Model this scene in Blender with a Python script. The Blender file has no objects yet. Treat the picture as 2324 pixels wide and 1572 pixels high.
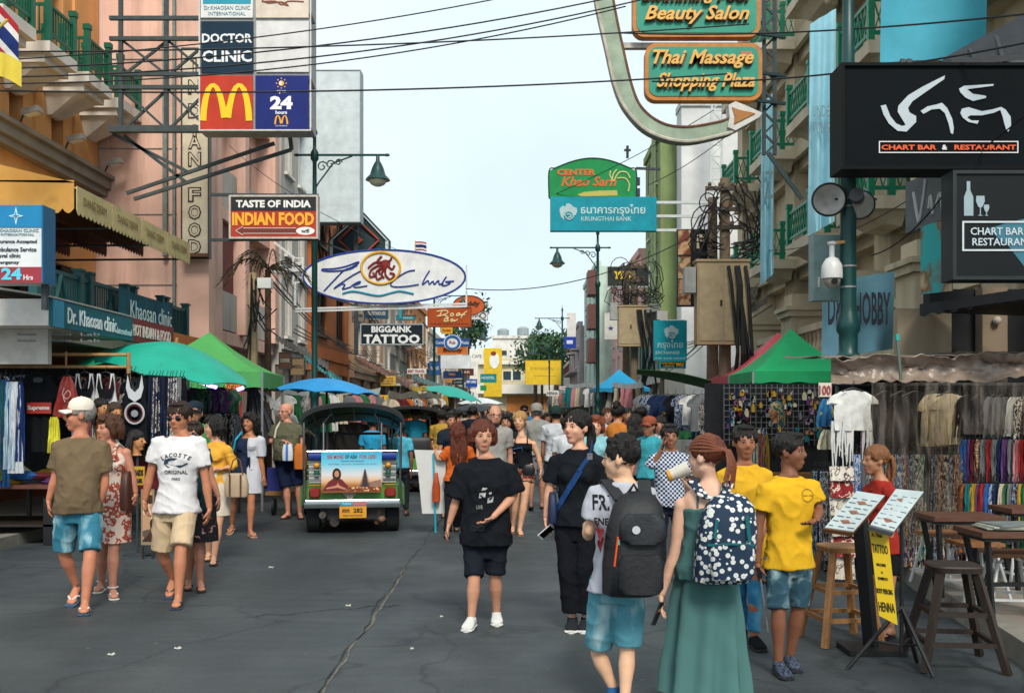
import bpy, bmesh, math, random
from mathutils import Vector, Matrix, noise
from mathutils.bvhtree import BVHTree
R = math.radians
random.seed(7)
SC = bpy.context.scene
COL = SC.collection
# ---------------------------------------------------------------- camera, sky, sun, exposure
# frame of reference: the picture measured as 2324 x 1572; horizon v=935, vanishing point u=1180
F, UC, VC, EYE = 2270.0, 1180.0, 935.0, 1.70
cam_d = bpy.data.cameras.new('camera'); cam = bpy.data.objects.new('camera', cam_d); COL.objects.link(cam)
cam.location = (0, 0, EYE); cam.rotation_euler = (R(90), 0, 0)
cam_d.sensor_width = 36; cam_d.lens = 36*F/2324; cam_d.clip_start = 0.1; cam_d.clip_end = 3000
cam_d.shift_x = -(UC-1162)/2324; cam_d.shift_y = (VC-786)/2324
cam_d.dof.use_dof = True; cam_d.dof.focus_distance = 7.6; cam_d.dof.aperture_fstop = 11
SC.camera = cam
W = bpy.data.worlds.new('World'); SC.world = W; W.use_nodes = True
wn, wl = W.node_tree.nodes, W.node_tree.links
SUN_EL, SUN_ROT = 44, 168
sky = wn.new('ShaderNodeTexSky'); sky.sky_type = 'NISHITA'; sky.sun_disc = False
sky.sun_elevation = R(SUN_EL); sky.sun_rotation = R(SUN_ROT); sky.air_density = 1.0; sky.dust_density = 4.0; sky.ozone_density = 1.0
mixw = wn.new('ShaderNodeMix'); mixw.data_type = 'RGBA'; mixw.inputs[0].default_value = 0.93
# thin even overcast: the clear-sky colour mostly covered by a pale cloud layer (same units as the sky texture)
tcw = wn.new('ShaderNodeTexCoord'); nzw = wn.new('ShaderNodeTexNoise'); nzw.inputs['Scale'].default_value = 2.2; nzw.inputs['Detail'].default_value = 5
crw = wn.new('ShaderNodeValToRGB'); crw.color_ramp.elements[0].color = (5.9, 7.1, 7.7, 1); crw.color_ramp.elements[1].color = (7.2, 8.0, 8.4, 1)
crw.color_ramp.elements[0].position = .35; crw.color_ramp.elements[1].position = .65
wl.new(tcw.outputs['Generated'], nzw.inputs['Vector']); wl.new(nzw.outputs['Fac'], crw.inputs['Fac'])
wl.new(sky.outputs[0], mixw.inputs[6]); wl.new(crw.outputs[0], mixw.inputs[7])
bg = wn['Background']; wl.new(mixw.outputs[2], bg.inputs[0]); bg.inputs[1].default_value = 0.067
sun_d = bpy.data.lights.new('sun', 'SUN'); sun_d.energy = 1.5; sun_d.angle = R(16); sun_d.color = (1, .93, .82)
sun = bpy.data.objects.new('sun', sun_d); COL.objects.link(sun); sun.location = (0, 0, 60)
_sd = Vector((math.sin(R(SUN_ROT))*math.cos(R(SUN_EL)), math.cos(R(SUN_ROT))*math.cos(R(SUN_EL)), math.sin(R(SUN_EL))))
sun.rotation_euler = (-_sd).to_track_quat('-Z', 'Y').to_euler()
SC.view_settings.view_transform = 'Standard'; SC.view_settings.look = 'None'; SC.view_settings.gamma = 1
SC.view_settings.use_curve_mapping = False; SC.view_settings.exposure = 1.08
SC.cycles.max_bounces = 6; SC.cycles.diffuse_bounces = 2; SC.cycles.glossy_bounces = 3; SC.cycles.transparent_max_bounces = 10
SC.cycles.use_denoising = True

# ---------------------------------------------------------------- helpers
def P(u, v, Y): return Vector(((u-UC)*Y/F, Y, EYE+(VC-v)*Y/F))
def GY(v): return F*EYE/(v-VC)                       # depth of a ground point seen at height v
def G(u, v): return P(u, v, GY(v))
def lin(c): return c/12.92 if c <= .04045 else ((c+.055)/1.055)**2.4
def hx(h):
    if not isinstance(h, str): return h
    return tuple(lin(int(h[i:i+2], 16)/255) for i in (0, 2, 4))
_mats = {}
def nodes(name):
    m = bpy.data.materials.new(name); m.use_nodes = True; t = m.node_tree
    return m, t.nodes, t.links, t.nodes['Principled BSDF']
def M(col, rough=.65, var=.12, scale=6, bump=.0, metal=0, emit=0, stretch=None, spec=.4, bscale=None, coord='Object', name=None):
    """plain procedural surface: colour broken up by noise, optional bump"""
    k = (col, rough, var, scale, bump, metal, emit, stretch, spec, bscale)
    if k in _mats: return _mats[k]
    m, n, l, b = nodes(name or 'surface_'+str(col)[:6]); c = hx(col)
    tc = n.new('ShaderNodeTexCoord'); mp = n.new('ShaderNodeMapping'); l.new(tc.outputs[coord], mp.inputs[0])
    if stretch: mp.inputs['Scale'].default_value = stretch
    nz = n.new('ShaderNodeTexNoise'); nz.inputs['Scale'].default_value = scale; nz.inputs['Detail'].default_value = 4; nz.inputs['Roughness'].default_value = .6
    l.new(mp.outputs[0], nz.inputs['Vector'])
    cr = n.new('ShaderNodeValToRGB'); e = cr.color_ramp.elements; e[0].position = .3; e[1].position = .7
    e[0].color = (*[x*(1-var) for x in c], 1); e[1].color = (*[min(1, x*(1+var)) for x in c], 1)
    l.new(nz.outputs['Fac'], cr.inputs['Fac']); l.new(cr.outputs[0], b.inputs['Base Color'])
    b.inputs['Roughness'].default_value = rough; b.inputs['Metallic'].default_value = metal
    b.inputs['Specular IOR Level'].default_value = spec
    if emit: l.new(cr.outputs[0], b.inputs['Emission Color']); b.inputs['Emission Strength'].default_value = emit
    if bump:
        n2 = n.new('ShaderNodeTexNoise'); n2.inputs['Scale'].default_value = bscale or scale*4; n2.inputs['Detail'].default_value = 5
        l.new(mp.outputs[0], n2.inputs['Vector'])
        bp = n.new('ShaderNodeBump'); bp.inputs['Strength'].default_value = bump; bp.inputs['Distance'].default_value = .02
        l.new(n2.outputs['Fac'], bp.inputs['Height']); l.new(bp.outputs[0], b.inputs['Normal'])
    _mats[k] = m; return m
def MPAT(key, ramp, tex='noise', scale=8, rough=.8, stretch=None, interp='CONSTANT', bump=.1):
    """printed / stained surface: a texture through a stepped colour ramp [(pos, hex), ...]"""
    k = ('pat', key)
    if k in _mats: return _mats[k]
    m, n, l, b = nodes(key)
    tc = n.new('ShaderNodeTexCoord'); mp = n.new('ShaderNodeMapping'); l.new(tc.outputs['Object'], mp.inputs[0])
    if stretch: mp.inputs['Scale'].default_value = stretch
    if tex == 'noise':
        t = n.new('ShaderNodeTexNoise'); t.inputs['Scale'].default_value = scale; t.inputs['Detail'].default_value = 3; o = t.outputs['Fac']
    elif tex == 'voronoi':
        t = n.new('ShaderNodeTexVoronoi'); t.inputs['Scale'].default_value = scale; o = t.outputs['Distance']
    elif tex == 'cells':
        t = n.new('ShaderNodeTexVoronoi'); t.inputs['Scale'].default_value = scale
        s = n.new('ShaderNodeSeparateColor'); l.new(t.outputs['Color'], s.inputs[0]); o = s.outputs[0]
    elif tex == 'wave':
        t = n.new('ShaderNodeTexWave'); t.inputs['Scale'].default_value = scale; t.bands_direction = 'Z'; t.inputs['Distortion'].default_value = 1; o = t.outputs['Fac']
    elif tex == 'checker':
        t = n.new('ShaderNodeTexChecker'); t.inputs['Scale'].default_value = scale; o = t.outputs['Fac']
    elif tex == 'magic':
        t = n.new('ShaderNodeTexMagic'); t.inputs['Scale'].default_value = scale; t.inputs['Distortion'].default_value = 2; o = t.outputs['Fac']
    l.new(mp.outputs[0], t.inputs['Vector'])
    cr = n.new('ShaderNodeValToRGB'); cr.color_ramp.interpolation = interp; e = cr.color_ramp.elements
    while len(e) < len(ramp): e.new(.5)
    for i, (p, c) in enumerate(ramp): e[i].position = p; e[i].color = (*hx(c), 1)
    l.new(o, cr.inputs['Fac']); l.new(cr.outputs[0], b.inputs['Base Color']); b.inputs['Roughness'].default_value = rough
    b.inputs['Specular IOR Level'].default_value = .25
    _mats[k] = m; return m
def MGRAD(key, stops, axis='Z', lo=0, hi=1, rough=.7, var=.1):
    """printed colour bands along an axis of the object (dyed cloth, posters)"""
    k = ('grad', key)
    if k in _mats: return _mats[k]
    m, n, l, b = nodes(key)
    tc = n.new('ShaderNodeTexCoord'); sp = n.new('ShaderNodeSeparateXYZ'); l.new(tc.outputs['Object'], sp.inputs[0])
    mr = n.new('ShaderNodeMapRange'); mr.inputs[1].default_value = lo; mr.inputs[2].default_value = hi; l.new(sp.outputs[axis], mr.inputs[0])
    nz = n.new('ShaderNodeTexNoise'); nz.inputs['Scale'].default_value = 9; l.new(tc.outputs['Object'], nz.inputs['Vector'])
    ad = n.new('ShaderNodeMath'); ad.operation = 'MULTIPLY_ADD'; ad.inputs[1].default_value = var; l.new(nz.outputs['Fac'], ad.inputs[0])
    sb = n.new('ShaderNodeMath'); sb.operation = 'SUBTRACT'; sb.inputs[1].default_value = var/2; l.new(mr.outputs[0], sb.inputs[0]); l.new(sb.outputs[0], ad.inputs[2])
    cr = n.new('ShaderNodeValToRGB'); e = cr.color_ramp.elements
    while len(e) < len(stops): e.new(.5)
    for i, (p, c) in enumerate(stops): e[i].position = p; e[i].color = (*hx(c), 1)
    l.new(ad.outputs[0], cr.inputs['Fac']); l.new(cr.outputs[0], b.inputs['Base Color']); b.inputs['Roughness'].default_value = rough
    b.inputs['Specular IOR Level'].default_value = .25
    _mats[k] = m; return m

class MB:
    """collects geometry in world coordinates; one MB becomes one mesh object"""
    def __init__(s): s.v = []; s.f = []
    def add(s, vs, fs):
        o = len(s.v); s.v += [Vector(x) for x in vs]; s.f += [tuple(i+o for i in f) for f in fs]; return s
    def hexa(s, p): return s.add(p, [(0, 3, 2, 1), (4, 5, 6, 7), (0, 1, 5, 4), (1, 2, 6, 5), (2, 3, 7, 6), (3, 0, 4, 7)])
    def box(s, c, d, rot=None):
        c = Vector(c); h = [x/2 for x in d]
        p = [Vector((x*h[0], y*h[1], z*h[2])) for z in (-1, 1) for x, y in ((-1, -1), (1, -1), (1, 1), (-1, 1))]
        if rot is not None: p = [rot @ x for x in p]
        return s.hexa([c+x for x in p])
    def bx(s, x0, x1, y0, y1, z0, z1): return s.box(((x0+x1)/2, (y0+y1)/2, (z0+z1)/2), (abs(x1-x0), abs(y1-y0), abs(z1-z0)))
    def beam(s, a, b, w, h=None):
        a, b = Vector(a), Vector(b); h = h or w; d = b-a; L = d.length
        if L < 1e-6: return s
        return s.box((a+b)/2, (w, h, L), d.to_track_quat('Z', 'Y').to_matrix())
    def tube(s, pts, r, n=8, cap=True):
        pts = [Vector(p) for p in pts]; k = len(pts)
        rs = r if isinstance(r, (list, tuple)) else [r]*k
        o = len(s.v); X = None
        for i, p in enumerate(pts):
            t = (pts[min(i+1, k-1)]-pts[max(i-1, 0)]).normalized()
            if X is None: X = t.orthogonal().normalized()
            else:
                X = X-t*X.dot(t); X = X.normalized() if X.length > 1e-6 else t.orthogonal().normalized()
            Yv = t.cross(X)
            for j in range(n):
                a = 2*math.pi*j/n; s.v.append(p+(X*math.cos(a)+Yv*math.sin(a))*rs[i])
        for i in range(k-1):
            for j in range(n):
                a = o+i*n+j; b = o+i*n+(j+1) % n; s.f.append((a, b, b+n, a+n))
        if cap: s.f.append(tuple(o+j for j in reversed(range(n)))); s.f.append(tuple(o+(k-1)*n+j for j in range(n)))
        return s
    def loft(s, secs, n=20, cap=True):
        """secs: (centre, axis_a, axis_b, ra, rb[, power])"""
        o = len(s.v); k = len(secs)
        for q in secs:
            c, A, B, ra, rb = q[:5]; pw = q[5] if len(q) > 5 else 1
            for j in range(n):
                a = 2*math.pi*j/n; ca, sa = math.cos(a), math.sin(a)
                ca = math.copysign(abs(ca)**pw, ca); sa = math.copysign(abs(sa)**pw, sa)
                s.v.append(Vector(c)+A*ca*ra+B*sa*rb)
        for i in range(k-1):
            for j in range(n):
                a = o+i*n+j; b = o+i*n+(j+1) % n; s.f.append((a, b, b+n, a+n))
        if cap: s.f.append(tuple(o+j for j in reversed(range(n)))); s.f.append(tuple(o+(k-1)*n+j for j in range(n)))
        return s
    def lathe(s, c, prof, n=16, axis=None):
        c = Vector(c); q = Vector(axis).to_track_quat('Z', 'Y').to_matrix() if axis is not None else Matrix.Identity(3)
        A, B, Zv = q.col[0], q.col[1], q.col[2]
        return s.loft([(c+Zv*z, A, B, max(r, 1e-4), max(r, 1e-4)) for r, z in prof], n)
    def ell(s, c, r, rot=None, n=14, m=8):
        c = Vector(c); rot = rot or Matrix.Identity(3); A, B, Cz = rot.col[0], rot.col[1], rot.col[2]
        secs = []
        for i in range(m+1):
            t = -math.pi/2+math.pi*i/m; t = max(-1.5, min(1.5, t))
            secs.append((c+Cz*(r[2]*math.sin(t)), A, B, r[0]*math.cos(t), r[1]*math.cos(t)))
        return s.loft(secs, n)
    def prism(s, poly, o, ex, ey, th):
        """2-D outline on the plane (o, ex, ey), given thickness th along ex x ey"""
        o, ex, ey = Vector(o), Vector(ex).normalized(), Vector(ey).normalized(); nz = ex.cross(ey)
        k = len(poly); a = [o+ex*x+ey*y for x, y in poly]
        return s.add(a+[p+nz*th for p in a], [tuple(reversed(range(k))), tuple(range(k, 2*k))]+[(i, (i+1) % k, (i+1) % k+k, i+k) for i in range(k)])
    def grid(s, fn, nu, nv):
        o = len(s.v)
        for i in range(nu+1):
            for j in range(nv+1): s.v.append(Vector(fn(i/nu, j/nv)))
        for i in range(nu):
            for j in range(nv):
                a = o+i*(nv+1)+j; s.f.append((a, a+nv+1, a+nv+2, a+1))
        return s
    def sheet(s, fn, nu, nv, th):
        """a cloth-like sheet with real thickness"""
        g = [[Vector(fn(i/nu, j/nv)) for j in range(nv+1)] for i in range(nu+1)]
        def nrm(i, j):
            a = g[min(i+1, nu)][j]-g[max(i-1, 0)][j]; b = g[i][min(j+1, nv)]-g[i][max(j-1, 0)]; q = a.cross(b)
            return q.normalized() if q.length > 1e-9 else Vector((0, 0, 1))
        o = len(s.v); w = nv+1; N = (nu+1)*w
        for sg in (1, -1):
            for i in range(nu+1):
                for j in range(nv+1): s.v.append(g[i][j]+nrm(i, j)*th*.5*sg)
        for i in range(nu):
            for j in range(nv):
                a = o+i*w+j; s.f.append((a, a+w, a+w+1, a+1)); b = a+N; s.f.append((b, b+1, b+w+1, b+w))
        rim = [i*w for i in range(nu+1)]+[nu*w+j for j in range(1, w)]+[i*w+nv for i in range(nu-1, -1, -1)]+[j for j in range(nv-1, 0, -1)]
        for a, b in zip(rim, rim[1:]+rim[:1]): s.f.append((o+b, o+a, o+a+N, o+b+N))
        return s
    def mesh(s, name, org=None, smooth=False, mat=None):
        me = bpy.data.meshes.new(name); org = org or Vector((0, 0, 0))
        me.from_pydata([tuple(v-org) for v in s.v], [], s.f); me.validate(); me.update()
        if mat: me.materials.append(mat)
        if smooth:
            for p in me.polygons: p.use_smooth = True
            try: me.set_sharp_from_angle(angle=R(smooth if smooth is not True else 50))
            except Exception: pass
        return me
def tagit(o, label=None, cat=None, group=None, kind=None):
    if label: o['label'] = label
    if cat: o['category'] = cat
    if group: o['group'] = group
    if kind: o['kind'] = kind
    return o
def thing(name, label, cat, loc, group=None):
    o = bpy.data.objects.new(name, None); o.empty_display_size = .1; o.location = loc; COL.objects.link(o)
    o['_org'] = tuple(loc); return tagit(o, label, cat, group)
def part(parent, name, mb, mat, smooth=False, label=None, kind=None):
    q = parent
    while q.parent: q = q.parent
    me = mb.mesh(name, Vector(q['_org']), smooth, mat) if isinstance(mb, MB) else mb
    o = bpy.data.objects.new(name, me); COL.objects.link(o); o.parent = parent
    if not isinstance(mb, MB) and mat:
        me.materials.clear(); me.materials.append(mat)
    return tagit(o, label, kind=kind)
def base_of(mb):
    xs = [v.x for v in mb.v]; ys = [v.y for v in mb.v]; zs = [v.z for v in mb.v]
    return Vector(((min(xs)+max(xs))/2, (min(ys)+max(ys))/2, min(zs)))
def solo(name, mb, mat, label=None, cat=None, group=None, smooth=False, kind=None):
    org = base_of(mb); o = bpy.data.objects.new(name, mb.mesh(name, org, smooth, mat)); o.location = org; COL.objects.link(o)
    o['_org'] = tuple(org); return tagit(o, label, cat, group, kind)
TS = bpy.data.scenes.new('workbench')
def evaluated(ob):
    TS.collection.objects.link(ob)
    with bpy.context.temp_override(scene=TS, view_layer=TS.view_layers[0]): dg = bpy.context.evaluated_depsgraph_get()
    dg.update(); return bpy.data.meshes.new_from_object(ob.evaluated_get(dg))
def text_mb(body, o, ex, ey, h, w=None, depth=.006, bold=0, shear=0, align='CENTER', mb=None, space=1.0):
    """lettering: body centred on o (world), h = capital height, w = total width if given"""
    c = bpy.data.curves.new('t', 'FONT'); c.body = body; c.align_x = 'CENTER'; c.resolution_u = 2; c.offset = bold; c.shear = shear; c.space_character = space
    ob = bpy.data.objects.new('t', c); me = evaluated(ob)
    bm = bmesh.new(); bm.from_mesh(me)
    g = bmesh.ops.extrude_face_region(bm, geom=bm.faces[:]); up = [x for x in g['geom'] if isinstance(x, bmesh.types.BMVert)]
    for x in up: x.co.z = 1
    vs = [x.co.copy() for x in bm.verts]; bm.verts.index_update(); fs = [tuple(v.index for v in f.verts) for f in bm.faces]
    bm.free(); bpy.data.objects.remove(ob); bpy.data.curves.remove(c); bpy.data.meshes.remove(me)
    if not vs: return mb or MB()
    x0, x1 = min(v.x for v in vs), max(v.x for v in vs); y0, y1 = min(v.y for v in vs), max(v.y for v in vs)
    sy = h/(y1-y0); sx = (w/(x1-x0)) if w else sy
    ex, ey = Vector(ex).normalized(), Vector(ey).normalized(); nz = ex.cross(ey); o = Vector(o)
    off = 0 if align == 'CENTER' else (x1-x0)/2*sx
    mb = mb or MB()
    return mb.add([o+ex*((v.x-(x0+x1)/2)*sx+off)+ey*((v.y-(y0+y1)/2)*sy)+nz*(v.z*depth) for v in vs], fs)
XV, ZV, YV = Vector((1, 0, 0)), Vector((0, 0, 1)), Vector((0, 1, 0))
def circ(rx, ry, n=32, cx=0, cy=0): return [(cx+rx*math.cos(2*math.pi*i/n), cy+ry*math.sin(2*math.pi*i/n)) for i in range(n)]
def ring_mb(o, ex, ey, rx, ry, r, n=40, cx=0, cy=0, mb=None):
    mb = mb or MB(); ex, ey = Vector(ex).normalized(), Vector(ey).normalized()
    pts = [Vector(o)+ex*x+ey*y for x, y in circ(rx, ry, n, cx, cy)]
    return mb.tube(pts+[pts[0]], r, 6)
def strokes(o, ex, ey, lines, r, mb=None, n=6):
    """hand-drawn lettering as rounded strokes; lines of 2-D points smoothed by Catmull-Rom"""
    mb = mb or MB(); ex, ey = Vector(ex).normalized(), Vector(ey).normalized()
    for ln in lines:
        rr = r
        p = [Vector((a[0], a[1], 0)) for a in ln]; out = []
        for i in range(len(p)-1):
            a, b, c, d = p[max(i-1, 0)], p[i], p[i+1], p[min(i+2, len(p)-1)]
            for k in range(4):
                t = k/4; out.append(.5*((2*b)+(c-a)*t+(2*a-5*b+4*c-d)*t*t+(3*b-a-3*c+d)*t**3))
        out.append(p[-1])
        mb.tube([Vector(o)+ex*q.x+ey*q.y for q in out], rr, n)
    return mb
def remesh(mb, vox, it=3, name='m', lam=.5):
    """weld overlapping closed shapes into one continuous surface"""
    me = mb.mesh('tmp'); ob = bpy.data.objects.new('tmp', me)
    m = ob.modifiers.new('r', 'REMESH'); m.mode = 'VOXEL'; m.voxel_size = vox; m.use_smooth_shade = True
    if it:
        s = ob.modifiers.new('s', 'SMOOTH'); s.iterations = it; s.factor = lam
    out = evaluated(ob); out.name = name
    bpy.data.objects.remove(ob); bpy.data.meshes.remove(me); return out
# ---------------------------------------------------------------- people
def fwd_of(a): return Vector((math.sin(R(a)), -math.cos(R(a)), 0))
def lerp(a, b, t): return a+(b-a)*t
_skin = {}
def SKIN(c):
    if c not in _skin:
        r_ = hx(c); g_ = sum(r_)/3; m = M(tuple(min(1, (x*.86+g_*.14)*1.12) for x in r_), .5, .10, 14, .06, 0, 0, None, .35, 160, name='skin'); _skin[c] = m
        b = m.node_tree.nodes['Principled BSDF']; b.inputs['Subsurface Weight'].default_value = .08; b.inputs['Subsurface Radius'].default_value = (.02, .008, .004)
    return _skin[c]
def HAIR(c): return M(c, .42, .35, 30, .5, 0, 0, (6, 6, .6), .35, 60, name='hair')
def CLOTH(c, var=.10): return M(c, .9, var, 7, .55, 0, 0, (1, 1, .55), .12, 15, name='cloth')
def DENIM(c, c2=None, lo=0, hi=1): return MPAT('denim_'+c+str(c2), [(.32, c), (.50, c), (.66, c2 or c)], 'noise', 7, .85, (1, 1, .5), 'LINEAR')
def arm_mb(mb, s, e, w, k, fat=1.0):
    mb.tube([s, lerp(s, e, .45), lerp(s, e, .9), lerp(e, w, .12), lerp(e, w, .3), lerp(e, w, .75), w], [.049*k*fat, .046*k*fat, .038*k*fat, .038*k, .041*k, .030*k, .026*k], 10)
def hand_mb(mb, w, t, wd, nrm, k, curl=22, side=1):
    """palm, four fingers of unequal length with knuckle bends, thumb leaving the side of the palm"""
    d = (t-w).normalized(); wd = (wd-d*wd.dot(d)).normalized(); n = d.cross(wd).normalized()
    if n.dot(nrm) < 0: n = -n
    mb.loft([(w-d*.01*k, wd, n, .027*k, .021*k), (w+d*.03*k, wd, n, .036*k, .017*k), (w+d*.07*k, wd, n, .041*k, .015*k), (w+d*.092*k, wd, n, .038*k, .012*k)], 8)
    for j, (ln, dx) in enumerate(((.066, -1.5), (.076, -.5), (.072, .5), (.056, 1.5))):
        p = w+d*.084*k+wd*dx*.0195*k; pts = [p]; a = curl*(.6+.15*j)
        for q, fr in enumerate((.42, .32, .26)):
            a2 = R(a*(q+.6)); p = p+(d*math.cos(a2)+n*math.sin(a2)+wd*dx*.03)*ln*fr*k; pts.append(p)
        mb.tube(pts, [.0095*k, .0092*k, .0085*k, .006*k], 6)
    b = w+d*.028*k-wd*side*.030*k
    mb.tube([b, b+(d*.7-wd*side*.75+n*.2).normalized()*.034*k, b+(d*.95-wd*side*.55+n*.35).normalized()*.072*k], [.013*k, .0105*k, .007*k], 6)
def leg_mb(mb, h, kn, a, k, fat=1.0):
    back = Vector((0, 0, 0))
    mb.tube([h, lerp(h, kn, .4), lerp(h, kn, .85), lerp(kn, a, .06), lerp(kn, a, .3), lerp(kn, a, .65), a], [.092*k*fat, .080*k*fat, .057*k*fat, .052*k, .056*k*fat, .041*k, .033*k], 12)
def foot_mb(mb, a, toe, k, g=1.0, up=0):
    d = Vector((toe.x-a.x, toe.y-a.y, 0)); L = d.length
    d = d.normalized() if L > 1e-4 else Vector((0, -1, 0)); d3 = (toe-Vector((a.x, a.y, toe.z))).normalized() if L > 1e-4 else d
    r = Vector((d.y, -d.x, 0)); z = toe.z
    heel = Vector((a.x, a.y, 0))-d*.05*k; hz = max(a.z-.075*k, z)
    def pt(t, zz): return Vector((lerp(heel.x, toe.x, t), lerp(heel.y, toe.y, t), lerp(hz, z, t)+zz))
    return mb.loft([(pt(0, .03*k), r, ZV, .024*k*g, .022*k*g), (pt(.12, .04*k), r, ZV, .034*k*g, .04*k*g), (pt(.4, .042*k), r, ZV, .036*k*g, .042*k*g), (pt(.7, .027*k), r, ZV, .045*k*g, .027*k*g), (pt(.9, .02*k), r, ZV, .043*k*g, .02*k*g), (pt(1, .016*k), r, ZV, .028*k*g, .014*k*g)], 12)
class Torso:
    def __init__(s, J, f, k, b):
        s.hm = (J['ha']+J['hb'])/2; s.nk = J['nk']; s.k = k; s.b = b
        e = J['sb']-J['sa']; e.z = 0; s.e = Vector((f.y, -f.x, 0)) if e.length < .05 else e.normalized()
        if s.e.length < .5: s.e = XV
        fl = Vector((-s.e.y, s.e.x, 0)); s.f = fl if fl.dot(f) > 0 else -fl
        if abs(s.f.dot(f)) < .2: s.f = f; s.e = Vector((-f.y, f.x, 0))
        s.sw = b.get('sw', .185)*k; s.fat = b.get('fat', 1)
        fa = s.fat; w = s.sw
        hip = b.get('hip', 1); bl = b.get('belly', 0)*k; wa = b.get('waist', 1)
        #          t, half width, half depth, forward shift
        s.st = [(-.17, .135*k*fa*hip, .09*k*fa, -.01*k), (-.02, .168*k*fa*hip, .112*k*fa, -.012*k), (.15, .152*k*fa*wa*(hip+1)/2, .106*k*fa+bl*.5, bl*.4), (.35, .138*k*fa*wa, .096*k*fa+bl*.7, bl*.6),
                (.55, w*.80*(.5+.5*fa), .102*k*fa+bl*.3, bl*.3), (.70, w*.92, .110*k*(.6+.4*fa), .0), (.80, w*.98, .096*k, -.004*k), (.88, w*.86, .080*k, -.01*k), (.95, w*.55, .066*k, -.012*k), (1.0, .072*k, .062*k, -.008*k)]
        hw = (J['ha']-J['hb']).length/2+.086*k*b.get('limb', 1.0)
        s.st[1] = (-.02, max(s.st[1][1], hw), s.st[1][2], s.st[1][3]); s.st[0] = (-.17, max(s.st[0][1], hw*.86),)+s.st[0][2:]
    def at(s, t):
        p = s.st
        if t <= p[0][0]: q = p[0]
        elif t >= p[-1][0]: q = p[-1]
        else:
            for a, b in zip(p, p[1:]):
                if a[0] <= t <= b[0]:
                    u = (t-a[0])/(b[0]-a[0]); q = tuple(lerp(x, y, u) for x, y in zip(a, b)); break
        return q
    def pos(s, t): return lerp(s.hm, s.nk, t) if t >= 0 else s.hm+ZV*(t*(s.nk-s.hm).length)
    def sec(s, t, ex=0.0, ey=None, mul=1, pw=.9):
        q = s.at(t); ey = ex if ey is None else ey
        return (s.pos(t)+s.f*q[3], s.e, s.f, (q[1]+ex)*mul, (q[2]+ey)*mul, pw)
def wrinkle(me, amp, sc=9, seed=0, tx=None):
    for v in me.vertices:
        p = v.co; q = Vector((p.x*sc+seed, p.y*sc, p.z*sc*.55+p.x*sc*.4))
        d = .7*noise.noise(q)+.75*((1-abs(noise.noise(Vector((p.x*sc*.75+p.z*sc*.5+seed, p.y*sc*.7, p.z*sc*.7-p.x*sc*.3)))))**5-.35)+.3*noise.noise(q*2.3)
        v.co = p+v.normal*max(d, -.35)*amp
    me.update()
def bvh_of(me, org):
    bm = bmesh.new(); bm.from_mesh(me); bmesh.ops.triangulate(bm, faces=bm.faces[:]); t = BVHTree.FromBMesh(bm); bm.free(); return t
def project(mb, bvh, org, d, off, back=.5):
    """lay a flat print onto a cloth surface by sliding each vertex along d"""
    keep = MB(); n = len(mb.v)//1
    for v in mb.v:
        o = v-org-d*back; h = bvh.ray_cast(o, d, back*2.5)
        keep.v.append((h[0]-d*off+org) if h[0] is not None else v)
    keep.f = mb.f; return keep
def flat_text(body, o, ex, ey, h, w=None, **kw):
    mb = text_mb(body, o, ex, ey, h, w, depth=0, **kw); return mb
HAIRC = {'black': '14110f', 'dbrown': '2a1c14', 'brown': '4a2d1c', 'red': '5a2a1a', 'blond': 'a9824f', 'grey': '8a8680', 'white': 'c9c6c0', 'streak': '8a5a30'}
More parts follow.
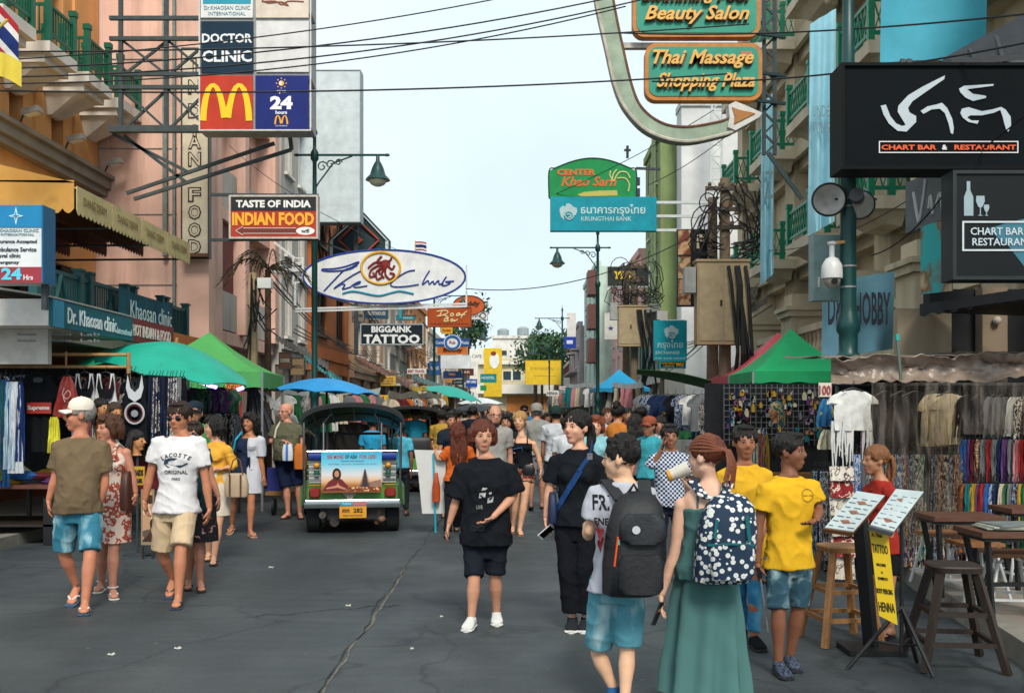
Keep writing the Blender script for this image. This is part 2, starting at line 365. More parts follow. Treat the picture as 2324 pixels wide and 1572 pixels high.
def person(label, J, H, facing, hyaw=None, hpitch=0, skin='c68d6c', b={}, top=None, bottom=None, hair=('short', 'black'), shoes=('flip', '22262a'),
           extra='', hand=(20, 20), vox=.0105, group=None, face=True, hroll=0, female=False, name='person', wr=.011):
    """one figure: body, hair, clothing as children. J holds world joints."""
    k = H/1.75; f = fwd_of(facing); hyaw = facing if hyaw is None else hyaw
    gz = (J['fa']+J['fb'])/2; T = thing(name, label, 'person', Vector((gz.x, gz.y, min(J['pa'].z, J['pb'].z))), group); org = Vector(T['_org'])
    t = Torso(J, f, k, b); fat = b.get('limb', 1.0)
    # head frame
    hf = fwd_of(hyaw); hf = (hf*math.cos(R(hpitch))+ZV*math.sin(R(hpitch))).normalized(); hr = hf.cross(ZV).normalized()
    if hroll: hr = (hr*math.cos(R(hroll))+ZV*math.sin(R(hroll))).normalized()
    hu = hr.cross(hf).normalized(); hh = b.get('head', .275)*k
    top_p = J['hd']; chin = top_p-hu*hh
    def L(x, y, z): return chin+hr*x*hh+hf*y*hh+hu*z*hh
    HM = Matrix((hr, hf, hu)).transposed()
    mb = MB()
    mb.ell(L(0, -.06, .64), (.335*hh, .40*hh, .355*hh), HM, 18, 12)
    mb.ell(L(0, .10, .42), (.275*hh, .265*hh, .37*hh), HM, 16, 10)
    mb.ell(L(0, .19, .12), (.15*hh, .14*hh, .115*hh), HM, 10, 6)
    mb.ell(L(0, .0, .26), (.25*hh, .24*hh, .17*hh), HM, 12, 8)
    mb.tube([L(0, .33, .56), L(0, .385, .47), L(0, .425, .39)], [.03*hh, .038*hh, .05*hh], 8)
    mb.ell(L(0, .37, .365), (.072*hh, .05*hh, .035*hh), HM, 8, 6)
    mb.ell(L(0, .30, .585), (.20*hh, .065*hh, .045*hh), HM, 10, 6)
    mb.ell(L(0, .315, .215), (.10*hh, .05*hh, .05*hh), HM, 8, 6)
    for sx in (-1, 1):
        mb.ell(L(.16*sx, .235, .38), (.10*hh, .09*hh, .10*hh), HM, 8, 6)
        mb.ell(L(.335*sx, -.04, .46), (.035*hh, .085*hh, .125*hh), HM, 8, 6)
    nb = L(0, -.07, .22); mb.tube([nb, lerp(nb, J['nk'], .5), J['nk']-ZV*.01*k], [.056*k*(1 if not female else .88), .053*k*(1 if not female else .85), .066*k], 12)
    # torso, arms, legs
    mb.loft([t.sec(x) for x in (-.17, -.02, .15, .35, .55, .70, .80, .88, .95, 1.0)], 22)
    if female and b.get('bust', 1):
        for sx in (-1, 1): mb.ell(t.pos(.66)+t.e*sx*.075*k+t.f*.075*k, (.062*k, .055*k, .06*k), None, 10, 6)
    for s in 'ab':
        mb.ell(lerp(J['s'+s], J['e'+s], .05), (.053*k*fat,)*3); arm_mb(mb, J['s'+s], J['e'+s], J['w'+s], k, fat)
        leg_mb(mb, J['h'+s], J['k'+s], J['f'+s], k, fat*(1.04 if female else 1)); 
        if shoes[0] in ('flip', 'flat', 'sandal'): foot_mb(mb, J['f'+s], J['p'+s]+ZV*.014*k, k, .95)
        else: mb.tube([J['f'+s], Vector((J['f'+s].x, J['f'+s].y, J['p'+s].z+.05*k))], [.033*k, .03*k], 8)
    me = remesh(mb, vox, 3, 'body')
    # fingers are rooted in the palm, kept apart from the welded surface
    hb = MB()
    for s, sgn in (('a', 1), ('b', -1)):
        w, tp = J['w'+s], J['t'+s]; inner = (t.hm-w); inner.z = 0; inner = inner.normalized() if inner.length > 1e-3 else t.e
        hand_mb(hb, w, tp, J.get('d'+s, f), J.get('n'+s, inner*.8-f*.4), k*(1 if not female else .92), hand[0 if s == 'a' else 1], -1)
    bm = bmesh.new(); bm.from_mesh(me); o = [bm.verts.new(v) for v in hb.v]
    for q in hb.f:
        try: bm.faces.new([o[i] for i in q])
        except ValueError: pass
    bm.to_mesh(me); bm.free()
    me.transform(Matrix.Translation(-org)); 
    for p in me.polygons: p.use_smooth = True
    B = part(T, 'body', me, SKIN(skin)); bv = bvh_of(me, org)
    # face features laid on the head surface
    if face:
        def onf(x, z, off=.0):
            h = bv.ray_cast(L(x, .9, z)-org, -hf, hh); return (h[0]+org+hf*off) if h[0] is not None else L(x, .33, z)
        ey = MB(); br = MB(); lp = MB(); wt = MB()
        for sx in (-1, 1):
            p = onf(.135*sx, .50); wt.ell(p, (.05*hh, .016*hh, .015*hh), HM, 8, 5); ey.ell(p+hf*.010*hh, (.026*hh, .015*hh, .020*hh), HM, 8, 5)
            ey.tube([onf(.068*sx, .515, .008*hh), onf(.13*sx, .533, .014*hh), onf(.20*sx, .51, .008*hh)], .008*hh, 5)
            br.tube([onf(.06*sx, .572, -.001*hh), onf(.13*sx, .592, -.001*hh), onf(.21*sx, .568, -.002*hh)], [.010*hh, .014*hh, .006*hh], 6)
        lp.tube([onf(-.105, .212, 0), onf(-.05, .232, .004*hh), onf(0, .226, .006*hh), onf(.05, .232, .004*hh), onf(.105, .212, 0)], [.008*hh, .016*hh, .017*hh, .016*hh, .008*hh], 6)
        lp.tube([onf(-.08, .198, 0), onf(0, .182, .006*hh), onf(.08, .198, 0)], [.01*hh, .021*hh, .01*hh], 6)
        if 'sunglass' not in extra:
            part(B, 'eye_white', wt, M('d8cfc6', .3), True); part(B, 'iris', ey, M('1a120e', .25, 0), True)
        part(B, 'eyebrow', br, HAIR(HAIRC.get(hair[1], hair[1]) if hair[0] != 'bald' else '9a8f86'), True); part(B, 'lips', lp, M('a04a40' if female else '8d5545', .4, .05), True)
        if 'smile' in extra:
            part(B, 'teeth', MB().tube([onf(-.085, .215, .008*hh), onf(0, .2, .014*hh), onf(.085, .215, .008*hh)], [.008*hh, .017*hh, .008*hh], 6), M('e8e2d8', .3, 0), True)
        if 'beard' in extra:
            bd = MB(); bd.ell(L(0, .17, .115), (.2*hh, .175*hh, .13*hh), HM, 12, 8); bd.ell(L(0, .315, .275), (.11*hh, .05*hh, .025*hh), HM)
            for sx in (-1, 1): bd.ell(L(.19*sx, .08, .24), (.075*hh, .16*hh, .14*hh), HM, 10, 6)
            bdm = remesh(bd, .007, 1, 'beard'); bdm.transform(Matrix.Translation(-org)); part(B, 'beard', bdm, HAIR(HAIRC.get(hair[1], '2a1c14')))
        if 'sunglass' in extra or 'glasses' in extra:
            g = MB()
            for sx in (-1, 1):
                c = onf(.14*sx, .50, .03*hh)
                if 'sunglass' in extra: g.ell(c, (.115*hh, .028*hh, .075*hh), HM, 10, 6)
                else: ring_mb(c, hr, hu, .10*hh, .075*hh, .010*hh, 14, mb=g)
                g.tube([c+hr*sx*.1*hh+hu*.03*hh, L(.33*sx, .0, .52)], .010*hh, 5)
            g.tube([onf(-.05, .52, .05*hh), onf(.05, .52, .05*hh)], .012*hh, 5)
            part(T, 'glasses', g, M('0c0c0e', .12, 0), True)
    # hair and headwear
    hs, hc = hair[0], HAIRC.get(hair[1], hair[1])
    if hs != 'bald':
        h = MB(); big = {'buzz': .97}.get(hs, 1.0)
        if hs == 'buzz' or hs.startswith('cap'): h.ell(L(0, -.085, .63), (.346*hh, .412*hh, .366*hh), HM, 18, 12)
        else:
            h.ell(L(0, -.085, .675), (.372*hh, .43*hh, .365*hh), HM, 18, 12)
            if hs not in ('pony', 'sidebob', 'braid', 'bun'): h.ell(L(0, .16, .93), (.25*hh, .17*hh, .085*hh), HM, 10, 6)
            for sx in (-1, 1): h.ell(L(.29*sx, .04, .66), (.07*hh, .20*hh, .20*hh), HM, 10, 6)
        if hs == 'spiky':
            for i in range(46):
                a = random.uniform(0, 6.28); q = random.uniform(.1, 1); d = Vector((math.cos(a)*q*.36, math.sin(a)*q*.40-.08, .70+.34*math.sqrt(1-q*q*.9)))
                h.tube([L(*d), L(d.x*1.2, d.y*1.15+.03, d.z+.10)], [.05*hh, .012*hh], 5)
        if hs in ('bob', 'long', 'sidebob'):
            dn = {'bob': .12, 'sidebob': .2, 'long': -.1}[hs]
            for sx in (-1, 1):
                h.tube([L(.26*sx, .06, .85), L(.34*sx, .05, .6), L(.36*sx, .02, .35), L(.33*sx, -.02, dn)], [.10*hh, .12*hh, .12*hh, .06*hh], 9)
                h.tube([L(.2*sx, -.25, .7), L(.26*sx, -.28, .4), L(.26*sx, -.28, dn)], [.2*hh, .2*hh, .13*hh], 9)
            h.tube([L(0, -.3, .6), L(0, -.36, .3), L(0, -.33, dn)], [.24*hh, .22*hh, .16*hh], 9)
            if hs != 'sidebob': h.tube([L(-.2, .27, .80), L(-.05, .32, .84), L(.12, .30, .82)], .07*hh, 7)
        if hs == 'long':
            bk = J['nk']-f*.10*k
            for dx in (-.35, -.15, .05, .25, .4):
                ln = b.get('hairlen', .30)*k*random.uniform(.85, 1.1)
                h.tube([L(dx*.7, -.33, .45), bk+t.e*dx*.26*k+ZV*.02*k, bk+t.e*dx*.28*k-f*.015*k-ZV*ln*.5, bk+t.e*dx*.22*k-f*.02*k-ZV*ln], [.10*hh, .12*hh, .11*hh, .04*hh], 8)
        if hs in ('pony', 'braid', 'cappony'):
            tl = b.get('tail', .9)
            for i in range(7 if hs != 'braid' else 0):
                a, c = random.uniform(-.10, .10), random.uniform(-.06, .06); e2 = random.uniform(.8, 1.1)
                h.tube([L(0, -.44, .66), L(a*.7, -.60, .58+c), L(a*1.2, -.62+c, .58-tl*.35*e2), L(a*1.6, -.52+c, .58-tl*.75*e2)], [.06*hh, .085*hh, .075*hh, .02*hh] if hs != 'braid' else [.045*hh, .04*hh, .035*hh, .018*hh], 7)
        if hs == 'braid':
            bd = MB()
            for i in range(15):
                a = (i-7)*.235; sx, cz = math.sin(a), math.cos(a); bd.tube([L(.37*sx*q, y, .675+(.37*cz)*q*zz) for y, q, zz in ((.26, .72, .72), (.12, .92, .93), (-.08, 1.0, 1.0), (-.28, .92, .90), (-.42, .6, .6), (-.50, .2, .2))], .030*hh, 6)
                e2 = random.uniform(.7, 1.1); bd.tube([L(.02*sx, -.46, .68), L(.10*sx, -.60, .62+.06*cz), L(.20*sx, -.68, .50-.2*e2), L(.26*sx, -.60, .45-.62*e2)], [.035*hh, .032*hh, .028*hh, .015*hh], 6)
            part(T, 'braids', bd, HAIR('7a4630'), True)
        if hs == 'bun': h.ell(L(0, -.30, 1.05), (.2*hh, .2*hh, .17*hh), HM); h.ell(L(0, -.42, .9), (.14*hh, .14*hh, .12*hh), HM)
        if hs == 'curly':
            for i in range(60):
                a = random.uniform(0, 6.28); q = random.uniform(0, 1); h.ell(L(math.cos(a)*.36*q**.5, math.sin(a)*.40*q**.5-.1, .68+.34*math.sqrt(max(0, 1-q))), (.07*hh,)*3, None, 6, 4)
        hm = remesh(h, max(.007, vox*.75), 1, 'hair'); hm.transform(Matrix.Translation(-org))
        for v in hm.vertices:
            q = HM.transposed() @ v.co; v.co += v.normal*(noise.noise(Vector((q.x*110, q.y*90, q.z*10)))*.013*k*(.5 if hs in ('buzz', 'braid') else 1))
        part(T, 'hair', hm, HAIR(hc)); [setattr(p, 'use_smooth', True) for p in hm.polygons]
    if hs.startswith('cap') or 'cap:' in extra:
        cc = extra.split('cap:')[1].split()[0]
        c = MB(); c.lathe(L(0, -.07, .66), [(.375*hh, 0), (.385*hh, .10*hh), (.35*hh, .24*hh), (.25*hh, .35*hh), (.09*hh, .405*hh), (0, .41*hh)], 20, hu)
        vd = -1 if 'capback' in extra else 1
        c.sheet(lambda u, v: L((u-.5)*.62, vd*(.24+.36*v*math.sqrt(max(0, 1-(2*u-1)**2*.75)))-.03, .68-.05*v-.35*(u-.5)**2), 10, 6, .012*k)
        cp = part(T, 'cap', c, CLOTH(cc), True)
        part(cp, 'button', MB().ell(L(0, -.07, 1.07), (.03*hh, .03*hh, .02*hh)), CLOTH(cc), True)
    # clothing
    tex = {}
    if top:
        c = MB(); lo = top.get('loose', .016)*k; hem = top.get('hem', -.06); nt = top.get('neck', .985); fl = top.get('flare', 0)*k
        ts = [hem]+[x for x in (-.17, -.02, .15, .35, .55, .70, .80, .88, .95, 1.0) if hem+.05 < x < nt-.02]+[nt]
        secs = []
        for x in ts:
            xx = max(x, .12 if top.get('straight') else -.02)
            q = t.sec(xx, lo+.010*k*(x < .1)+fl*max(0, (.5-x)), lo*.9+.014*k*(x < .3)+.022*k*(x < .06)+fl*.6*max(0, (.5-x))); cpos = t.sec(x)[0] if x >= -.17 else t.pos(x); secs.append((cpos,)+tuple(q[1:]))
        c.loft(secs, 28)
        if female and b.get('bust', 1):
            for sx in (-1, 1): c.ell(t.pos(.66)+t.e*sx*.075*k+t.f*.078*k, (.066*k+lo*.4, .056*k+lo*.5, .066*k+lo*.4), None, 10, 6)
        sl = top.get('sleeve', .55); sr = top.get('sr', .068)*k
        for s in 'ab':
            if sl <= 0: continue
            S, E, Wd = J['s'+s], J['e'+s], J['w'+s]
            if sl > 0: c.ell(S-ZV*.008*k, (max(.072*k*max(1, fat), sr*.86),)*3, None, 10, 7)
            if sl <= 1: pts = [lerp(S, t.pos(.93), .3)+ZV*.008*k, S+ZV*.006*k, lerp(S, E, sl*.5), lerp(S, E, sl)]; rr = [.055*k, max(sr*.9, .07*k), sr, sr*1.06]
            else: pts = [lerp(S, t.pos(.93), .25), S, lerp(S, E, .6), E, lerp(E, Wd, sl-1)]; rr = [.05*k, sr*.88, sr*.95, sr*.92, sr*.85]
            c.tube(pts, rr, 12)
        cm = remesh(c, max(vox, .010), 3, 'shirt'); cm.transform(Matrix.Translation(-org)); wrinkle(cm, top.get('wr', wr*1.3), 10, random.random()*50)
        [setattr(p, 'use_smooth', True) for p in cm.polygons]
        o = part(T, top.get('name', 'shirt'), cm, top['m'] if not isinstance(top['m'], str) else CLOTH(top['m']))
        tex['top'] = (o, bvh_of(cm, org))
        if top.get('collar'):
            q = t.sec(nt-.01, .004*k); part(o, 'collar', MB().tube([q[0]+q[1]*q[3]*math.cos(a)*.97+q[2]*q[4]*math.sin(a)*.97+ZV*.004*k-t.f*0+ZV*(-.018*k*math.sin(a) if 0 < a < math.pi else 0) for a in [i*math.pi/10 for i in range(21)]], .007*k, 6), CLOTH(top['collar']), True)
        for i in (0, 1):
            if top.get('strap'):
                sx = (-1, 1)[i]; pt = [t.pos(.75)+t.e*sx*.095*k+t.f*.13*k, t.pos(.95)+t.e*sx*.085*k+t.f*.075*k, t.pos(1.0)+t.e*sx*.08*k, t.pos(.93)+t.e*sx*.08*k-t.f*.085*k, t.pos(.72)+t.e*sx*.07*k-t.f*.105*k]
                part(o, 'shoulder_strap', MB().tube(pt, top['strap']*k, 6), CLOTH(top['m']) if isinstance(top['m'], str) else top['m'], True)
    if bottom:
        c = MB(); kd = bottom['kind']; lo = bottom.get('loose', .014)*k; up = bottom.get('up', .17 if bottom['kind'] in ('shorts', 'pants') else .32); lo += (.008*k if bottom['kind'] == 'skirt' else 0)
        if kd in ('shorts', 'pants'):
            c.loft([t.sec(x, lo, lo) for x in (-.165, -.09, -.02, .08, up)], 24)
            for s in 'ab':
                h, kn, a = J['h'+s], J['k'+s], J['f'+s]; ln = bottom.get('len', .48)
                r0, r1 = .092*k*fat+lo*.6, bottom.get('hemr', .085)*k
                if ln <= .5: pts = [h+ZV*.02*k, lerp(h, kn, ln), lerp(h, kn, ln*2)]; rr = [r0, (r0+r1)/2, r1]
                else: pts = [h+ZV*.02*k, lerp(h, kn, .5), kn, lerp(kn, a, (ln-.5)*2)]; rr = [r0, lerp(r0, r1, .4)*.96, lerp(r0, r1, .75)*.92, r1]
                c.tube(pts, rr, 14)
            cm = remesh(c, max(vox, .010), 2, 'trousers')
        else:
            ln = bottom['len']; fl = bottom.get('flare', .1)*k; nf = bottom.get('folds', 0); secs = []; ns = 16; N = 56
            z0 = t.pos(up); zb = bottom.get('zb', None)
            zend = (J['fa'].z+J['fb'].z)/2+.03 if zb is None else zb
            bot = lerp((t.hm), (J['ka']+J['kb'])/2, min(1, ln*2)) if ln <= .5 else lerp((J['ka']+J['kb'])/2, (J['fa']+J['fb'])/2, (ln-.5)*2)
            bot = Vector((bot.x, bot.y, bot.z)); o0 = len(c.v)
            for i in range(ns+1):
                s_ = i/ns; q = t.sec(lerp(up, -.02, min(1, s_*3)), lo, lo); z = lerp(z0.z, bot.z, s_); ce = lerp(Vector((z0.x, z0.y, 0)), Vector((bot.x, bot.y, 0)), s_); ce.z = z
                for j in range(N):
                    a = 2*math.pi*j/N; kw = max(0, abs((J['ka']-J['kb']).dot(t.e))/2+.075*k-q[3])*s_; kd_ = max(0, abs((J['ka']-J['kb']).dot(t.f))/2+.08*k-q[4])*s_; w = (math.sin(a*nf+s_*1.5)+.5*math.sin(a*(nf*.6+1)+2))*bottom.get('famp', .018)*k*s_ if nf else 0
                    c.v.append(ce+q[1]*math.cos(a)*(q[3]+kw+fl*max(0, s_-.2)+w)+q[2]*math.sin(a)*(q[4]+kd_+fl*max(0, s_-.2)+w))
            for i in range(ns):
                for j in range(N): a = o0+i*N+j; e2 = o0+i*N+(j+1) % N; c.f.append((a, a+N, e2+N, e2))
            c.f.append(tuple(o0+j for j in range(N))); c.f.append(tuple(o0+ns*N+j for j in reversed(range(N))))
            cm = c.mesh('skirt', Vector((0, 0, 0)), True)
        cm.transform(Matrix.Translation(-org)); wrinkle(cm, bottom.get('wr', wr), 9, random.random()*50); [setattr(p, 'use_smooth', True) for p in cm.polygons]
        o = part(T, bottom.get('name', {'shorts': 'shorts', 'pants': 'trousers'}.get(kd, 'skirt')), cm, bottom['m'] if not isinstance(bottom['m'], str) else CLOTH(bottom['m']))
        tex['bottom'] = (o, bvh_of(cm, org))
    # footwear, one piece per foot
    st, sc_ = shoes[0], shoes[1]
    for s in 'ab':
        a, p = J['f'+s], J['p'+s]; c = MB(); d = Vector((p.x-a.x, p.y-a.y, 0)); d = d.normalized() if d.length > 1e-4 else f; r = Vector((d.y, -d.x, 0))
        if st in ('flip', 'sandal', 'flat'):
            hz = max(a.z-.075*k, p.z); hl = Vector((a.x, a.y, hz))-d*.055*k; te = Vector((p.x, p.y, p.z))+d*.012*k
            c.loft([(lerp(hl, te, x)+ZV*.008*k, r, ZV, w*k, .009*k) for x, w in ((0, .022), (.08, .036), (.4, .038), (.75, .05), (.95, .044), (1, .025))], 12)
            o = part(T, 'sandal', c, M(sc_, .7, .1), True)
            stc = shoes[2] if len(shoes) > 2 else sc_; q = lerp(hl, te, .78); z2 = ZV
            st_mb = MB()
            for sx in (-1, 1): st_mb.tube([lerp(hl, te, .84)+ZV*.036*k, lerp(hl, te, .70)+r*sx*.034*k+ZV*.055*k, lerp(hl, te, .50)+r*sx*.042*k+ZV*.03*k], .008*k, 6)
            if st == 'sandal':
                st_mb.tube([lerp(hl, te, .25)+r*.045*k*math.cos(x)+d*.045*k*math.sin(x)+ZV*.1*k for x in [i*.785 for i in range(9)]], .007*k, 6)
            part(o, 'strap', st_mb, M(stc, .6, .1), True)
        else:
            foot_mb(c, a, p+ZV*.012*k, k, 1.22)
            if st == 'trainer': c.tube([Vector((a.x, a.y, a.z-.04*k)), a+ZV*.012*k], [.045*k, .042*k], 12)
            sm = remesh(c, .009, 2, 'shoe'); sm.transform(Matrix.Translation(-org)); [setattr(q, 'use_smooth', True) for q in sm.polygons]
            o = part(T, 'shoe', sm, sc_ if not isinstance(sc_, str) else CLOTH(sc_))
            hz = max(a.z-.075*k, p.z); hl = Vector((a.x, a.y, hz))-d*.062*k; te = Vector((p.x, p.y, p.z))+d*.015*k
            part(o, 'sole', MB().loft([(lerp(hl, te, x)+ZV*.012*k, r, ZV, w*k, .013*k) for x, w in ((0, .028), (.08, .042), (.4, .044), (.75, .056), (.95, .05), (1, .03))], 14), M(shoes[2] if len(shoes) > 2 else 'd9d6d0', .7), True)
    return T, t, tex, L
def shirt_print(T, tex, key, mb, d, mat, nm='print', off=.004):
    o, bv = tex[key]; org = Vector(T['_org']); part(o, nm, project(mb, bv, org, d, off), mat)
def joints(fr, S, facing, H0=1.7, gz=0.0, Y0=None):
    """picture measurements (zoom frame fr = x0, y0, scale) -> world joints"""
    x0, y0, sc = fr; q = {n: ((x0+p[0]/sc)*.9078125, (y0+p[1]/sc)*.9078125, p[2] if len(p) > 2 else None) for n, p in S.items()}
    f = fwd_of(facing); J = {}
    ys = []
    for s in 'ab':
        u, v, dz = q['p'+s]; Y = F*(EYE-gz)/(v-VC) if dz is None else Y0+dz; J['p'+s] = P(u, v, Y); J['p'+s].z = max(gz, J['p'+s].z) if dz is not None else gz
        ys.append(Y-f.y*.15)
    Yc = sum(ys)/2 if Y0 is None else Y0
    for s, y in zip('ab', ys): J['f'+s] = P(q['f'+s][0], q['f'+s][1], y)
    dx = abs(q['sb'][0]-q['sa'][0])*Yc/F; ta = math.tan(R(facing)) if abs(math.cos(R(facing))) > .25 else 4*math.copysign(1, math.tan(R(facing)))
    off = max(-.16, min(.16, ta*dx/2)); od = {'a': -off, 'b': off}
    for s in 'ab':
        y = Yc+od[s]
        for n, dd in (('s', 0), ('e', -.0), ('w', -.0), ('t', 0)):
            u, v, dz = q[n+s]; 
            if dz is not None: y = Yc+dz
            J[n+s] = P(u, v, y)
        u, v, dz = q['h'+s]; J['h'+s] = P(u, v, Yc+(od[s]*.5 if dz is None else dz))
        u, v, dz = q['k'+s]; J['k'+s] = P(u, v, (J['h'+s].y+J['f'+s].y)/2+f.y*.05 if dz is None else Yc+dz)
    J['sa'] -= ZV*.035; J['sb'] -= ZV*.035
    J['nk'] = P(*q['nk'][:2], Yc+(q['nk'][2] or 0)); J['hd'] = P(*q['hd'][:2], Yc+(q['hd'][2] or 0)-f.y*0)
    return J, J['hd'].z-gz, Yc
# ---------------------------------------------------------------- road, kerbs, pavements
def asphalt():
    m, n, l, b = nodes('asphalt'); tc = n.new('ShaderNodeTexCoord')
    def noi(sc, det, st=(1, 1, 1)):
        mp = n.new('ShaderNodeMapping'); mp.inputs['Scale'].default_value = st; l.new(tc.outputs['Object'], mp.inputs[0])
        t = n.new('ShaderNodeTexNoise'); t.inputs['Scale'].default_value = sc; t.inputs['Detail'].default_value = det; l.new(mp.outputs[0], t.inputs['Vector']); return t.outputs['Fac']
    def ramp(f, a, b_, c0, c1):
        r = n.new('ShaderNodeValToRGB'); e = r.color_ramp.elements; e[0].position, e[1].position = a, b_; e[0].color = (*c0, 1); e[1].color = (*c1, 1); l.new(f, r.inputs[0]); return r.outputs[0]
    def mix(a, b_, f, t='MIX'):
        x = n.new('ShaderNodeMix'); x.data_type = 'RGBA'; x.blend_type = t; l.new(a, x.inputs[6]); l.new(b_, x.inputs[7])
        if isinstance(f, float): x.inputs[0].default_value = f
        else: l.new(f, x.inputs[0])
        return x.outputs[2]
    big = ramp(noi(.55, 6, (1, .35, 1)), .32, .68, (.021, .029, .035), (.045, .058, .065))
    streak = ramp(noi(2.2, 5, (.5, 3.2, 1)), .36, .62, (.84, .85, .86), (1.12, 1.12, 1.1))
    fine = ramp(noi(70, 3), .34, .66, (.68, .68, .68), (1.35, 1.33, 1.28))
    c = mix(mix(big, streak, .75, 'MULTIPLY'), fine, .8, 'MULTIPLY')
    du = n.new('ShaderNodeRGB'); du.outputs[0].default_value = (.092, .105, .104, 1); c = mix(c, du.outputs[0], ramp(noi(.8, 9, (1, .6, 1)), .5, .8, (0, 0, 0), (.55, .55, .55)))
    # repaired trenches, tar seams and old gum
    v = n.new('ShaderNodeTexVoronoi'); v.feature = 'DISTANCE_TO_EDGE'; v.inputs['Scale'].default_value = .42
    mp = n.new('ShaderNodeMapping'); l.new(tc.outputs['Object'], mp.inputs[0]); nz = n.new('ShaderNodeTexNoise'); nz.inputs['Scale'].default_value = 1.6; nz.inputs['Detail'].default_value = 6
    l.new(tc.outputs['Object'], nz.inputs['Vector']); ad = n.new('ShaderNodeMix'); ad.data_type = 'RGBA'; ad.blend_type = 'ADD'; ad.inputs[0].default_value = .6
    l.new(tc.outputs['Object'], ad.inputs[6]); l.new(nz.outputs['Color'], ad.inputs[7]); l.new(ad.outputs[2], v.inputs['Vector'])
    crack = ramp(v.outputs['Distance'], .0, .010, (.45, .45, .45), (1, 1, 1)); c = mix(c, crack, .8, 'MULTIPLY')
    sp = n.new('ShaderNodeTexVoronoi'); sp.inputs['Scale'].default_value = 2.3; l.new(tc.outputs['Object'], sp.inputs['Vector'])
    gum = ramp(sp.outputs['Distance'], .035, .05, (1, 1, 1), (0, 0, 0)); wn_ = n.new('ShaderNodeRGB'); wn_.outputs[0].default_value = (.16, .16, .155, 1)
    gm = n.new('ShaderNodeMath'); gm.operation = 'MULTIPLY'; gm.inputs[1].default_value = .55; l.new(gum, gm.inputs[0]); c = mix(c, wn_.outputs[0], gm.outputs[0])
    l.new(c, b.inputs['Base Color']); l.new(ramp(noi(1.4, 4), .35, .7, (.5,)*3, (.85,)*3), b.inputs['Roughness'])
    bp = n.new('ShaderNodeBump'); bp.inputs['Strength'].default_value = .35; bp.inputs['Distance'].default_value = .01; l.new(noi(120, 3), bp.inputs['Height']); l.new(bp.outputs[0], b.inputs['Normal'])
    return m
g = MB().add([(-400, -30, 0), (400, -30, 0), (400, 1200, 0), (-400, 1200, 0)], [(0, 1, 2, 3)])
solo('road', g, asphalt(), kind='structure')
def seam(u0, v0, u1, v1, w, z, jag, col, name, seed):
    rr = random.Random(seed); a, b = G(u0, v0), G(u1, v1); n = 60; d = (b-a).normalized(); s = Vector((d.y, -d.x, 0)); mb = MB(); L_, R_ = [], []
    off = 0
    for i in range(n+1):
        off = off*.8+rr.uniform(-jag, jag); c = lerp(a, b, i/n)+s*off; ww = w*rr.uniform(.15, 1.0); L_.append(c-s*ww+ZV*z); R_.append(c+s*ww*rr.uniform(.5, 1)+ZV*z)
    mb.add(L_+R_, [(i, i+n+1, i+n+2, i+1) for i in range(n)]); solo(name, mb, M(col, .9, .35, 20), kind='structure')
seam(728, 1572, 992, 1190, .015, .004, .018, '625e55', 'road_seam_edge', 2)
seam(720, 1572, 990, 1190, .008, .008, .018, '24282a', 'road_crack', 5)
seam(992, 1190, 1068, 1080, .03, .006, .03, '232729', 'road_crack', 6)
seam(560, 1400, 905, 1372, .012, .004, .03, '202426', 'road_crack', 8)
seam(1010, 1205, 1210, 1190, .012, .004, .04, '202426', 'road_crack', 9)
def pave():
    m = MPAT('paving', [(0, '6b655d'), (.5, '7d766c'), (1, '8b8378')], 'noise', 3, .85, None, 'LINEAR'); return m
kr = [(3.05, 4.0), (3.36, 6.6), (3.62, 8.4), (3.95, 10.6), (4.6, 14), (5.0, 20), (5.0, 140)]
mb = MB(); k = len(kr)
mb.add([(x+.16, y, .15) for x, y in kr]+[(x+30, y, .15) for x, y in kr]+[(x+.16, y, 0) for x, y in kr], [(i, i+k, i+k+1, i+1) for i in range(k-1)]+[(i+2*k, i, i+1, i+1+2*k) for i in range(k-1)])
solo('pavement', mb, pave(), kind='structure')
mb = MB()
for (x0, y0), (x1, y1) in zip(kr, kr[1:]):
    n = max(1, int((y1-y0)/1.0))
    for i in range(n):
        a, b = lerp(Vector((x0, y0, 0)), Vector((x1, y1, 0)), i/n), lerp(Vector((x0, y0, 0)), Vector((x1, y1, 0)), (i+1)/n-.008/n*1)
        p = [Vector((a.x-.02, a.y, 0)), Vector((a.x+.158, a.y, 0)), Vector((b.x+.158, b.y, 0)), Vector((b.x-.02, b.y, 0))]; q = [Vector((v.x+(.025 if j in (0, 3) else 0), v.y, .156)) for j, v in enumerate(p)]
        mb.hexa(p+q)
solo('kerb', mb, M('77746c', .85, .25, 3, .3), kind='structure')
mb = MB().bx(-40, -6.6, 8, 140, -.1, .14); solo('pavement', mb, pave(), kind='structure')
mb = MB()
for i in range(60): mb.bx(-6.6, -6.42, 8+i*1.2, 9.19+i*1.2, 0, .146)
solo('kerb', mb, M('77746c', .85, .25, 3, .3), kind='structure')

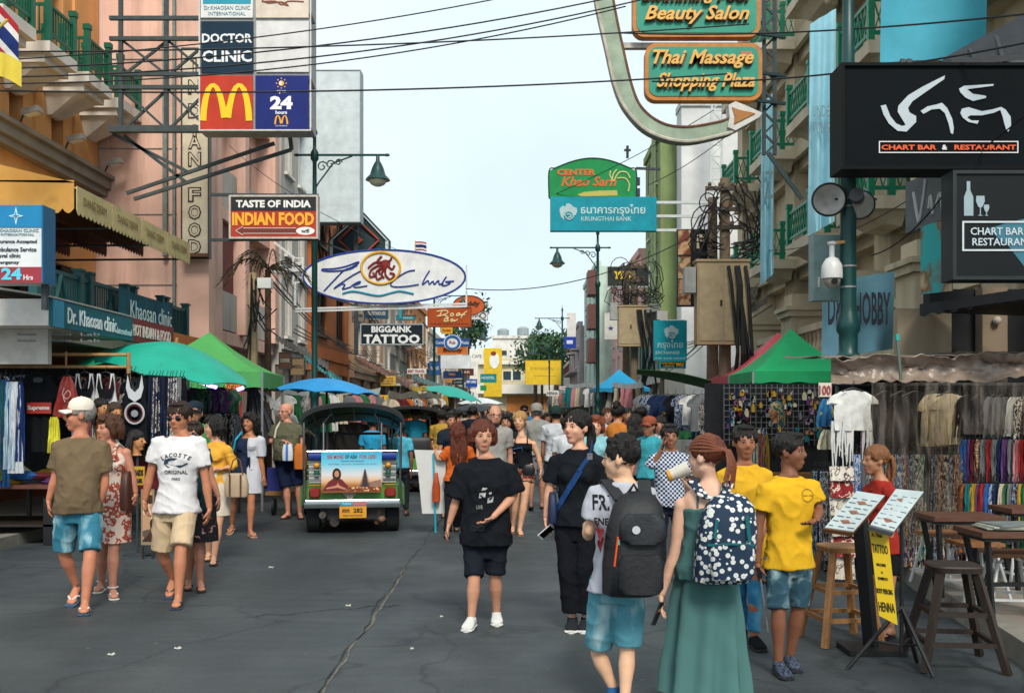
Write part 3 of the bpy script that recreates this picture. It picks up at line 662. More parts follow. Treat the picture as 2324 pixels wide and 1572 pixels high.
# ---------------------------------------------------------------- building helpers
def PLASTER(c, stain='4a3d33', amt=.35, key=None):
    k = ('plaster', c, stain, amt)
    if k in _mats: return _mats[k]
    m, n, l, b = nodes('plaster'); tc = n.new('ShaderNodeTexCoord')
    mp = n.new('ShaderNodeMapping'); mp.inputs['Scale'].default_value = (1.6, 1.6, .18); l.new(tc.outputs['Object'], mp.inputs[0])
    t = n.new('ShaderNodeTexNoise'); t.inputs['Scale'].default_value = 1.3; t.inputs['Detail'].default_value = 7; t.inputs['Roughness'].default_value = .65; l.new(mp.outputs[0], t.inputs['Vector'])
    r = n.new('ShaderNodeValToRGB'); e = r.color_ramp.elements; e[0].position = .5; e[1].position = .78; e[0].color = (0, 0, 0, 1); e[1].color = (amt*1.4,)*3+(1,); l.new(t.outputs['Fac'], r.inputs[0])
    t2 = n.new('ShaderNodeTexNoise'); t2.inputs['Scale'].default_value = .9; t2.inputs['Detail'].default_value = 6; l.new(tc.outputs['Object'], t2.inputs['Vector'])
    r2 = n.new('ShaderNodeValToRGB'); e = r2.color_ramp.elements; e[0].position = .3; e[1].position = .7; c_ = hx(c); e[0].color = (*[x*.80 for x in c_], 1); e[1].color = (*[min(1, x*1.10) for x in c_], 1); l.new(t2.outputs['Fac'], r2.inputs[0])
    x = n.new('ShaderNodeMix'); x.data_type = 'RGBA'; l.new(r.outputs[0], x.inputs[0]); l.new(r2.outputs[0], x.inputs[6]); x.inputs[7].default_value = (*hx(stain), 1)
    l.new(x.outputs[2], b.inputs['Base Color']); b.inputs['Roughness'].default_value = .85; b.inputs['Specular IOR Level'].default_value = .2
    t3 = n.new('ShaderNodeTexNoise'); t3.inputs['Scale'].default_value = 25; l.new(tc.outputs['Object'], t3.inputs['Vector']); bp = n.new('ShaderNodeBump'); bp.inputs['Strength'].default_value = .12; bp.inputs['Distance'].default_value = .01
    l.new(t3.outputs['Fac'], bp.inputs['Height']); l.new(bp.outputs[0], b.inputs['Normal']); _mats[k] = m; return m
GLASS = M('1a2428', .12, .3, 1.5, spec=.7); DARK = M('15181b', .7, .3, 2); STEEL = M('3a4044', .55, .2, 5, metal=.3); WHITEM = M('cfd0ce', .5, .08, 4); GREENP = M('0d5c45', .45, .15, 5); LAMPG = M('0a3b3a', .4, .15, 6); TEALD = M('12484a', .5, .15, 5)
BAMBOO = M('a07a4e', .6, .25, 9); BLACKM = M('121416', .5, .2, 6); RUST = M('6b4a36', .8, .4, 6); WOOD = M('8a6238', .6, .3, 5, stretch=(8, 8, 1)); DWOOD = M('2a211c', .55, .3, 5, stretch=(8, 8, 1)); CHROME = M('9aa0a4', .18, .1, 4, metal=.95)
def facade(name, label, side, X, y0, y1, h, col, floors=3, bay=2.2, win=(1.1, 1.3), z0=.14, first=3.6, depth=9, frame='d8d4cc', shutter=None, balc=None, cat='building', ac=0, seed=1):
    """a shophouse block along the street: wall with real recesses, framed windows, sills, parapet; side -1 left, +1 right"""
    rr = random.Random(seed); T = thing(name, label, cat, Vector((X+side*depth/2, (y0+y1)/2, z0)))
    s = side; wall = MB(); nb = max(1, int(round((y1-y0)/bay))); bw = (y1-y0)/nb; fh = (h-first)/floors
    rec = .18; Xr = X+s*rec
    wall.bx(Xr, X+s*depth, y0, y1, z0, h)                      # body behind the front skin
    ww, wh = min(win[0], bw*.7), min(win[1], fh*.75); zs = [first+fh*i+(fh-wh)*.5 for i in range(floors)]
    lev = [z0+2.9]+[z for q in zs for z in (q, q+wh)]+[h]
    wall.bx(X, Xr-s*.002, y0, y1, z0+2.9, zs[0])
    for i in range(floors): wall.bx(X, Xr-s*.002, y0, y1, zs[i]+wh, (zs[i+1] if i+1 < floors else h))
    for i in range(floors):
        ys = [y0]+[y0+bw*(j+.5)+d*ww/2 for j in range(nb) for d in (-1, 1)]+[y1]
        for a, b in zip(ys[::2], ys[1::2]): wall.bx(X, Xr-s*.002, a, b, zs[i], zs[i]+wh)
    wall.bx(X-s*.12, X+s*.3, y0, y1, h, h+.35); wall.bx(X-s*.06, X-s*.002, y0, y1, first-.12, first+.1)
    part(T, 'wall', wall, PLASTER(col, '55483d', .4))
    for i in range(floors):
        for j in range(nb):
            yc = y0+bw*(j+.5); z = zs[i]; fr = MB()
            for a, b, c, d in ((yc-ww/2, yc-ww/2+.06, z, z+wh), (yc+ww/2-.06, yc+ww/2, z, z+wh), (yc-ww/2+.06, yc+ww/2-.06, z, z+.06), (yc-ww/2+.06, yc+ww/2-.06, z+wh-.06, z+wh), (yc-.03, yc+.03, z+.06, z+wh-.06)): fr.bx(X+s*.06, Xr-s*.004, a, b, c, d)
            w = part(T, 'window', fr, M(frame, .5, .1))
            part(w, 'pane', MB().bx(Xr-s*.03, Xr-s*.012, yc-ww/2+.06, yc+ww/2-.06, z+.06, z+wh-.06), GLASS)
            part(w, 'sill', MB().bx(X-s*.1, X-s*.003, yc-ww/2-.08, yc+ww/2+.08, z-.1, z-.02), M(frame, .6, .1))
            if shutter:
                for d in (-1, 1): part(w, 'shutter', MB().bx(X-s*.05, X-s*.005, yc+d*(ww/2+.02), yc+d*(ww*.98), z, z+wh), M(shutter, .5, .15))
            if balc and rr.random() < balc[1]:
                bm_ = MB().bx(X-s*.7, X-s*.004, yc-bw*.42, yc+bw*.42, z-.5, z-.36)
                bo = part(T, 'balcony', bm_, PLASTER(col)); rl = MB().bx(X-s*.7, X-s*.66, yc-bw*.42, yc+bw*.42, z+.3, z+.36)
                for q in range(9): yy = yc-bw*.42+bw*.84*q/8; rl.bx(X-s*.69, X-s*.665, yy-.015, yy+.015, z-.36, z+.3)
                part(bo, 'railing', rl, M(balc[0], .5, .1))
            if rr.random() < ac:
                a_ = MB().bx(X-s*.38, X-s*.02, yc-.42, yc+.38, z-.75, z-.2); aa = part(T, 'air_conditioner', a_, M('c4c2bc', .5, .12)); part(aa, 'fan', MB().lathe((X-s*.381, yc-.1, z-.47), [(.2, 0), (.2, .02), (0, .02)], 14, (-s, 0, 0)), DARK)
    # dark shop front under a lintel
    for j in range(nb): part(T, 'pillar', MB().bx(X-s*.02, X+s*.16, y0+bw*j+.04, y0+bw*j+.22, z0, z0+2.88), M('5a5048', .7, .3))
    return T
# ---------------------------------------------------------------- left side, near: orange building with terrace
T = thing('orange_building', 'orange stucco building with small green balconies and a terrace under a yellow awning', 'building', (-12, 17.5, .14))
w = MB(); XF = -9.0
w.bx(-16, -9.42, 12.5, 21.2, .14, 14)
ops = [(16.28, .5), (17.87, .5), (19.46, .5)]
for z0, z1, op in ((4.6, 6.7, 0), (6.7, 7.55, 1), (7.55, 8.1, 0), (8.1, 10.2, 1), (10.2, 11.3, 0), (11.3, 13, 1), (13, 14, 0)):
    ys = [12.5]+([y+d*o for y, o in ops for d in (-.5, .5)] if op else [])+[21.2]
    for a, b in zip(ys[::2], ys[1::2]): w.bx(XF, -9.418, a, b, z0, z1)
w.bx(-9.0, -8.94, 16.9, 17.25, 6.75, 14).bx(-9.0, -8.94, 18.5, 18.85, 6.75, 14).bx(-9.0, -8.94, 20.1, 21.2, 6.75, 14)
part(T, 'wall', w, PLASTER('dda066', '9a6038', .3))
w = MB().bx(-9.0, -8.7, 12.5, 21.3, 6.42, 6.62).bx(-9.0, -8.78, 12.5, 21.3, 6.28, 6.418).bx(-9.0, -8.62, 12.5, 21.3, 6.622, 6.70)
part(T, 'cornice', w, PLASTER('8d857c', '5a4a40', .3))
for y, o in ops:
    for z0, z1 in ((6.7, 7.55), (8.1, 10.2), (11.3, 13)):
        q = part(T, 'window', MB().bx(-9.41, -9.36, y-.24, y+.24, z0, z1), M('3a2c26', .6, .2)); part(q, 'pane', MB().bx(-9.355, -9.34, y-.2, y+.2, z0+.05, z1-.05), GLASS)
for y in (15.6, 17.15, 18.7, 20.25):
    b = MB().bx(-9.0, -8.05, y-.02, y+1.04, 7.86, 8.06).bx(-9.0, -8.18, y+.05, y+.97, 7.72, 7.858)
    b.add([(-9, y+.1, 7.715), (-9, y+.92, 7.715), (-8.3, y+.92, 7.715), (-8.3, y+.1, 7.715), (-9, y+.3, 7.35), (-9, y+.72, 7.35), (-8.9, y+.72, 7.35), (-8.9, y+.3, 7.35)], [(0, 1, 2, 3), (7, 6, 5, 4), (3, 2, 6, 7), (0, 3, 7, 4), (2, 1, 5, 6), (1, 0, 4, 5)])
    bo = part(T, 'balcony', b, PLASTER('dcd4ca', '6a5a4c', .25))
    r = MB()
    for px, py in ((-8.1, y+.03), (-8.1, y+.99), (-8.55, y+.03), (-8.55, y+.99), (-8.93, y+.03)): r.bx(px-.05, px+.05, py-.05, py+.05, 8.062, 8.85).bx(px-.065, px+.065, py-.065, py+.065, 8.852, 8.95)
    for z in (8.2, 8.68):
        r.bx(-8.12, -8.08, y+.081, y+.939, z, z+.05); r.bx(-8.9, -8.14, y+.01, y+.05, z, z+.05)
    for i in range(9): r.bx(-8.115, -8.085, y+.1+i*.1, y+.12+i*.1, 8.25, 8.68); r.bx(-8.86+i*.085, -8.845+i*.085, y+.015, y+.045, 8.25, 8.68)
    part(bo, 'railing', r, GREENP)
# terrace slab, rail, posts and shaded inner wall
w = MB().bx(-9.0, -6.75, 13.4, 20.4, 2.75, 3.0); part(T, 'terrace', w, PLASTER('8e867a'))
w = MB()
for i, y in enumerate((14.0, 15.4, 15.75, 17.2, 17.55, 18.9, 19.15, 20.3)): w.bx(-6.85, -6.73, y-.06, y+.06, 3.0, 3.86).bx(-6.87, -6.71, y-.08, y+.08, 3.862, 3.9)
for z in (3.72, 3.1): w.bx(-6.82, -6.76, 14.06, 20.24, z, z+.06)
for i in range(72): w.bx(-6.8, -6.775, 14.12+i*.085, 14.14+i*.085, 3.16, 3.72)
for y in (14.7, 16.5, 18.2): w.beam((-6.74, y-.25, 3.1), (-6.74, y, 3.72), .05, .02); w.beam((-6.74, y+.25, 3.1), (-6.74, y, 3.72), .05, .02)
part(T, 'railing', w, TEALD)
w = MB()
for y in (14.6, 16.2, 17.8, 19.4): w.bx(-8.99, -8.9, y, y+1.0, 3.0, 4.55)
part(T, 'doorway', w, M('1d1815', .7, .3))
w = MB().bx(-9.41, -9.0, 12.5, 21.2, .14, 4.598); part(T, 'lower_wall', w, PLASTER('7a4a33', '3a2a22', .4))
# yellow scalloped awning, one panel per bay
def scallop(y0, y1, n, axis, fix, zt, zb, mb, th=.012):
    pts = []
    for i in range(n):
        for q in range(5): a = q/5; pts.append((y0+(y1-y0)*(i+a)/n, zb-.07*math.sin(math.pi*a)))
    pts.append((y1, zb)); poly = [(y0, zt)]+pts+[(y1, zt)]
    if axis == 'y': mb.prism([(y, z) for y, z in poly], (fix, 0, 0), YV, ZV, th)
    else: mb.prism([(x, z) for x, z in poly], (0, fix, 0), XV, ZV, th)
A = thing('awning', 'faded yellow scalloped fabric awning sheltering the terrace of the orange building', 'awning', (-7.6, 16.7, 4.4))
w = MB().sheet(lambda u, v: (lerp(-8.98, -6.32, u), lerp(14.25, 19.15, v), 5.55-.62*u-.08*math.sin(math.pi*u)-.10*max(0, u-.8)*5*.4-.03*math.sin(v*math.pi*8)), 12, 32, .02)
part(A, 'canopy', w, MPAT('awning', [(.3, 'b5935a'), (.5, 'c9a055'), (.7, 'b39f74')], 'noise', 2, .85, None, 'LINEAR'), True)
for i in range(4):
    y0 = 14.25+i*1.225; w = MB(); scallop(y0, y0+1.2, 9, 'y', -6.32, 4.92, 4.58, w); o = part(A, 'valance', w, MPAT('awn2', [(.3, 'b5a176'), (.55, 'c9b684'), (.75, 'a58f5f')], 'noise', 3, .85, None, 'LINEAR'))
    part(o, 'lettering', text_mb('DANG DERM', (-6.30, y0+.6, 4.74), YV, ZV, .12, .8, .003), M('7d6a45', .9))
w = MB(); scallop(-8.98, -6.35, 16, 'x', 14.25, 5.0, 4.6, w); w.prism([(-8.98, 5.0), (-6.35, 4.96), (-6.35, 4.97), (-8.98, 5.6)], (0, 14.25, 0), XV, ZV, .012); part(A, 'end_panel', w, MPAT('awn3', [(.3, 'b98444'), (.6, 'c9984e'), (.8, 'ab783c')], 'noise', 2, .85, None, 'LINEAR'))
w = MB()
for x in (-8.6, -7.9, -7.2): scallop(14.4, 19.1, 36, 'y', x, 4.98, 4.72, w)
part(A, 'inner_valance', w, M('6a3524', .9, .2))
w = MB()
for y in (14.3, 15.9, 17.5, 19.1): w.tube([(-8.97, y, 4.6), (-6.36, y, 4.62), (-6.36, y, 4.9)], .02, 6)
part(A, 'frame', w, STEEL)
for i, (u, v) in enumerate(((45, 300), (148, 352), (238, 398))):
    Y = -8.66*F/(u-UC); b = Vector((-8.66, Y, 6.70)); w = MB().tube([b, b+Vector((.05, 0, .12)), b+Vector((.16, 0, .17))], .02, 6); L_ = solo('floodlight', MB().box(b+Vector((.22, -.02, .2)), (.30, .2, .1), Matrix.Rotation(R(-14), 3, 'Y')), M('8b8880', .5, .2), ['grey floodlight on the cornice nearest the flag', 'grey floodlight in the middle of the orange cornice', 'grey floodlight on the cornice end beside the pink wall'][i], 'floodlight', 'floodlights on the cornice')
    part(L_, 'bracket', w, STEEL); part(L_, 'lens', MB().box(b+Vector((.235, -.02, .145)), (.24, .15, .012), Matrix.Rotation(R(-14), 3, 'Y')), M('d8d8d0', .2))
# ---------------------------------------------------------------- pink building and what follows it on the left
T = thing('pink_building', 'faded pink stained building with blank end wall behind the steel sign frame', 'building', (-9, 24, .14))
w = MB().bx(-14, -7.25, 21.3, 28, .14, 14); w.bx(-7.25, -6.6, 21.22, 22.2, .14, 14); w.bx(-7.25, -6.9, 22.2, 28, 6.2, 6.5).bx(-7.25, -6.9, 22.2, 28, 9.2, 9.5).bx(-7.25, -6.9, 22.2, 28, 3.3, 3.6)
w.bx(-7.25, -6.75, 24.6, 24.95, 3.6, 14).bx(-7.25, -6.75, 27.6, 28, 3.6, 14)
part(T, 'wall', w, PLASTER('e6bdac', '7a5646', .45))
w = MB()
for z in (4.4, 5.9, 7.3, 9.2): w.bx(-13.9, -7.3, 21.28, 21.298, z, z+.015)
w.bx(-7.36, -7.3, 21.17, 21.23, 1, 13).bx(-7.55, -7.46, 21.12, 21.2, 5, 13); part(T, 'drain_pipe', w, M('7a8480', .6, .3))
for z in (3.65, 6.55, 9.55):
    w = MB().bx(-7.0, -6.96, 22.3, 27.5, z+.0, z+.9); part(T, 'balcony_panel', w, PLASTER('b9b4ac', '5a5048', .5)); 
    for y in (22.6, 25.2): q = part(T, 'window', MB().bx(-7.24, -7.2, y, y+1.6, z+.95, z+2.2), M('4a4038', .6)); part(q, 'pane', MB().bx(-7.195, -7.18, y+.06, y+1.54, z+1.0, z+2.15), GLASS)
part(T, 'maroon_panel', MB().bx(-7.2, -7.02, 22.3, 24.5, 3.6, 6.2), M('6d3330', .7, .25))
T = facade('grey_white_building', 'grey white concrete building with tall piers behind the square sign stack', -1, -6.7, 28.1, 31.5, 10.6, 'b7b4ae', 3, 1.7, (.9, 1.9), seed=3)
T = facade('orange_building', 'burnt orange building with dark lattice under the blank billboard', -1, -6.6, 31.6, 38.5, 9.5, 'b86a3a', 2, 3.4, (1.6, 1.6), frame='3a2a22', seed=4)
w = MB()
for i in range(5):
    for a, b in ((0, 1), (1, 0)): w.beam((-6.56, 31.9+i*1.2, 6.6+1.6*a), (-6.56, 33.1+i*1.2, 6.6+1.6*b), .06)
part(T, 'lattice', w, RUST)
T = thing('rooftop_sign', 'dark gabled roof sign with red diamonds above the oval club sign', 'sign', P(815, 600, 33))
pts = [(745, 615), (745, 545), (822, 478), (885, 545), (885, 615)]
def poly_px(pts, Y, u0, v0): return [((u-u0)*Y/F, (v0-v)*Y/F) for u, v in pts]
part(T, 'board', MB().prism(poly_px(pts, 33, 815, 546), P(815, 546, 33), XV, ZV, -.25), M('12333a', .5, .15))
w = MB()
for a, b in ((pts[0], pts[1]), (pts[1], pts[2]), (pts[2], pts[3]), (pts[3], pts[4])):
    f_ = lambda p: P(lerp(815, p[0], .9), lerp(552, p[1], .9), 32.98); w.beam(f_(a), f_(b), .1, .04)
part(T, 'white_trim', w, M('c4d0d0', .5, .05))
dm = lambda r: [P(815+x*r, 545+y*r*.93, 32.96) for x, y in ((0, -1), (1, 0), (0, 1), (-1, 0))]
w = MB(); q = dm(46)
for i in range(4): w.beam(q[i], q[(i+1) % 4], .14, .05)
w.add(dm(9)+[p+Vector((0, -.03, 0)) for p in dm(9)], [(4, 5, 6, 7), (0, 1, 5, 4), (1, 2, 6, 5), (2, 3, 7, 6), (3, 0, 4, 7)]); part(T, 'red_diamond', w, M('a8402c', .5, .1))
cols = ['c9a58c', 'b5b0a6', 'c98a4a', 'd3cbbb', 'b88f80', 'd9cfae', 'a9a49c', 'cdbd9a']
y = 38.6; rr = random.Random(5)
for i, (w_, h, c, lb) in enumerate(((8, 8.2, 'b99a80', 'buff shophouse beyond the oval club sign on the left'), (9, 7.6, '9d958b', 'grey shophouse behind the black and white tattoo sign'), (10, 8.0, 'c58a55', 'peach shophouse behind the brown roof bar sign'), (12, 7.0, 'cfc7b8', 'cream shophouse left of the far yellow hoardings'), (16, 6.6, 'b9ada0', 'pale shophouse row farthest down the left side'), (24, 6.2, 'c9c0b2', 'low beige row ending the left side of the street'))):
    facade('shophouse', lb, -1, -6.4+.1*i, y, y+w_, h, c, 2, 2.6, (1.2, 1.3), first=3.4, seed=20+i, ac=.5, balc=('3d4a4a', .3)); y += w_+.1
# ---------------------------------------------------------------- right side: cream building with green balconies
T = thing('balcony_building', 'cream hotel building with rows of green lattice balconies on the right', 'building', (11, 22, .15))
w = MB(); XR = 7.4
w.bx(XR+.4, 16, 9.5, 34, .15, 16)
lv = [(2.9, 5.75), (5.75, 8.65), (8.65, 11.55), (11.55, 16)]
for z0, z1 in lv:
    w.bx(XR, XR+.398, 9.5, 34, z0-.0, z0+.28)
    for i in range(7): y = 9.5+i*3.5; w.bx(XR, XR+.398, y, y+.9, z0+.282, z1)
    w.bx(XR, XR+.398, 33.3, 34, z0+.282, z1); w.bx(XR+.1, XR+.397, 9.5, 34, z1-.5, z1-.002)
w.bx(XR-.12, XR-.002, 9.5, 34, 5.5, 5.72).bx(XR-.12, XR-.002, 9.5, 34, 8.4, 8.62).bx(XR-.12, XR-.002, 9.5, 34, 11.3, 11.52)
part(T, 'wall', w, PLASTER('cbbb9e', '5c5040', .35))
for zi, z in enumerate((5.5, 8.4, 11.3)):
    for i in range(6):
        y = 10.6+i*3.9+.25; b = MB().bx(6.5, XR-.122, y, y+1.9, z, z+.24)
        b.add([(XR-.122, y+.2, z-.002), (XR-.122, y+1.7, z-.002), (6.7, y+1.7, z-.002), (6.7, y+.2, z-.002), (XR-.122, y+.4, z-.26), (XR-.122, y+1.5, z-.26), (6.95, y+1.5, z-.2), (6.95, y+.4, z-.2)], [(0, 1, 2, 3), (7, 6, 5, 4), (3, 2, 6, 7), (0, 3, 7, 4), (2, 1, 5, 6), (1, 0, 4, 5)])
        bo = part(T, 'balcony', b, PLASTER('d3c6ae', '5c5040', .3)); r = MB()
        for px, py in ((6.56, y+.06), (6.56, y+1.84), (6.95, y+.06), (6.95, y+1.84)): r.bx(px-.06, px+.06, py-.06, py+.06, z+.242, z+1.15).bx(px-.075, px+.075, py-.075, py+.075, z+1.152, z+1.25)
        for zz in (z+.36, z+.98): r.bx(6.54, 6.58, y+.122, y+1.778, zz, zz+.07); r.bx(6.622, XR-.13, y+.04, y+.08, zz, zz+.07)
        for q in range(8):
            a = y+.12+q*.2; r.beam((6.56, a, z+.42), (6.56, a+.24, z+.98), .03, .02); r.beam((6.57, a+.24, z+.42), (6.57, a, z+.98), .03, .02)
        for q in range(4): a = 6.63+q*.16; r.beam((a, y+.055, z+.42), (a+.16, y+.055, z+.98), .03, .02); r.beam((a+.16, y+.065, z+.42), (a, y+.065, z+.98), .03, .02)
        part(bo, 'railing', r, M('0f7a58', .45, .15, 5))
        wd = part(T, 'window', MB().bx(XR+.36, XR+.395, y+.3, y+1.6, z+.3, z+2.3), M('2a3a38', .5, .2)); part(wd, 'pane', MB().bx(XR+.34, XR+.357, y+.38, y+1.52, z+.38, z+2.22), GLASS)
# balustraded first-floor parapet with stepped piers
w = MB()
for y in (10.4, 13.2, 16.4, 20, 24, 28):
    w.bx(6.5, 7.39, y, y+.9, 2.6, 4.0).bx(6.42, 7.39, y-.08, y+.98, 4.002, 4.14).bx(6.36, 7.39, y-.14, y+1.04, 4.142, 4.24).bx(6.55, 7.39, y+.1, y+.8, 4.242, 4.55)
w.bx(6.6, 7.39, 11.3, 30, 2.5, 3.0); w.bx(6.62, 6.9, 11.31, 29.9, 3.55, 3.7)
for i in range(60): w.lathe((6.75, 11.45+i*.3, 3.0), [(.05, 0), (.08, .15), (.04, .35), (.06, .55)], 6)
part(T, 'parapet', w, PLASTER('cdbfa4', '5c5040', .4))
w = MB()
for z, y in ((11.1, 18.2), (11.1, 22.1), (8.2, 14.3)): w.ell((6.9, y, z), (.12, .5, .3)); w.ell((6.75, y-.3, z-.3), (.1, .22, .22))
part(T, 'corbel', w, PLASTER('c9bda5'), True)
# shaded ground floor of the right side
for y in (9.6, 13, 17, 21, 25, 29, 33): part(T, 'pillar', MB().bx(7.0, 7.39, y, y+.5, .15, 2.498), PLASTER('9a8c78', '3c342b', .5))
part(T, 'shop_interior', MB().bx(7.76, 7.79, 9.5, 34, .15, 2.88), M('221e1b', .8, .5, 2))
# farther right
T = facade('green_building', 'olive green narrow building with pipes beyond the balcony building', 1, 6.6, 47, 52.5, 14.6, '7f9160', 5, 2.6, (.9, 1.6), frame='c8ccb8', seed=7, depth=3)
w = MB(); [w.tube([(6.5, 48+i*.5, 3), (6.5, 48+i*.5, 15.5)], .06, 6) for i in range(3)]; part(T, 'pipe', w, M('8fa070', .5))
T = thing('white_tower', 'blank white tower block with a lattice mast rising behind the right side', 'building', (9, 46, .15)); part(T, 'wall', MB().bx(7.35, 14, 45.5, 46.9, .15, P(0, 242, 45.5).z), PLASTER('cfd0d0', '9aa0a0', .15))
part(T, 'roof_parapet', MB().bx(7.3, 14.05, 45.4, 46.95, P(0, 242, 45.5).z+.01, P(0, 242, 45.5).z+.3), PLASTER('c4c6c6'))
w = MB(); a = [P(u, 590, 44) for u in (1608, 1634)]; b = [P(u, 225, 44) for u in (1616, 1641)]
for i in range(2): w.beam(a[i], b[i], .09)
for i in range(14): p, q = lerp(a[0], b[0], i/14), lerp(a[1], b[1], (i+1)/14); w.beam(p, q, .05) if i % 2 else w.beam(lerp(a[1], b[1], i/14), lerp(a[0], b[0], (i+1)/14), .05); w.beam(lerp(a[0], b[0], i/14), lerp(a[1], b[1], i/14), .05)
w.beam((a[0]+a[1])/2-ZV*8, (a[0]+a[1])/2, .2); solo('lattice_mast', w, M('b4bcbc', .5, .1), 'pale steel lattice mast in front of the blank white tower', 'mast')
T = facade('pink_shophouse', 'pale pink shophouse with a flat roof behind the dark yes signboard', 1, 6.4, 53, 70, P(0, 578, 53).z, 'd3a9a2', 3, 3.4, (1.3, 1.3), seed=9, ac=.3)
T = facade('white_shophouse', 'white colonial shophouse with green shutters on the right side', 1, 5.6, 40, 52, 5.4, 'd2d0ca', 1, 2.0, (.8, 1.5), first=3.0, shutter='1f6a54', seed=10, depth=1)
part(T, 'eaves', MB().prism([(0, 0), (-.9, -.15), (-.9, -.05), (0, .35)], (5.6, 40, 5.76), XV, ZV, -12), M('8d8f8c', .7, .2))
T = facade('mint_building', 'narrow mint green building with brown louvred balconies far on the right', 1, 5.4, 70.2, 84, P(0, 612, 72).z, 'b9cfc0', 4, 4.4, (1.4, 1.6), seed=11)
for i in range(3): part(T, 'louvre', MB().bx(4.8, 5.39, 70.4, 72.4, 5.2+i*2.4, 6.9+i*2.4), M('5d3a34', .6, .2))
facade('shophouse', 'grey mauve shophouse just left of the mint green building', 1, 5.0, 84.2, 100, 9.0, 'a59a9c', 3, 3, seed=12, balc=('5a3a34', .5)); facade('shophouse', 'pale shophouse farthest along the right side', 1, 5.0, 100.2, 135, 6.5, 'c6bdb2', 2, 4, seed=13)
# ---------------------------------------------------------------- closing the street
def block(name, label, u0, v0, u1, Y, col, d=12, vb=905, wins=None, wc='2a3b40', cat='building'):
    T = thing(name, label, cat, P((u0+u1)/2, vb, Y)*1); T.location.z = 0; T['_org'] = (T.location.x, T.location.y, 0.0)
    a, b = P(u0, v0, Y), P(u1, vb, Y); part(T, 'wall', MB().bx(a.x, b.x, Y, Y+d, 0, a.z), PLASTER(col, '8a8074', .2))
    part(T, 'parapet', MB().bx(a.x-.3, b.x+.3, Y-.3, Y+.2, a.z+.01, a.z+.5), PLASTER(col))
    for (x0, y0, x1, y1) in wins or []:
        p, q = P(x0, y0, Y-.05), P(x1, y1, Y-.05); f_ = part(T, 'window', MB().bx(p.x-.12, q.x+.12, Y-.06, Y-.005, q.z-.12, p.z+.12), M('d8d2c4', .6)); part(f_, 'pane', MB().bx(p.x, q.x, Y-.09, Y-.065, q.z, p.z), M(wc, .2, .2))
    return T
T = block('arched_gatehouse', 'cream building with a wide white entrance band closing the far end of the street', 1085, 822, 1300, 135, 'cbbf9e', wins=[(1142, 842, 1160, 862), (1164, 842, 1182, 862), (1196, 842, 1214, 862), (1105, 845, 1120, 862), (1235, 842, 1252, 862)])
part(T, 'entrance_band', MB().bx(P(1082, 0, 134).x, P(1288, 0, 134).x, 133.2, 134.6, P(0, 893, 134).z, P(0, 872, 134).z), M('ddd8cc', .6)); part(T, 'string_course', MB().bx(P(1085, 0, 134).x, P(1300, 0, 134).x, 134.4, 134.9, P(0, 826, 134).z, P(0, 818, 134).z), M('ddd8cc', .6))
part(T, 'orange_front', MB().bx(P(1150, 0, 134).x, P(1240, 0, 134).x, 134.7, 134.95, 0, P(0, 898, 134).z), M('c07a3a', .6))
block('white_block', 'plain white block with rooftop tanks standing behind the end of the street', 1118, 768, 1230, 170, 'd9d6ce', wins=[(1130, 795, 1150, 806), (1170, 795, 1190, 806)])
T = block('pale_block', 'low pale block with a flat roof at the far left end', 1060, 800, 1120, 160, 'd3d0c8')
for i, (u, v) in enumerate(((1142, 768), (1187, 764))):
    c = P(u, v, 172); solo('water_tank', MB().lathe(c, [(1.0, 0), (1.0, 1.4), (.6, 1.7), (0, 1.7)], 14), M('8f989a', .5), ['left rooftop water tank on the far white block', 'right rooftop water tank on the far white block'][i], 'tank', 'rooftop tanks', True)
# far trees: trunk, limbs and many leaf faces with gaps
def tree(label, c, rw, rh, n, seed, cols=('2c4a30', '1d3524'), trunk=2.0):
    rr = random.Random(seed); T = thing('tree', label, 'tree', c); t = MB(); top = Vector(c)+ZV*(trunk+rh); lf = MB()
    t.tube([c, c+ZV*trunk, top], [rw*.09, rw*.06, rw*.02], 7)
    cl = []
    for i in range(14):
        a = rr.uniform(0, 6.28); z = rr.uniform(-.7, .9); q = math.sqrt(max(.05, 1-z*z))*rr.uniform(.5, 1); p = Vector(c)+ZV*(trunk+rh+z*rh*.8)+Vector((math.cos(a)*q*rw, math.sin(a)*q*rw, 0))*.75; cl.append((p, rw*rr.uniform(.25, .5))); t.tube([c+ZV*(trunk*.8+rh*.3*rr.random()), lerp(Vector(c)+ZV*trunk, p, .5)+ZV*.1, p], [rw*.035, rw*.02, .01], 5)
    for i in range(n):
        p, r_ = rr.choice(cl); d = Vector((rr.gauss(0, 1), rr.gauss(0, 1), rr.gauss(0, .8))).normalized()*r_*rr.uniform(.5, 1.1); q = p+d; s = rw*rr.uniform(.04, .09); e = Vector((rr.gauss(0, 1), rr.gauss(0, 1), rr.gauss(0, 1))).normalized(); g_ = e.cross(d).normalized() if e.cross(d).length > 1e-4 else XV
        lf.add([q-e*s, q+g_*s*.6, q+e*s, q-g_*s*.6], [(0, 1, 2, 3)])
    part(T, 'trunk', t, M('4a3b2e', .8, .3)); part(T, 'crown', lf, MPAT('leaf'+cols[0], [(.3, cols[1]), (.5, cols[0]), (.7, '4a6a3c')], 'noise', 1.2, .7, None, 'LINEAR'))
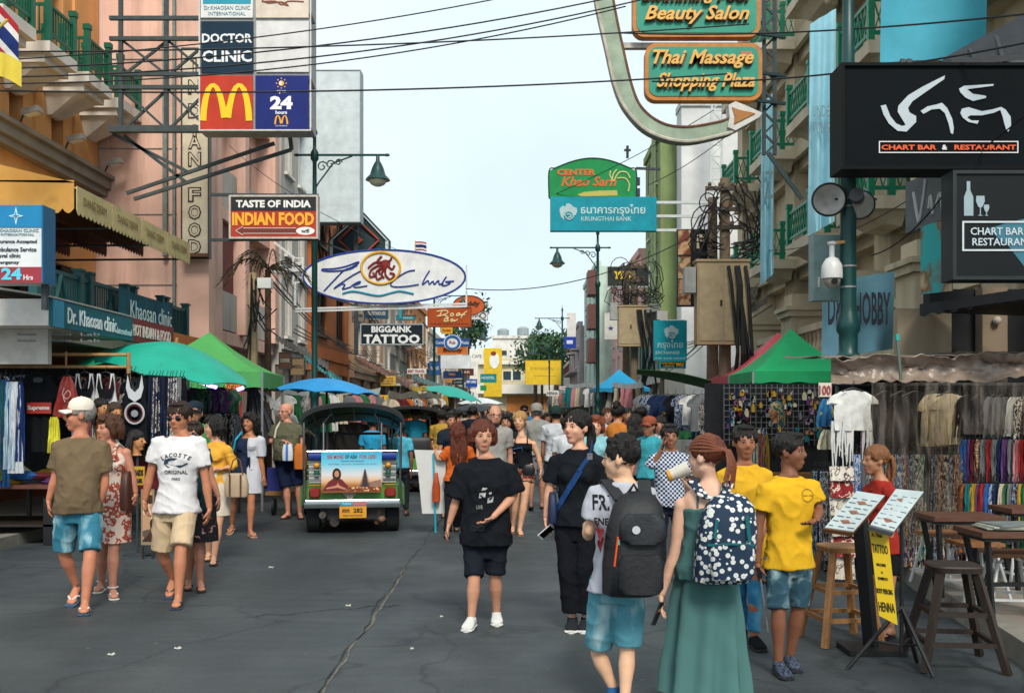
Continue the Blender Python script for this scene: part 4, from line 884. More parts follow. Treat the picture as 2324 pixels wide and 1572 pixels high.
for i, (u, v, Y, rw, rh, lb) in enumerate(((1262, 800, 118, 3.9, 2.4, 'dark green tree beside the far yellow hoarding at the street end'), (1215, 812, 124, 3.6, 1.8, 'low dark tree between the two far yellow hoardings'), (1055, 735, 105, 3.2, 2.8, 'leafy green tree behind the brown roof bar sign'), (1230, 780, 128, 2.4, 1.6, 'small bright green tree crown above the far hoardings'))):
    z = P(u, v, Y).z; tree(lb, Vector((P(u, v, Y).x, Y, 0)), rw, rh, 1500, 30+i, trunk=max(.5, z-rh))
# ---------------------------------------------------------------- signs
def ribbon(pts, wd):
    """outline of a brush ribbon along pts with widths wd"""
    k = len(pts); a, b = [], []
    for i in range(k):
        p, q = pts[max(i-1, 0)], pts[min(i+1, k-1)]; dx, dy = q[0]-p[0], q[1]-p[1]; l = math.hypot(dx, dy) or 1; w = wd[i] if isinstance(wd, (list, tuple)) else wd
        a.append((pts[i][0]-dy/l*w/2, pts[i][1]+dx/l*w/2)); b.append((pts[i][0]+dy/l*w/2, pts[i][1]-dx/l*w/2))
    return a+b[::-1]
class Face:
    """a sign face seen square-on at depth Y; measures are picture pixels (u, v)"""
    def __init__(s, Y): s.Y = Y; s.k = Y/F
    def p(s, u, v, d=0): q = P(u, v, s.Y); q.y -= d; return q
    def poly(s, pts, d0, th, mb=None):
        mb = mb or MB(); o = s.p(0, 0, d0); k = s.k
        area = sum(a[0]*b[1]-b[0]*a[1] for a, b in zip(pts, pts[1:]+pts[:1]))
        if area > 0: pts = pts[::-1]
        return mb.prism([(u*k, -v*k) for u, v in pts], o, XV, ZV, th)
    def rect(s, u0, v0, u1, v1, d0, th, mb=None): return s.poly([(u0, v0), (u1, v0), (u1, v1), (u0, v1)], d0, th, mb)
    def border(s, u0, v0, u1, v1, w, d0, th, mb=None):
        mb = mb or MB()
        for a in ((u0, v0, u1, v0+w), (u0, v1-w, u1, v1), (u0, v0+w, u0+w, v1-w), (u1-w, v0+w, u1, v1-w)): s.rect(*a, d0, th, mb)
        return mb
    def text(s, body, u, v, h, w, d, depth=.008, mb=None, **kw): return text_mb(body, s.p(u, v, d), XV, ZV, h*s.k, w*s.k if w else None, depth, mb=mb, **kw)
    def strokes(s, lines, r, d, mb=None): return strokes(s.p(0, 0, d), XV, ZV, [[(u*s.k, -v*s.k) for u, v in l] for l in lines], r*s.k, mb)
    def oval(s, u, v, ru, rv, d0, th, mb=None, n=36): return s.poly([(u+ru*math.cos(2*math.pi*i/n), v+rv*math.sin(2*math.pi*i/n)) for i in range(n)], d0, th, mb)
    def ring(s, u, v, ru, rv, r, d, mb=None): return ring_mb(s.p(u, v, d), XV, ZV, ru*s.k, rv*s.k, r*s.k, mb=mb)
def BOARD(c): return M(c, .5, .14, 3, spec=.22)
def INK(c): return M(c, .45, .06, 5)
def sign(name, label, u0, v0, u1, v1, Y, board, texts=(), frame=None, fw=3, th=.14, cat='sign', arms=None):
    f = Face(Y); T = thing(name, label, cat, f.p((u0+u1)/2, v1)); part(T, 'board', f.rect(u0, v0, u1, v1, -th, th), BOARD(board))
    if frame: part(T, 'frame', f.border(u0-1, v0-1, u1+1, v1+1, fw, -th-.01, th+.03), M(frame, .45, .2, 8))
    by = {}
    for t in texts: by.setdefault(t[5], []).append(t)
    for c, ts in by.items():
        mb = MB()
        for t in ts: f.text(t[0], t[1], t[2], t[3], t[4], .002, mb=mb, bold=t[6] if len(t) > 6 else .015, shear=t[7] if len(t) > 7 else 0)
        part(T, 'lettering', mb, INK(c))
    if arms:
        a = MB(); [a.beam(f.p(x, y, -.07), f.p(x2, y2, -.07), .05) for x, y, x2, y2 in arms]; part(T, 'bracket', a, STEEL)
    return T, f
# square sign stack on a steel frame, left
T, f = thing('sign_stack', 'stack of square lightbox signs with red arches and open 24 hours panels', 'sign', P(580, 297, 18)), Face(18)
part(T, 'casing', f.rect(452, -60, 707, 298, -.42, .40), M('8d9090', .5, .2)); part(T, 'frame', f.border(452, -60, 707, 298, 3, -.018, .05), M('c9c9c6', .4, .15))
cells = [(456, -50, 574, 41, 'd9dcdb'), (581, -50, 701, 41, 'd5c9bb'), (457, 49, 575, 166, '0c2c40'), (582, 49, 701, 164, 'd2d2d2'), (454, 172, 574, 294, 'b83a28'), (580, 172, 701, 294, '16246e')]
pn = [part(T, 'panel', f.rect(*c[:4], -.018, .03), BOARD(c[4])) for c in cells]
part(pn[0], 'blue_band', f.rect(461, -50, 570, 10, .013, .004), INK('1a93ad')); part(pn[0], 'lettering', f.text('INTERNATIONAL', 516, 32, 8, 84, .013, mb=f.text('Dr.KHAOSAN CLINIC', 516, 19, 9, 104, .013)), INK('5a8a98'))
part(pn[1], 'lettering', f.strokes([[(595, 2), (610, 8), (640, 6), (655, 14), (640, 10)], [(595, 5), (625, 4), (640, 12), (655, 4), (690, 5)]], 1.6, .015), INK('8a5a48'))
part(pn[2], 'lettering', f.text('CLINIC', 516, 129, 26, 112, .013, bold=.03, mb=f.text('DOCTOR', 516, 88, 21, 114, .013, bold=.03)), INK('dfe3e6'))
def arches(fc, cx, v0, v1, hw, wt, d, th=.012):
    """twin-arch M: each arch a ribbon, thin at the crown"""
    H_ = v1-v0; mb = MB()
    for sg in (-1, 1):
        pts = [(cx+sg*hw*(x), v1-H_*y) for x, y in ((.93, 0), (.90, .3), (.83, .6), (.72, .85), (.60, .955), (.50, .97), (.38, .90), (.24, .68), (.13, .36), (.075, .08))]
        fc.poly(ribbon(pts, [wt*q for q in (1, 1, .95, .85, .7, .65, .75, .9, 1, 1)]), d+(.0006 if sg > 0 else 0), th, mb)
    return mb
part(pn[4], 'emblem', arches(f, 514, 192, 275, 56, 14, .013), INK('f0c515')); part(pn[5], 'emblem', arches(f, 639, 263, 283, 15, 3.6, .013), INK('e6a51e'))
part(pn[5], 'lettering', f.text('24', 639, 234, 30, 51, .013, bold=.05, mb=f.text('hours', 639, 256, 8, 26, .013, bold=.03, mb=f.text('open', 639, 210, 8, 22, .013, bold=.03, mb=f.text("i'm lovin it", 639, 286, 3.5, 26, .013)))), INK('e8ecf0'))
w = f.oval(639, 190, 6, 6, .013, .004); [f.rect(639+11*math.cos(a)-1.3, 190+11*math.sin(a)-1.3, 639+11*math.cos(a)+1.3, 190+11*math.sin(a)+1.3, .013, .004, w) for a in [i*math.pi/4 for i in range(8)]]
part(pn[5], 'sun_symbol', w, INK('e6b23a')); part(pn[5], 'moon_symbol', f.poly([(639, 185), (639, 195), (635, 193), (634, 190), (635, 187)], .018, .003), INK('f0efe8'))
w = MB()
for v in (12, 60, 143, 174, 272): w.beam(f.p(218, v, -.6), f.p(452, v, -.6), .07 if v != 272 else .12)
for u in (243, 350, 448): w.beam(f.p(u, -60, -.62), f.p(u, 275, -.62), .07)
for a, b in ((60, 143), (174, 272)):
    for x0, x1 in ((243, 350), (350, 448)): w.beam(f.p(x0, a, -.66), f.p(x1, b, -.66), .045); w.beam(f.p(x1, a, -.70), f.p(x0, b, -.70), .045)
for a, b in (((218, 278), (392, 366)), ((245, 282), (388, 390)), ((250, 418), (600, 300)), ((268, 432), (640, 315))): w.beam(f.p(*a, -.75), f.p(*b, -.75), .06)
w.beam(f.p(452, 40, -.6), f.p(640, 40, -.55), .07); w.beam(f.p(452, 250, -.6), f.p(640, 250, -.55), .07); w.beam(f.p(640, 315, -.75), f.p(640, 250, -.5), .07)
part(T, 'steel_frame', w, M('3f4a4c', .6, .25, 7, metal=.2))
w = MB(); [w.beam(f.p(704, v, 0), f.p(712, v+22, .0), .05) for v in (32, 180, 290)]; part(T, 'bracket', w, BLACKM)
# vertical sign
T, f = sign('vertical_sign', 'tall narrow cream sign spelling INDIAN FOOD down the pink building corner', 412, 110, 474, 585, 20.9, 'd8cdb6', frame='3b3a38', fw=3)
part(T, 'brown_base', f.rect(413, 575, 473, 586, .0, .02), M('6a4a38', .8)); mb = MB()
for ch, v in (('I', 150), ('N', 198), ('D', 252), ('I', 300), ('A', 322), ('N', 362), ('F', 442), ('O', 482), ('O', 522), ('D', 560)): f.text(ch, 442, v, 34, 30 if ch != 'I' else 9, .002, .010, mb=mb, bold=.05)
part(T, 'lettering', mb, INK('3a3430')); mb = MB()
for ch, v in (('I', 150), ('N', 198), ('D', 252), ('I', 300), ('A', 322), ('N', 362), ('F', 442), ('O', 482), ('O', 522), ('D', 560)): f.text(ch, 442, v, 28, 24 if ch != 'I' else 4, .012, .004, mb=mb, bold=.0)
part(T, 'letter_fill', mb, INK('d8cdb6'))
T, f = sign('food_sign', 'black and red TASTE OF INDIA sign with a left arrow hung by the lamp post', 521, 444, 721, 541, 17.4, 'a83a2a', [('INDIAN FOOD', 620, 497, 30, 186, 'e9a92a', .045), ('wifi', 693, 524, 9, 18, '1c1c1c')], frame='b6b0a6', fw=4, arms=((475, 440, 721, 442), (475, 543, 721, 541)))
part(T, 'black_band', f.rect(525, 448, 717, 478, .001, .006), INK('191a1c')); part(T, 'heading', f.text('TASTE OF INDIA', 621, 463, 17, 170, .008, bold=.04), INK('e6e4e0'))
part(T, 'arrow', f.poly([(535, 524), (552, 514), (552, 518), (672, 518), (672, 530), (552, 530), (552, 534)], .001, .006), INK('6e2a22')); part(T, 'arrow_edge', f.strokes([[(535, 524), (552, 514)], [(552, 518), (672, 518)], [(672, 530), (552, 530)], [(552, 534), (535, 524)]], .9, .008), INK('d9c6b8'))
part(T, 'oval_badge', f.oval(693, 524, 21, 9, .0, .0018), INK('e4e2de'))
T, f = sign('billboard', 'large blank pale grey billboard towering behind the left lamp post', 642, 160, 818, 504, 31, 'c6d2d6', frame='7d8a90', fw=2, th=.5)
w = MB(); [w.beam(f.p(u, 504, -.7), f.p(u, 800, -.7), .12) for u in (665, 800)]; [w.beam(f.p(665, a, -.7), f.p(800, a+50, -.7), .06) for a in (520, 580, 640)]; part(T, 'support_frame', w, STEEL)
# oval club sign
T, f = thing('oval_sign', 'white oval sign with handwritten The Club and a red octopus in yellow ring', 'sign', P(872, 690, 24)), Face(24)
def z4(x, y): return ((680+x/3.228)*.90781, (540+y/3.228)*.90781)
part(T, 'board', f.oval(872, 628, 184, 61, -.2, .2, n=56), BOARD('dde0e2')); part(T, 'rim', f.ring(872, 628, 184, 61, 2.3, 0), INK('1f3a92'))
cur = lambda *pts: [z4(*p) for p in pts]
part(T, 'lettering', f.strokes([cur((690, 395), (620, 430), (500, 445), (415, 440), (410, 428), (500, 425), (600, 405), (690, 372), (697, 380), (640, 415), (580, 440), (500, 520), (420, 605)),
    cur((715, 445), (650, 480), (560, 540), (500, 585), (560, 550), (590, 555), (570, 590), (640, 570)), cur((640, 565), (690, 535), (715, 530), (700, 545), (660, 560), (680, 575), (770, 562)),
    cur((1155, 437), (1090, 450), (1000, 505), (958, 550), (985, 570), (1080, 568), (1185, 552)), cur((1272, 440), (1235, 500), (1215, 552), (1260, 520), (1270, 550), (1300, 525), (1310, 550), (1345, 520), (1350, 550), (1385, 540)), cur((1408, 488), (1370, 550), (1400, 560), (1440, 540), (1400, 530), (1470, 525))], 1.7, .012), INK('23408f'))
part(T, 'wave', f.strokes([cur((570, 625), (640, 608), (700, 612), (780, 630), (870, 642), (960, 620), (1030, 606), (1100, 618), (1145, 628))], 2.2, .012), INK('2a93b4'))
part(T, 'yellow_ring', f.ring(*z4(878, 420), 44, 36, 3, .012), INK('e0ac32'))
w = f.oval(*z4(918, 385), 11, 9, .003, .02); f.strokes([cur((900, 400), (850, 405), (800, 440), (790, 490), (835, 480), (815, 455)), cur((905, 410), (845, 450), (850, 512), (893, 490)), cur((920, 410), (915, 470), (955, 512), (988, 472), (950, 460)), cur((935, 400), (970, 430), (990, 398)), cur((895, 390), (835, 375), (778, 420)), cur((892, 372), (850, 368), (886, 325)), cur((910, 420), (885, 470), (905, 500)), cur((940, 372), (960, 350), (965, 335)), cur((900, 415), (870, 440), (870, 470))], 2.6, .014, w)
part(T, 'octopus', w, INK('7c2420'))
w = MB(); 
for v in (692, 698): w.beam(f.p(668, v+8, -.1), f.p(1058, v-4, -.1), .045)
w.beam(f.p(668, 692, -.1), f.p(668, 640, -.1), .05); w.beam(f.p(1058, 600, -.1), f.p(1058, 695, -.1), .04)
for u in (663, 685): w.beam(f.p(u, 582, -.12), f.p(u, 645, -.12), .04)
for i in range(6): w.beam(f.p(663, 584+i*11, -.14), f.p(685, 584+i*11, -.14), .03)
w.beam(f.p(620, 548, -.12), f.p(668, 585, -.12), .05); w.beam(f.p(610, 615, -.12), f.p(688, 610, -.12), .08); part(T, 'white_frame', w, M('d4d6d6', .45, .1))
# tattoo sign and the crowd of signs behind it
T, f = sign('tattoo_sign', 'black BIGGAINK TATTOO sign with white border and lettering', 817, 734, 962, 783, 28, '16232b', [('BIGGAINK', 889, 747, 15, 92, 'e2e6e8', .04), ('TATTOO', 889, 769, 21, 128, 'e2e6e8', .045)], arms=((817, 733, 800, 720), (962, 733, 970, 745)))
part(T, 'border', f.border(818, 735, 961, 782, 1.6, .0, .006), INK('c9d2d6'))
T, f = sign('bar_sign', 'rust brown Roof Bar sign with cursive cream lettering', 971, 698, 1069, 741, 38, 'a84c1f', [('Sleep Bar Cuisine Live Music', 1020, 735, 5, 88, '6a2a14')], frame='7a3416', fw=1.5)
a4 = lambda *p: [z4(*q) for q in p]
part(T, 'lettering', f.strokes([a4((1330, 770), (1400, 762), (1420, 780), (1380, 800), (1330, 808)), a4((1370, 768), (1350, 810)), a4((1380, 798), (1420, 812)), a4((1440, 795), (1455, 785), (1465, 800), (1445, 808), (1440, 795)), a4((1490, 792), (1510, 783), (1515, 798), (1492, 806), (1490, 792)), a4((1575, 768), (1545, 790), (1525, 822)), a4((1500, 800), (1560, 796)), a4((1400, 822), (1390, 850), (1425, 845), (1410, 832), (1425, 822), (1400, 822)), a4((1440, 840), (1455, 832), (1455, 850), (1440, 848)), a4((1470, 835), (1470, 850), (1500, 832))], 1.3, .01), INK('e8d9a8'))
T, f = thing('oval_shop_sign', 'orange oval sign reading Buddy above the brown roof bar sign', 'sign', P(1063, 705, 44)), Face(44); part(T, 'board', f.oval(1064, 693, 36, 22, -.15, .15), BOARD('bb5a2c')); part(T, 'rim', f.ring(1064, 693, 36, 22, 1.2, .0), INK('5a2a18')); part(T, 'lettering', f.text('Buddy', 1066, 690, 14, 46, .004, bold=.05), INK('34160c'))
T, f = sign('inn_sign', 'small white rounded INN sign below the orange oval sign', 1070, 708, 1106, 724, 46, 'd9dad8', [('INN', 1080, 716, 8, 18, '44484a')], frame='8a8c8c', fw=1); part(T, 'ring', f.ring(1096, 716, 6, 6, 1.2, .006), INK('55595b'))
sign('film_sign', 'small yellow film shop sign under the brown roof bar sign', 1001, 742, 1027, 757, 40, 'd8a52a', [('Kodak', 1014, 749, 6, 20, 'a03020', .03)])
T, f = thing('plaza_sign', 'blue and white pub plaza sign with a round wheel badge', 'sign', P(1028, 795, 42)), Face(42); part(T, 'board', f.rect(987, 767, 1066, 786, -.1, .1), BOARD('27508a')); part(T, 'badge', f.oval(1027, 777, 20, 18, .001, .02), BOARD('d6dde4')); part(T, 'badge_ring', f.ring(1027, 777, 15, 14, 3, .022), INK('2f64a8')); part(T, 'lettering', f.text('Center', 1000, 777, 7, 22, .004, bold=.02, mb=f.text('Plaza', 1054, 777, 7, 20, .004, bold=.02)), INK('c8d4e0')); part(T, 'badge_lettering', f.text('Pub', 1027, 777, 7, 14, .03, bold=.03), INK('a23a34'))
sign('shop_sign', 'orange Buddy sign under the blue plaza sign', 992, 786, 1060, 804, 43, 'c06a2e', [('Buddy', 1028, 795, 12, 44, '3a1a10', .05)], frame='d6cdbc', fw=1)
sign('billboard', 'blank white billboard under the orange and blue signs', 1000, 806, 1068, 836, 45, 'd4dade')
sign('travel_sign', 'white BEST TRAVEL sign with red lettering over the left pavement', 924, 836, 967, 848, 33, 'd8d8d6', [('BEST TRAVEL', 945, 842, 6, 39, '9a3038', .03)])
sign('sim_sign', 'blue SIM CARD sign with white lettering far down the left side', 1057, 860, 1083, 878, 52, '1f49a0', [('SIM CARD', 1070, 866, 6, 22, 'e6e9ee', .03)])
sign('teal_sign', 'teal shop sign with pale writing near the end of the street', 1090, 848, 1127, 868, 70, '1f8080', [('HOSTEL', 1108, 857, 6, 30, 'c0dcd8', .02)])
sign('blue_sign', 'dark blue sign with an orange dot beside the white travel sign', 1006, 842, 1048, 858, 47, '24406e', [('VISA', 1026, 849, 5, 16, 'd8903a', .03)])
sign('sign_board', 'brown red square sign over the left pavement beyond the travel sign', 1040, 836, 1075, 852, 60, '5a2f2c', [('BAR', 1057, 844, 6, 20, 'c8b8a8')]); sign('sign_board', 'small black sign left of the blue sim card sign', 1026, 862, 1052, 873, 55, '20282a', [('CAFE', 1039, 867, 4, 18, '8aa0a0')]); sign('sign_board', 'small green sign below the teal shop sign', 1090, 874, 1104, 886, 75, '2a8a50')
T, f = sign('yellow_hoarding', 'tall yellow hoarding with an ice cream cone picture at the far end', 1098, 790, 1139, 900, 98, 'd8b52c'); part(T, 'cone_picture', f.oval(1122, 818, 11, 18, .002, .04), BOARD('dfe0da')); w = f.oval(1120, 802, 6, 5, .04, .02); part(T, 'cherry', w, INK('7a2a2a'))
sign('white_sign', 'white shop panel with a grey circle beside the tall yellow hoarding', 1066, 792, 1097, 822, 100, 'dadad4', [('CAFE', 1082, 808, 8, 22, '6a6e70')])
T, f = sign('yellow_hoarding', 'wide blank yellow hoarding with faint Thai writing at the street end', 1193, 818, 1275, 872, 96, 'dcb832', [('หางทองเจริญ', 1230, 836, 9, 52, 'b08a2a')], frame='b8952a', fw=1); part(T, 'faint_line', f.rect(1210, 852, 1262, 853.5, .001, .01), INK('b99a30'))
sign('yellow_sign', 'yellow notice with red writing on stalls left of the three wheeler roof', 847, 896, 884, 908, 24, 'dcb02a', [('SALE', 862, 902, 7, 20, 'a03020', .03)]); sign('price_board', 'tilted yellow price list board under the brown awning', 862, 853, 898, 875, 28, 'c9ab52', [('TOURS', 880, 858, 4, 24, '8a4a2a'), ('BANGKOK', 880, 864, 4, 28, '8a4a2a'), ('SAMUI', 880, 870, 4, 22, '8a4a2a')])
for (u0, v0, u1, v1, Y, c, lb, tx) in ((828, 700, 880, 722, 32, '274a66', 'dark blue shop sign above the tattoo sign', 'GUESTHOUSE'), (905, 690, 912, 722, 33, '2a9ab0', 'thin cyan vertical sign beside the club oval', ''), (900, 716, 940, 726, 34, '1f8aa4', 'narrow cyan sign under the club oval', 'MASSAGE'), (800, 702, 826, 730, 36, 'c9c4b8', 'pale sign left of the dark blue guesthouse sign', 'ROOMS'), (1010, 852, 1030, 868, 58, 'b9854a', 'small tan sign beyond the blue visa sign', ''), (975, 820, 1000, 850, 50, '2a5a9a', 'tall blue panel behind the second left lamp post', 'BANK'), (634, 800, 660, 836, 20, '6a4a38', 'brown hanging sign under the terrace roofs left of the lamp post', 'COFFEE'), (660, 812, 690, 850, 21.5, '8c7458', 'tan framed notice board left of the lamp post', 'MENU'), (1000, 744, 1020, 752, 48, 'bdbdb8', 'tiny white sign above the plaza sign', '')):
    sign('shop_sign', lb, u0, v0, u1, v1, Y, c, [(tx, (u0+u1)/2, (v0+v1)/2, min(8, (v1-v0)*.4), (u1-u0)*.8, 'c9c4b4' if c not in ('c9c4b8', 'bdbdb8', '8c7458') else '4a443c', .02)] if tx else [], frame='4a4a46', fw=1, th=.1)
# clinic signs, near left
T, f = sign('clinic_sign', 'tall blue white and red clinic lightbox at the left picture edge reading 24 Hrs', -40, 466, 96, 642, 11.4, 'd6dadb', [('Insurance Accepted', 36, 549, 10, 96, '34404c', .012), ('Ambulance Service', 34, 566, 10, 98, '34404c', .012), ('Travel clinic', 16, 580, 9, 62, '34404c', .012), ('Emergency', 14, 596, 9, 60, '34404c', .012), ('Dr.KHAOSAN CLINIC', 36, 523, 7, 104, '8aa4ac'), ('INTERNATIONAL', 40, 532, 5, 76, '8aa4ac')], th=.28)
part(T, 'blue_panel', f.rect(-40, 466, 96, 516, .001, .012), INK('0f7cae')); part(T, 'red_panel', f.rect(-40, 606, 96, 642, .001, .012), INK('96303a')); part(T, 'blue_edge', f.rect(96.1, 466, 100, 642, -.28, .30), INK('0f5c84'))
star = [(38+(19 if i % 4 == 0 else 17 if i % 4 == 2 else 5)*math.sin(i*math.pi/4), 491-(20 if i % 4 == 0 else 17 if i % 4 == 2 else 5)*math.cos(i*math.pi/4)) for i in range(8)]
part(T, 'star_emblem', f.poly(star, .014, .006), INK('d9eef4')); part(T, 'star_centre', f.poly([(38+(x-38)*.6, 491+(y-491)*.6) for x, y in star], .021, .003), INK('1a7fae'))
part(T, 'numerals', f.text('24', 28, 622, 27, 46, .014, bold=.04), INK('58c4de')); part(T, 'hours_lettering', f.text('Hrs', 66, 630, 12, 22, .014, bold=.03), INK('d8c8c8')); part(T, 'support', MB().beam(f.p(88, 642, -.15), f.p(88, 700, -.15), .06), STEEL)
T = thing('clinic_canopy', 'white and teal shop canopy carrying the Dr. Khaosan clinic sign', 'canopy', (-7, 13.2, 2.75))
w = MB().bx(-9, -5.66, 12.0, 14.5, 2.74, 3.06); part(T, 'fascia', w, M('c9c6c0', .5, .12)); w = MB().add([(-5.6, 11.96, 3.07), (-5.6, 14.55, 3.07), (-8.9, 14.55, 3.6), (-8.9, 11.96, 3.6), (-5.6, 11.96, 3.09), (-5.6, 14.55, 3.09), (-8.9, 14.55, 3.63), (-8.9, 11.96, 3.63)], [(0, 1, 2, 3), (7, 6, 5, 4), (0, 4, 5, 1), (1, 5, 6, 2), (2, 6, 7, 3), (3, 7, 4, 0)]); part(T, 'roof_sheet', w, M('a8a6a0', .6, .3, 3))
b = part(T, 'sign_board', MB().bx(-5.655, -5.61, 12.02, 14.5, 2.73, 3.06), BOARD('1b5f6c')); part(b, 'light_strip', MB().bx(-5.609, -5.605, 12.02, 12.3, 2.73, 3.06), INK('2a8fae'))
part(b, 'lettering', text_mb('Dr. Khaosan clinic', (-5.607, 13.15, 2.9), YV, ZV, .2, 1.5, .006, bold=.01), INK('d6e2e4')); part(b, 'small_lettering', text_mb('International', (-5.607, 14.18, 2.84), YV, ZV, .09, .5, .006), INK('a8c8cc'))
w = MB().bx(-9, -5.9, 12.5, 12.6, 2.3, 2.738); part(T, 'inner_board', w, M('b5b2ac', .6, .15)); mb = MB()
for i, (tx, u) in enumerate((('Vaccination', 60), ('Wound care', 140), ('Lab', 205))):
    for j in range(2): text_mb(tx, P(u, 758+j*14, 12.5), XV, ZV, .04, .24, .004, mb=mb)
part(T, 'service_lettering', mb, INK('6a7478'))
T = thing('cloth_banner', 'teal cloth banner of the clinic tied along the terrace railing', 'banner', (-6.66, 17.9, 3.1))
sh = MB().sheet(lambda u, v: (-6.66+.05*math.sin(u*17)*(1-v), lerp(16.6, 19.2, u), lerp(3.12, 3.80, v)-.08*math.sin(math.pi*u)*v), 30, 6, .008); part(T, 'cloth', sh, M('1d5566', .85, .2, 4)); part(T, 'lettering', text_mb('Khaosan clinic', (-6.58, 17.9, 3.45), YV, ZV, .3, 2.0, .004), INK('c8d8dc'))
for (y0, y1, z0, z1, X, c, tx, tc, lb) in ((14.7, 16.6, 2.75, 3.1, -5.75, '7a2f2e', 'HOT INDIAN & FOOD', 'd9cfc4', 'small red restaurant sign after the clinic canopy'), (18.6, 22, 2.5, 3.2, -6.5, 'b5672f', 'Pad Thai', 'd8cdb8', 'weathered orange shop sign above the lime green tent')):
    T = thing('shop_sign', lb, 'sign', (X, (y0+y1)/2, z0)); part(T, 'board', MB().bx(X-.1, X, y0, y1, z0, z1), BOARD(c)); part(T, 'lettering', text_mb(tx, (X+.002, (y0+y1)/2, (z0+z1)/2), YV, ZV, (z1-z0)*.5, (y1-y0)*.85, .006, bold=.02), INK(tc))
# ---------------------------------------------------------------- right-hand signs
def rrect(u0, v0, u1, v1, r, n=6):
    out = []
    for cx, cy, a0 in ((u1-r, v0+r, -90), (u1-r, v1-r, 0), (u0+r, v1-r, 90), (u0+r, v0+r, 180)): out += [(cx+r*math.cos(R(a0+90*i/n)), cy+r*math.sin(R(a0+90*i/n))) for i in range(n+1)]
    return out
T, f = thing('neon_sign', 'orange framed teal script panels held inside a giant pale green hook arrow', 'sign', P(1600, 320, 17)), Face(17)
outer = [(1346, -60), (1352, 0), (1374, 100), (1396, 195), (1424, 252), (1475, 300), (1555, 321), (1640, 306), (1668, 296)]; inner = [(1655, 268), (1630, 277), (1560, 288), (1505, 280), (1460, 248), (1436, 200), (1412, 100), (1392, 0), (1386, -60)]
def smooth(pts, n=5):
    out = []
    for i in range(len(pts)-1):
        a, b, c, d = [Vector((*pts[j], 0)) for j in (max(i-1, 0), i, i+1, min(i+2, len(pts)-1))]
        for k_ in range(n): t = k_/n; q = .5*((2*b)+(c-a)*t+(2*a-5*b+4*c-d)*t*t+(3*b-a-3*c+d)*t**3); out.append((q.x, q.y))
    return out+[pts[-1]]
so, si = smooth(outer), smooth(inner)
part(T, 'hook', f.poly(so+si, -.3, .3), M('8fa08c', .6, .25, 3)); w = f.strokes([so], 4, 0); part(T, 'hook_rim', w, M('b9b2a4', .6, .3, 4)); part(T, 'rusty_rim', f.strokes([si], 3, .0), RUST)
part(T, 'arrowhead', f.poly([(1652, 240), (1668, 232), (1688, 240), (1728, 258), (1722, 268), (1668, 298), (1650, 290), (1655, 266)], -.2, .25), M('c9c6c0', .5, .15)); part(T, 'arrow_panel', f.poly([(1660, 246), (1675, 252), (1712, 260), (1664, 284), (1666, 265)], .052, .02), M('a8703c', .7, .2))
for (a, tx) in (((1436, -90, 1726, 84), (('Swimming Pool', 1580, -4, 34, 250), ('Beauty Salon', 1580, 38, 42, 236))), ((1464, 98, 1730, 228), (('Thai Massage', 1594, 138, 42, 228), ('Shopping Plaza', 1600, 190, 42, 222)))):
    bo = part(T, 'panel', f.poly(rrect(*a, 26), -.2, .2), M('b5732a', .5, .25, 5)); part(bo, 'teal_field', f.poly(rrect(a[0]+9, a[1]+9, a[2]-9, a[3]-9, 20), .001, .012), M('0f8c74', .45, .12, 3)); m1, m2 = MB(), MB()
    for t in tx: f.text(t[0], t[1]+1.5, t[2]+2.5, t[3], t[4], .014, .02, bold=.05, shear=.35, mb=m1); f.text(t[0], t[1], t[2], t[3], t[4], .06, .03, bold=.022, shear=.35, mb=m2)
    part(bo, 'letter_shadow', m1, INK('4a3420')); part(bo, 'lettering', m2, INK('dca850'))
w = MB(); [w.beam(f.p(u, -40, -.5), f.p(u, 335, -.5), .06) for u in (1750, 1775)]; [w.beam(f.p(1750 if i % 2 else 1775, -40+i*25, -.5), f.p(1775 if i % 2 else 1750, -15+i*25, -.5), .035) for i in range(15)]; w.beam(f.p(1760, 330, -.5), f.p(1835, 440, -.4), .07); [w.beam(f.p(1720, v, -.3), f.p(1800, v, -.5), .05) for v in (60, 150, 215)]; part(T, 'steel_mast', w, M('23383c', .6, .2))
part(T, 'small_plate', f.rect(1680, 118, 1706, 131, .014, .01), M('a8705a', .6)); part(T, 'crossbar', f.rect(1412, 88, 1735, 100, -.3, .12), M('b6b0a8', .5, .3)); 
T, f = thing('bank_sign', 'green arched rice sign stacked on a turquoise Thai bank sign on a bracket', 'sign', P(1370, 524, 26)), Face(26)
arc = [(1246, 448), (1246, 388)]+[(1246+198*t, 388-29*math.sin(math.pi*t)) for t in [i/14 for i in range(1, 14)]]+[(1444, 388), (1444, 448)]
bo = part(T, 'arched_board', f.poly(arc, -.2, .2), BOARD('168a4c')); part(bo, 'edge', f.strokes([arc], 1.6, 0), INK('24342c'))
part(bo, 'lettering', f.text('CENTER', 1308, 391, 14, 88, .004, bold=.05, mb=f.text('Khao Sarn', 1336, 412, 22, 126, .004, bold=.03, shear=.3)), INK('c86a2a'))
part(bo, 'rice_plant', f.strokes([[(1388, 412), (1392, 395), (1400, 385)], [(1392, 412), (1405, 392), (1422, 392), (1430, 405)], [(1390, 410), (1384, 398), (1386, 388)], [(1400, 405), (1418, 405), (1428, 418), (1426, 435)]], 1.6, .006), INK('d8cc88')); part(bo, 'rice_ground', f.poly([(1310, 442), (1325, 436), (1360, 433), (1400, 432), (1402, 444), (1320, 446)], .002, .006), INK('b9b25a'))
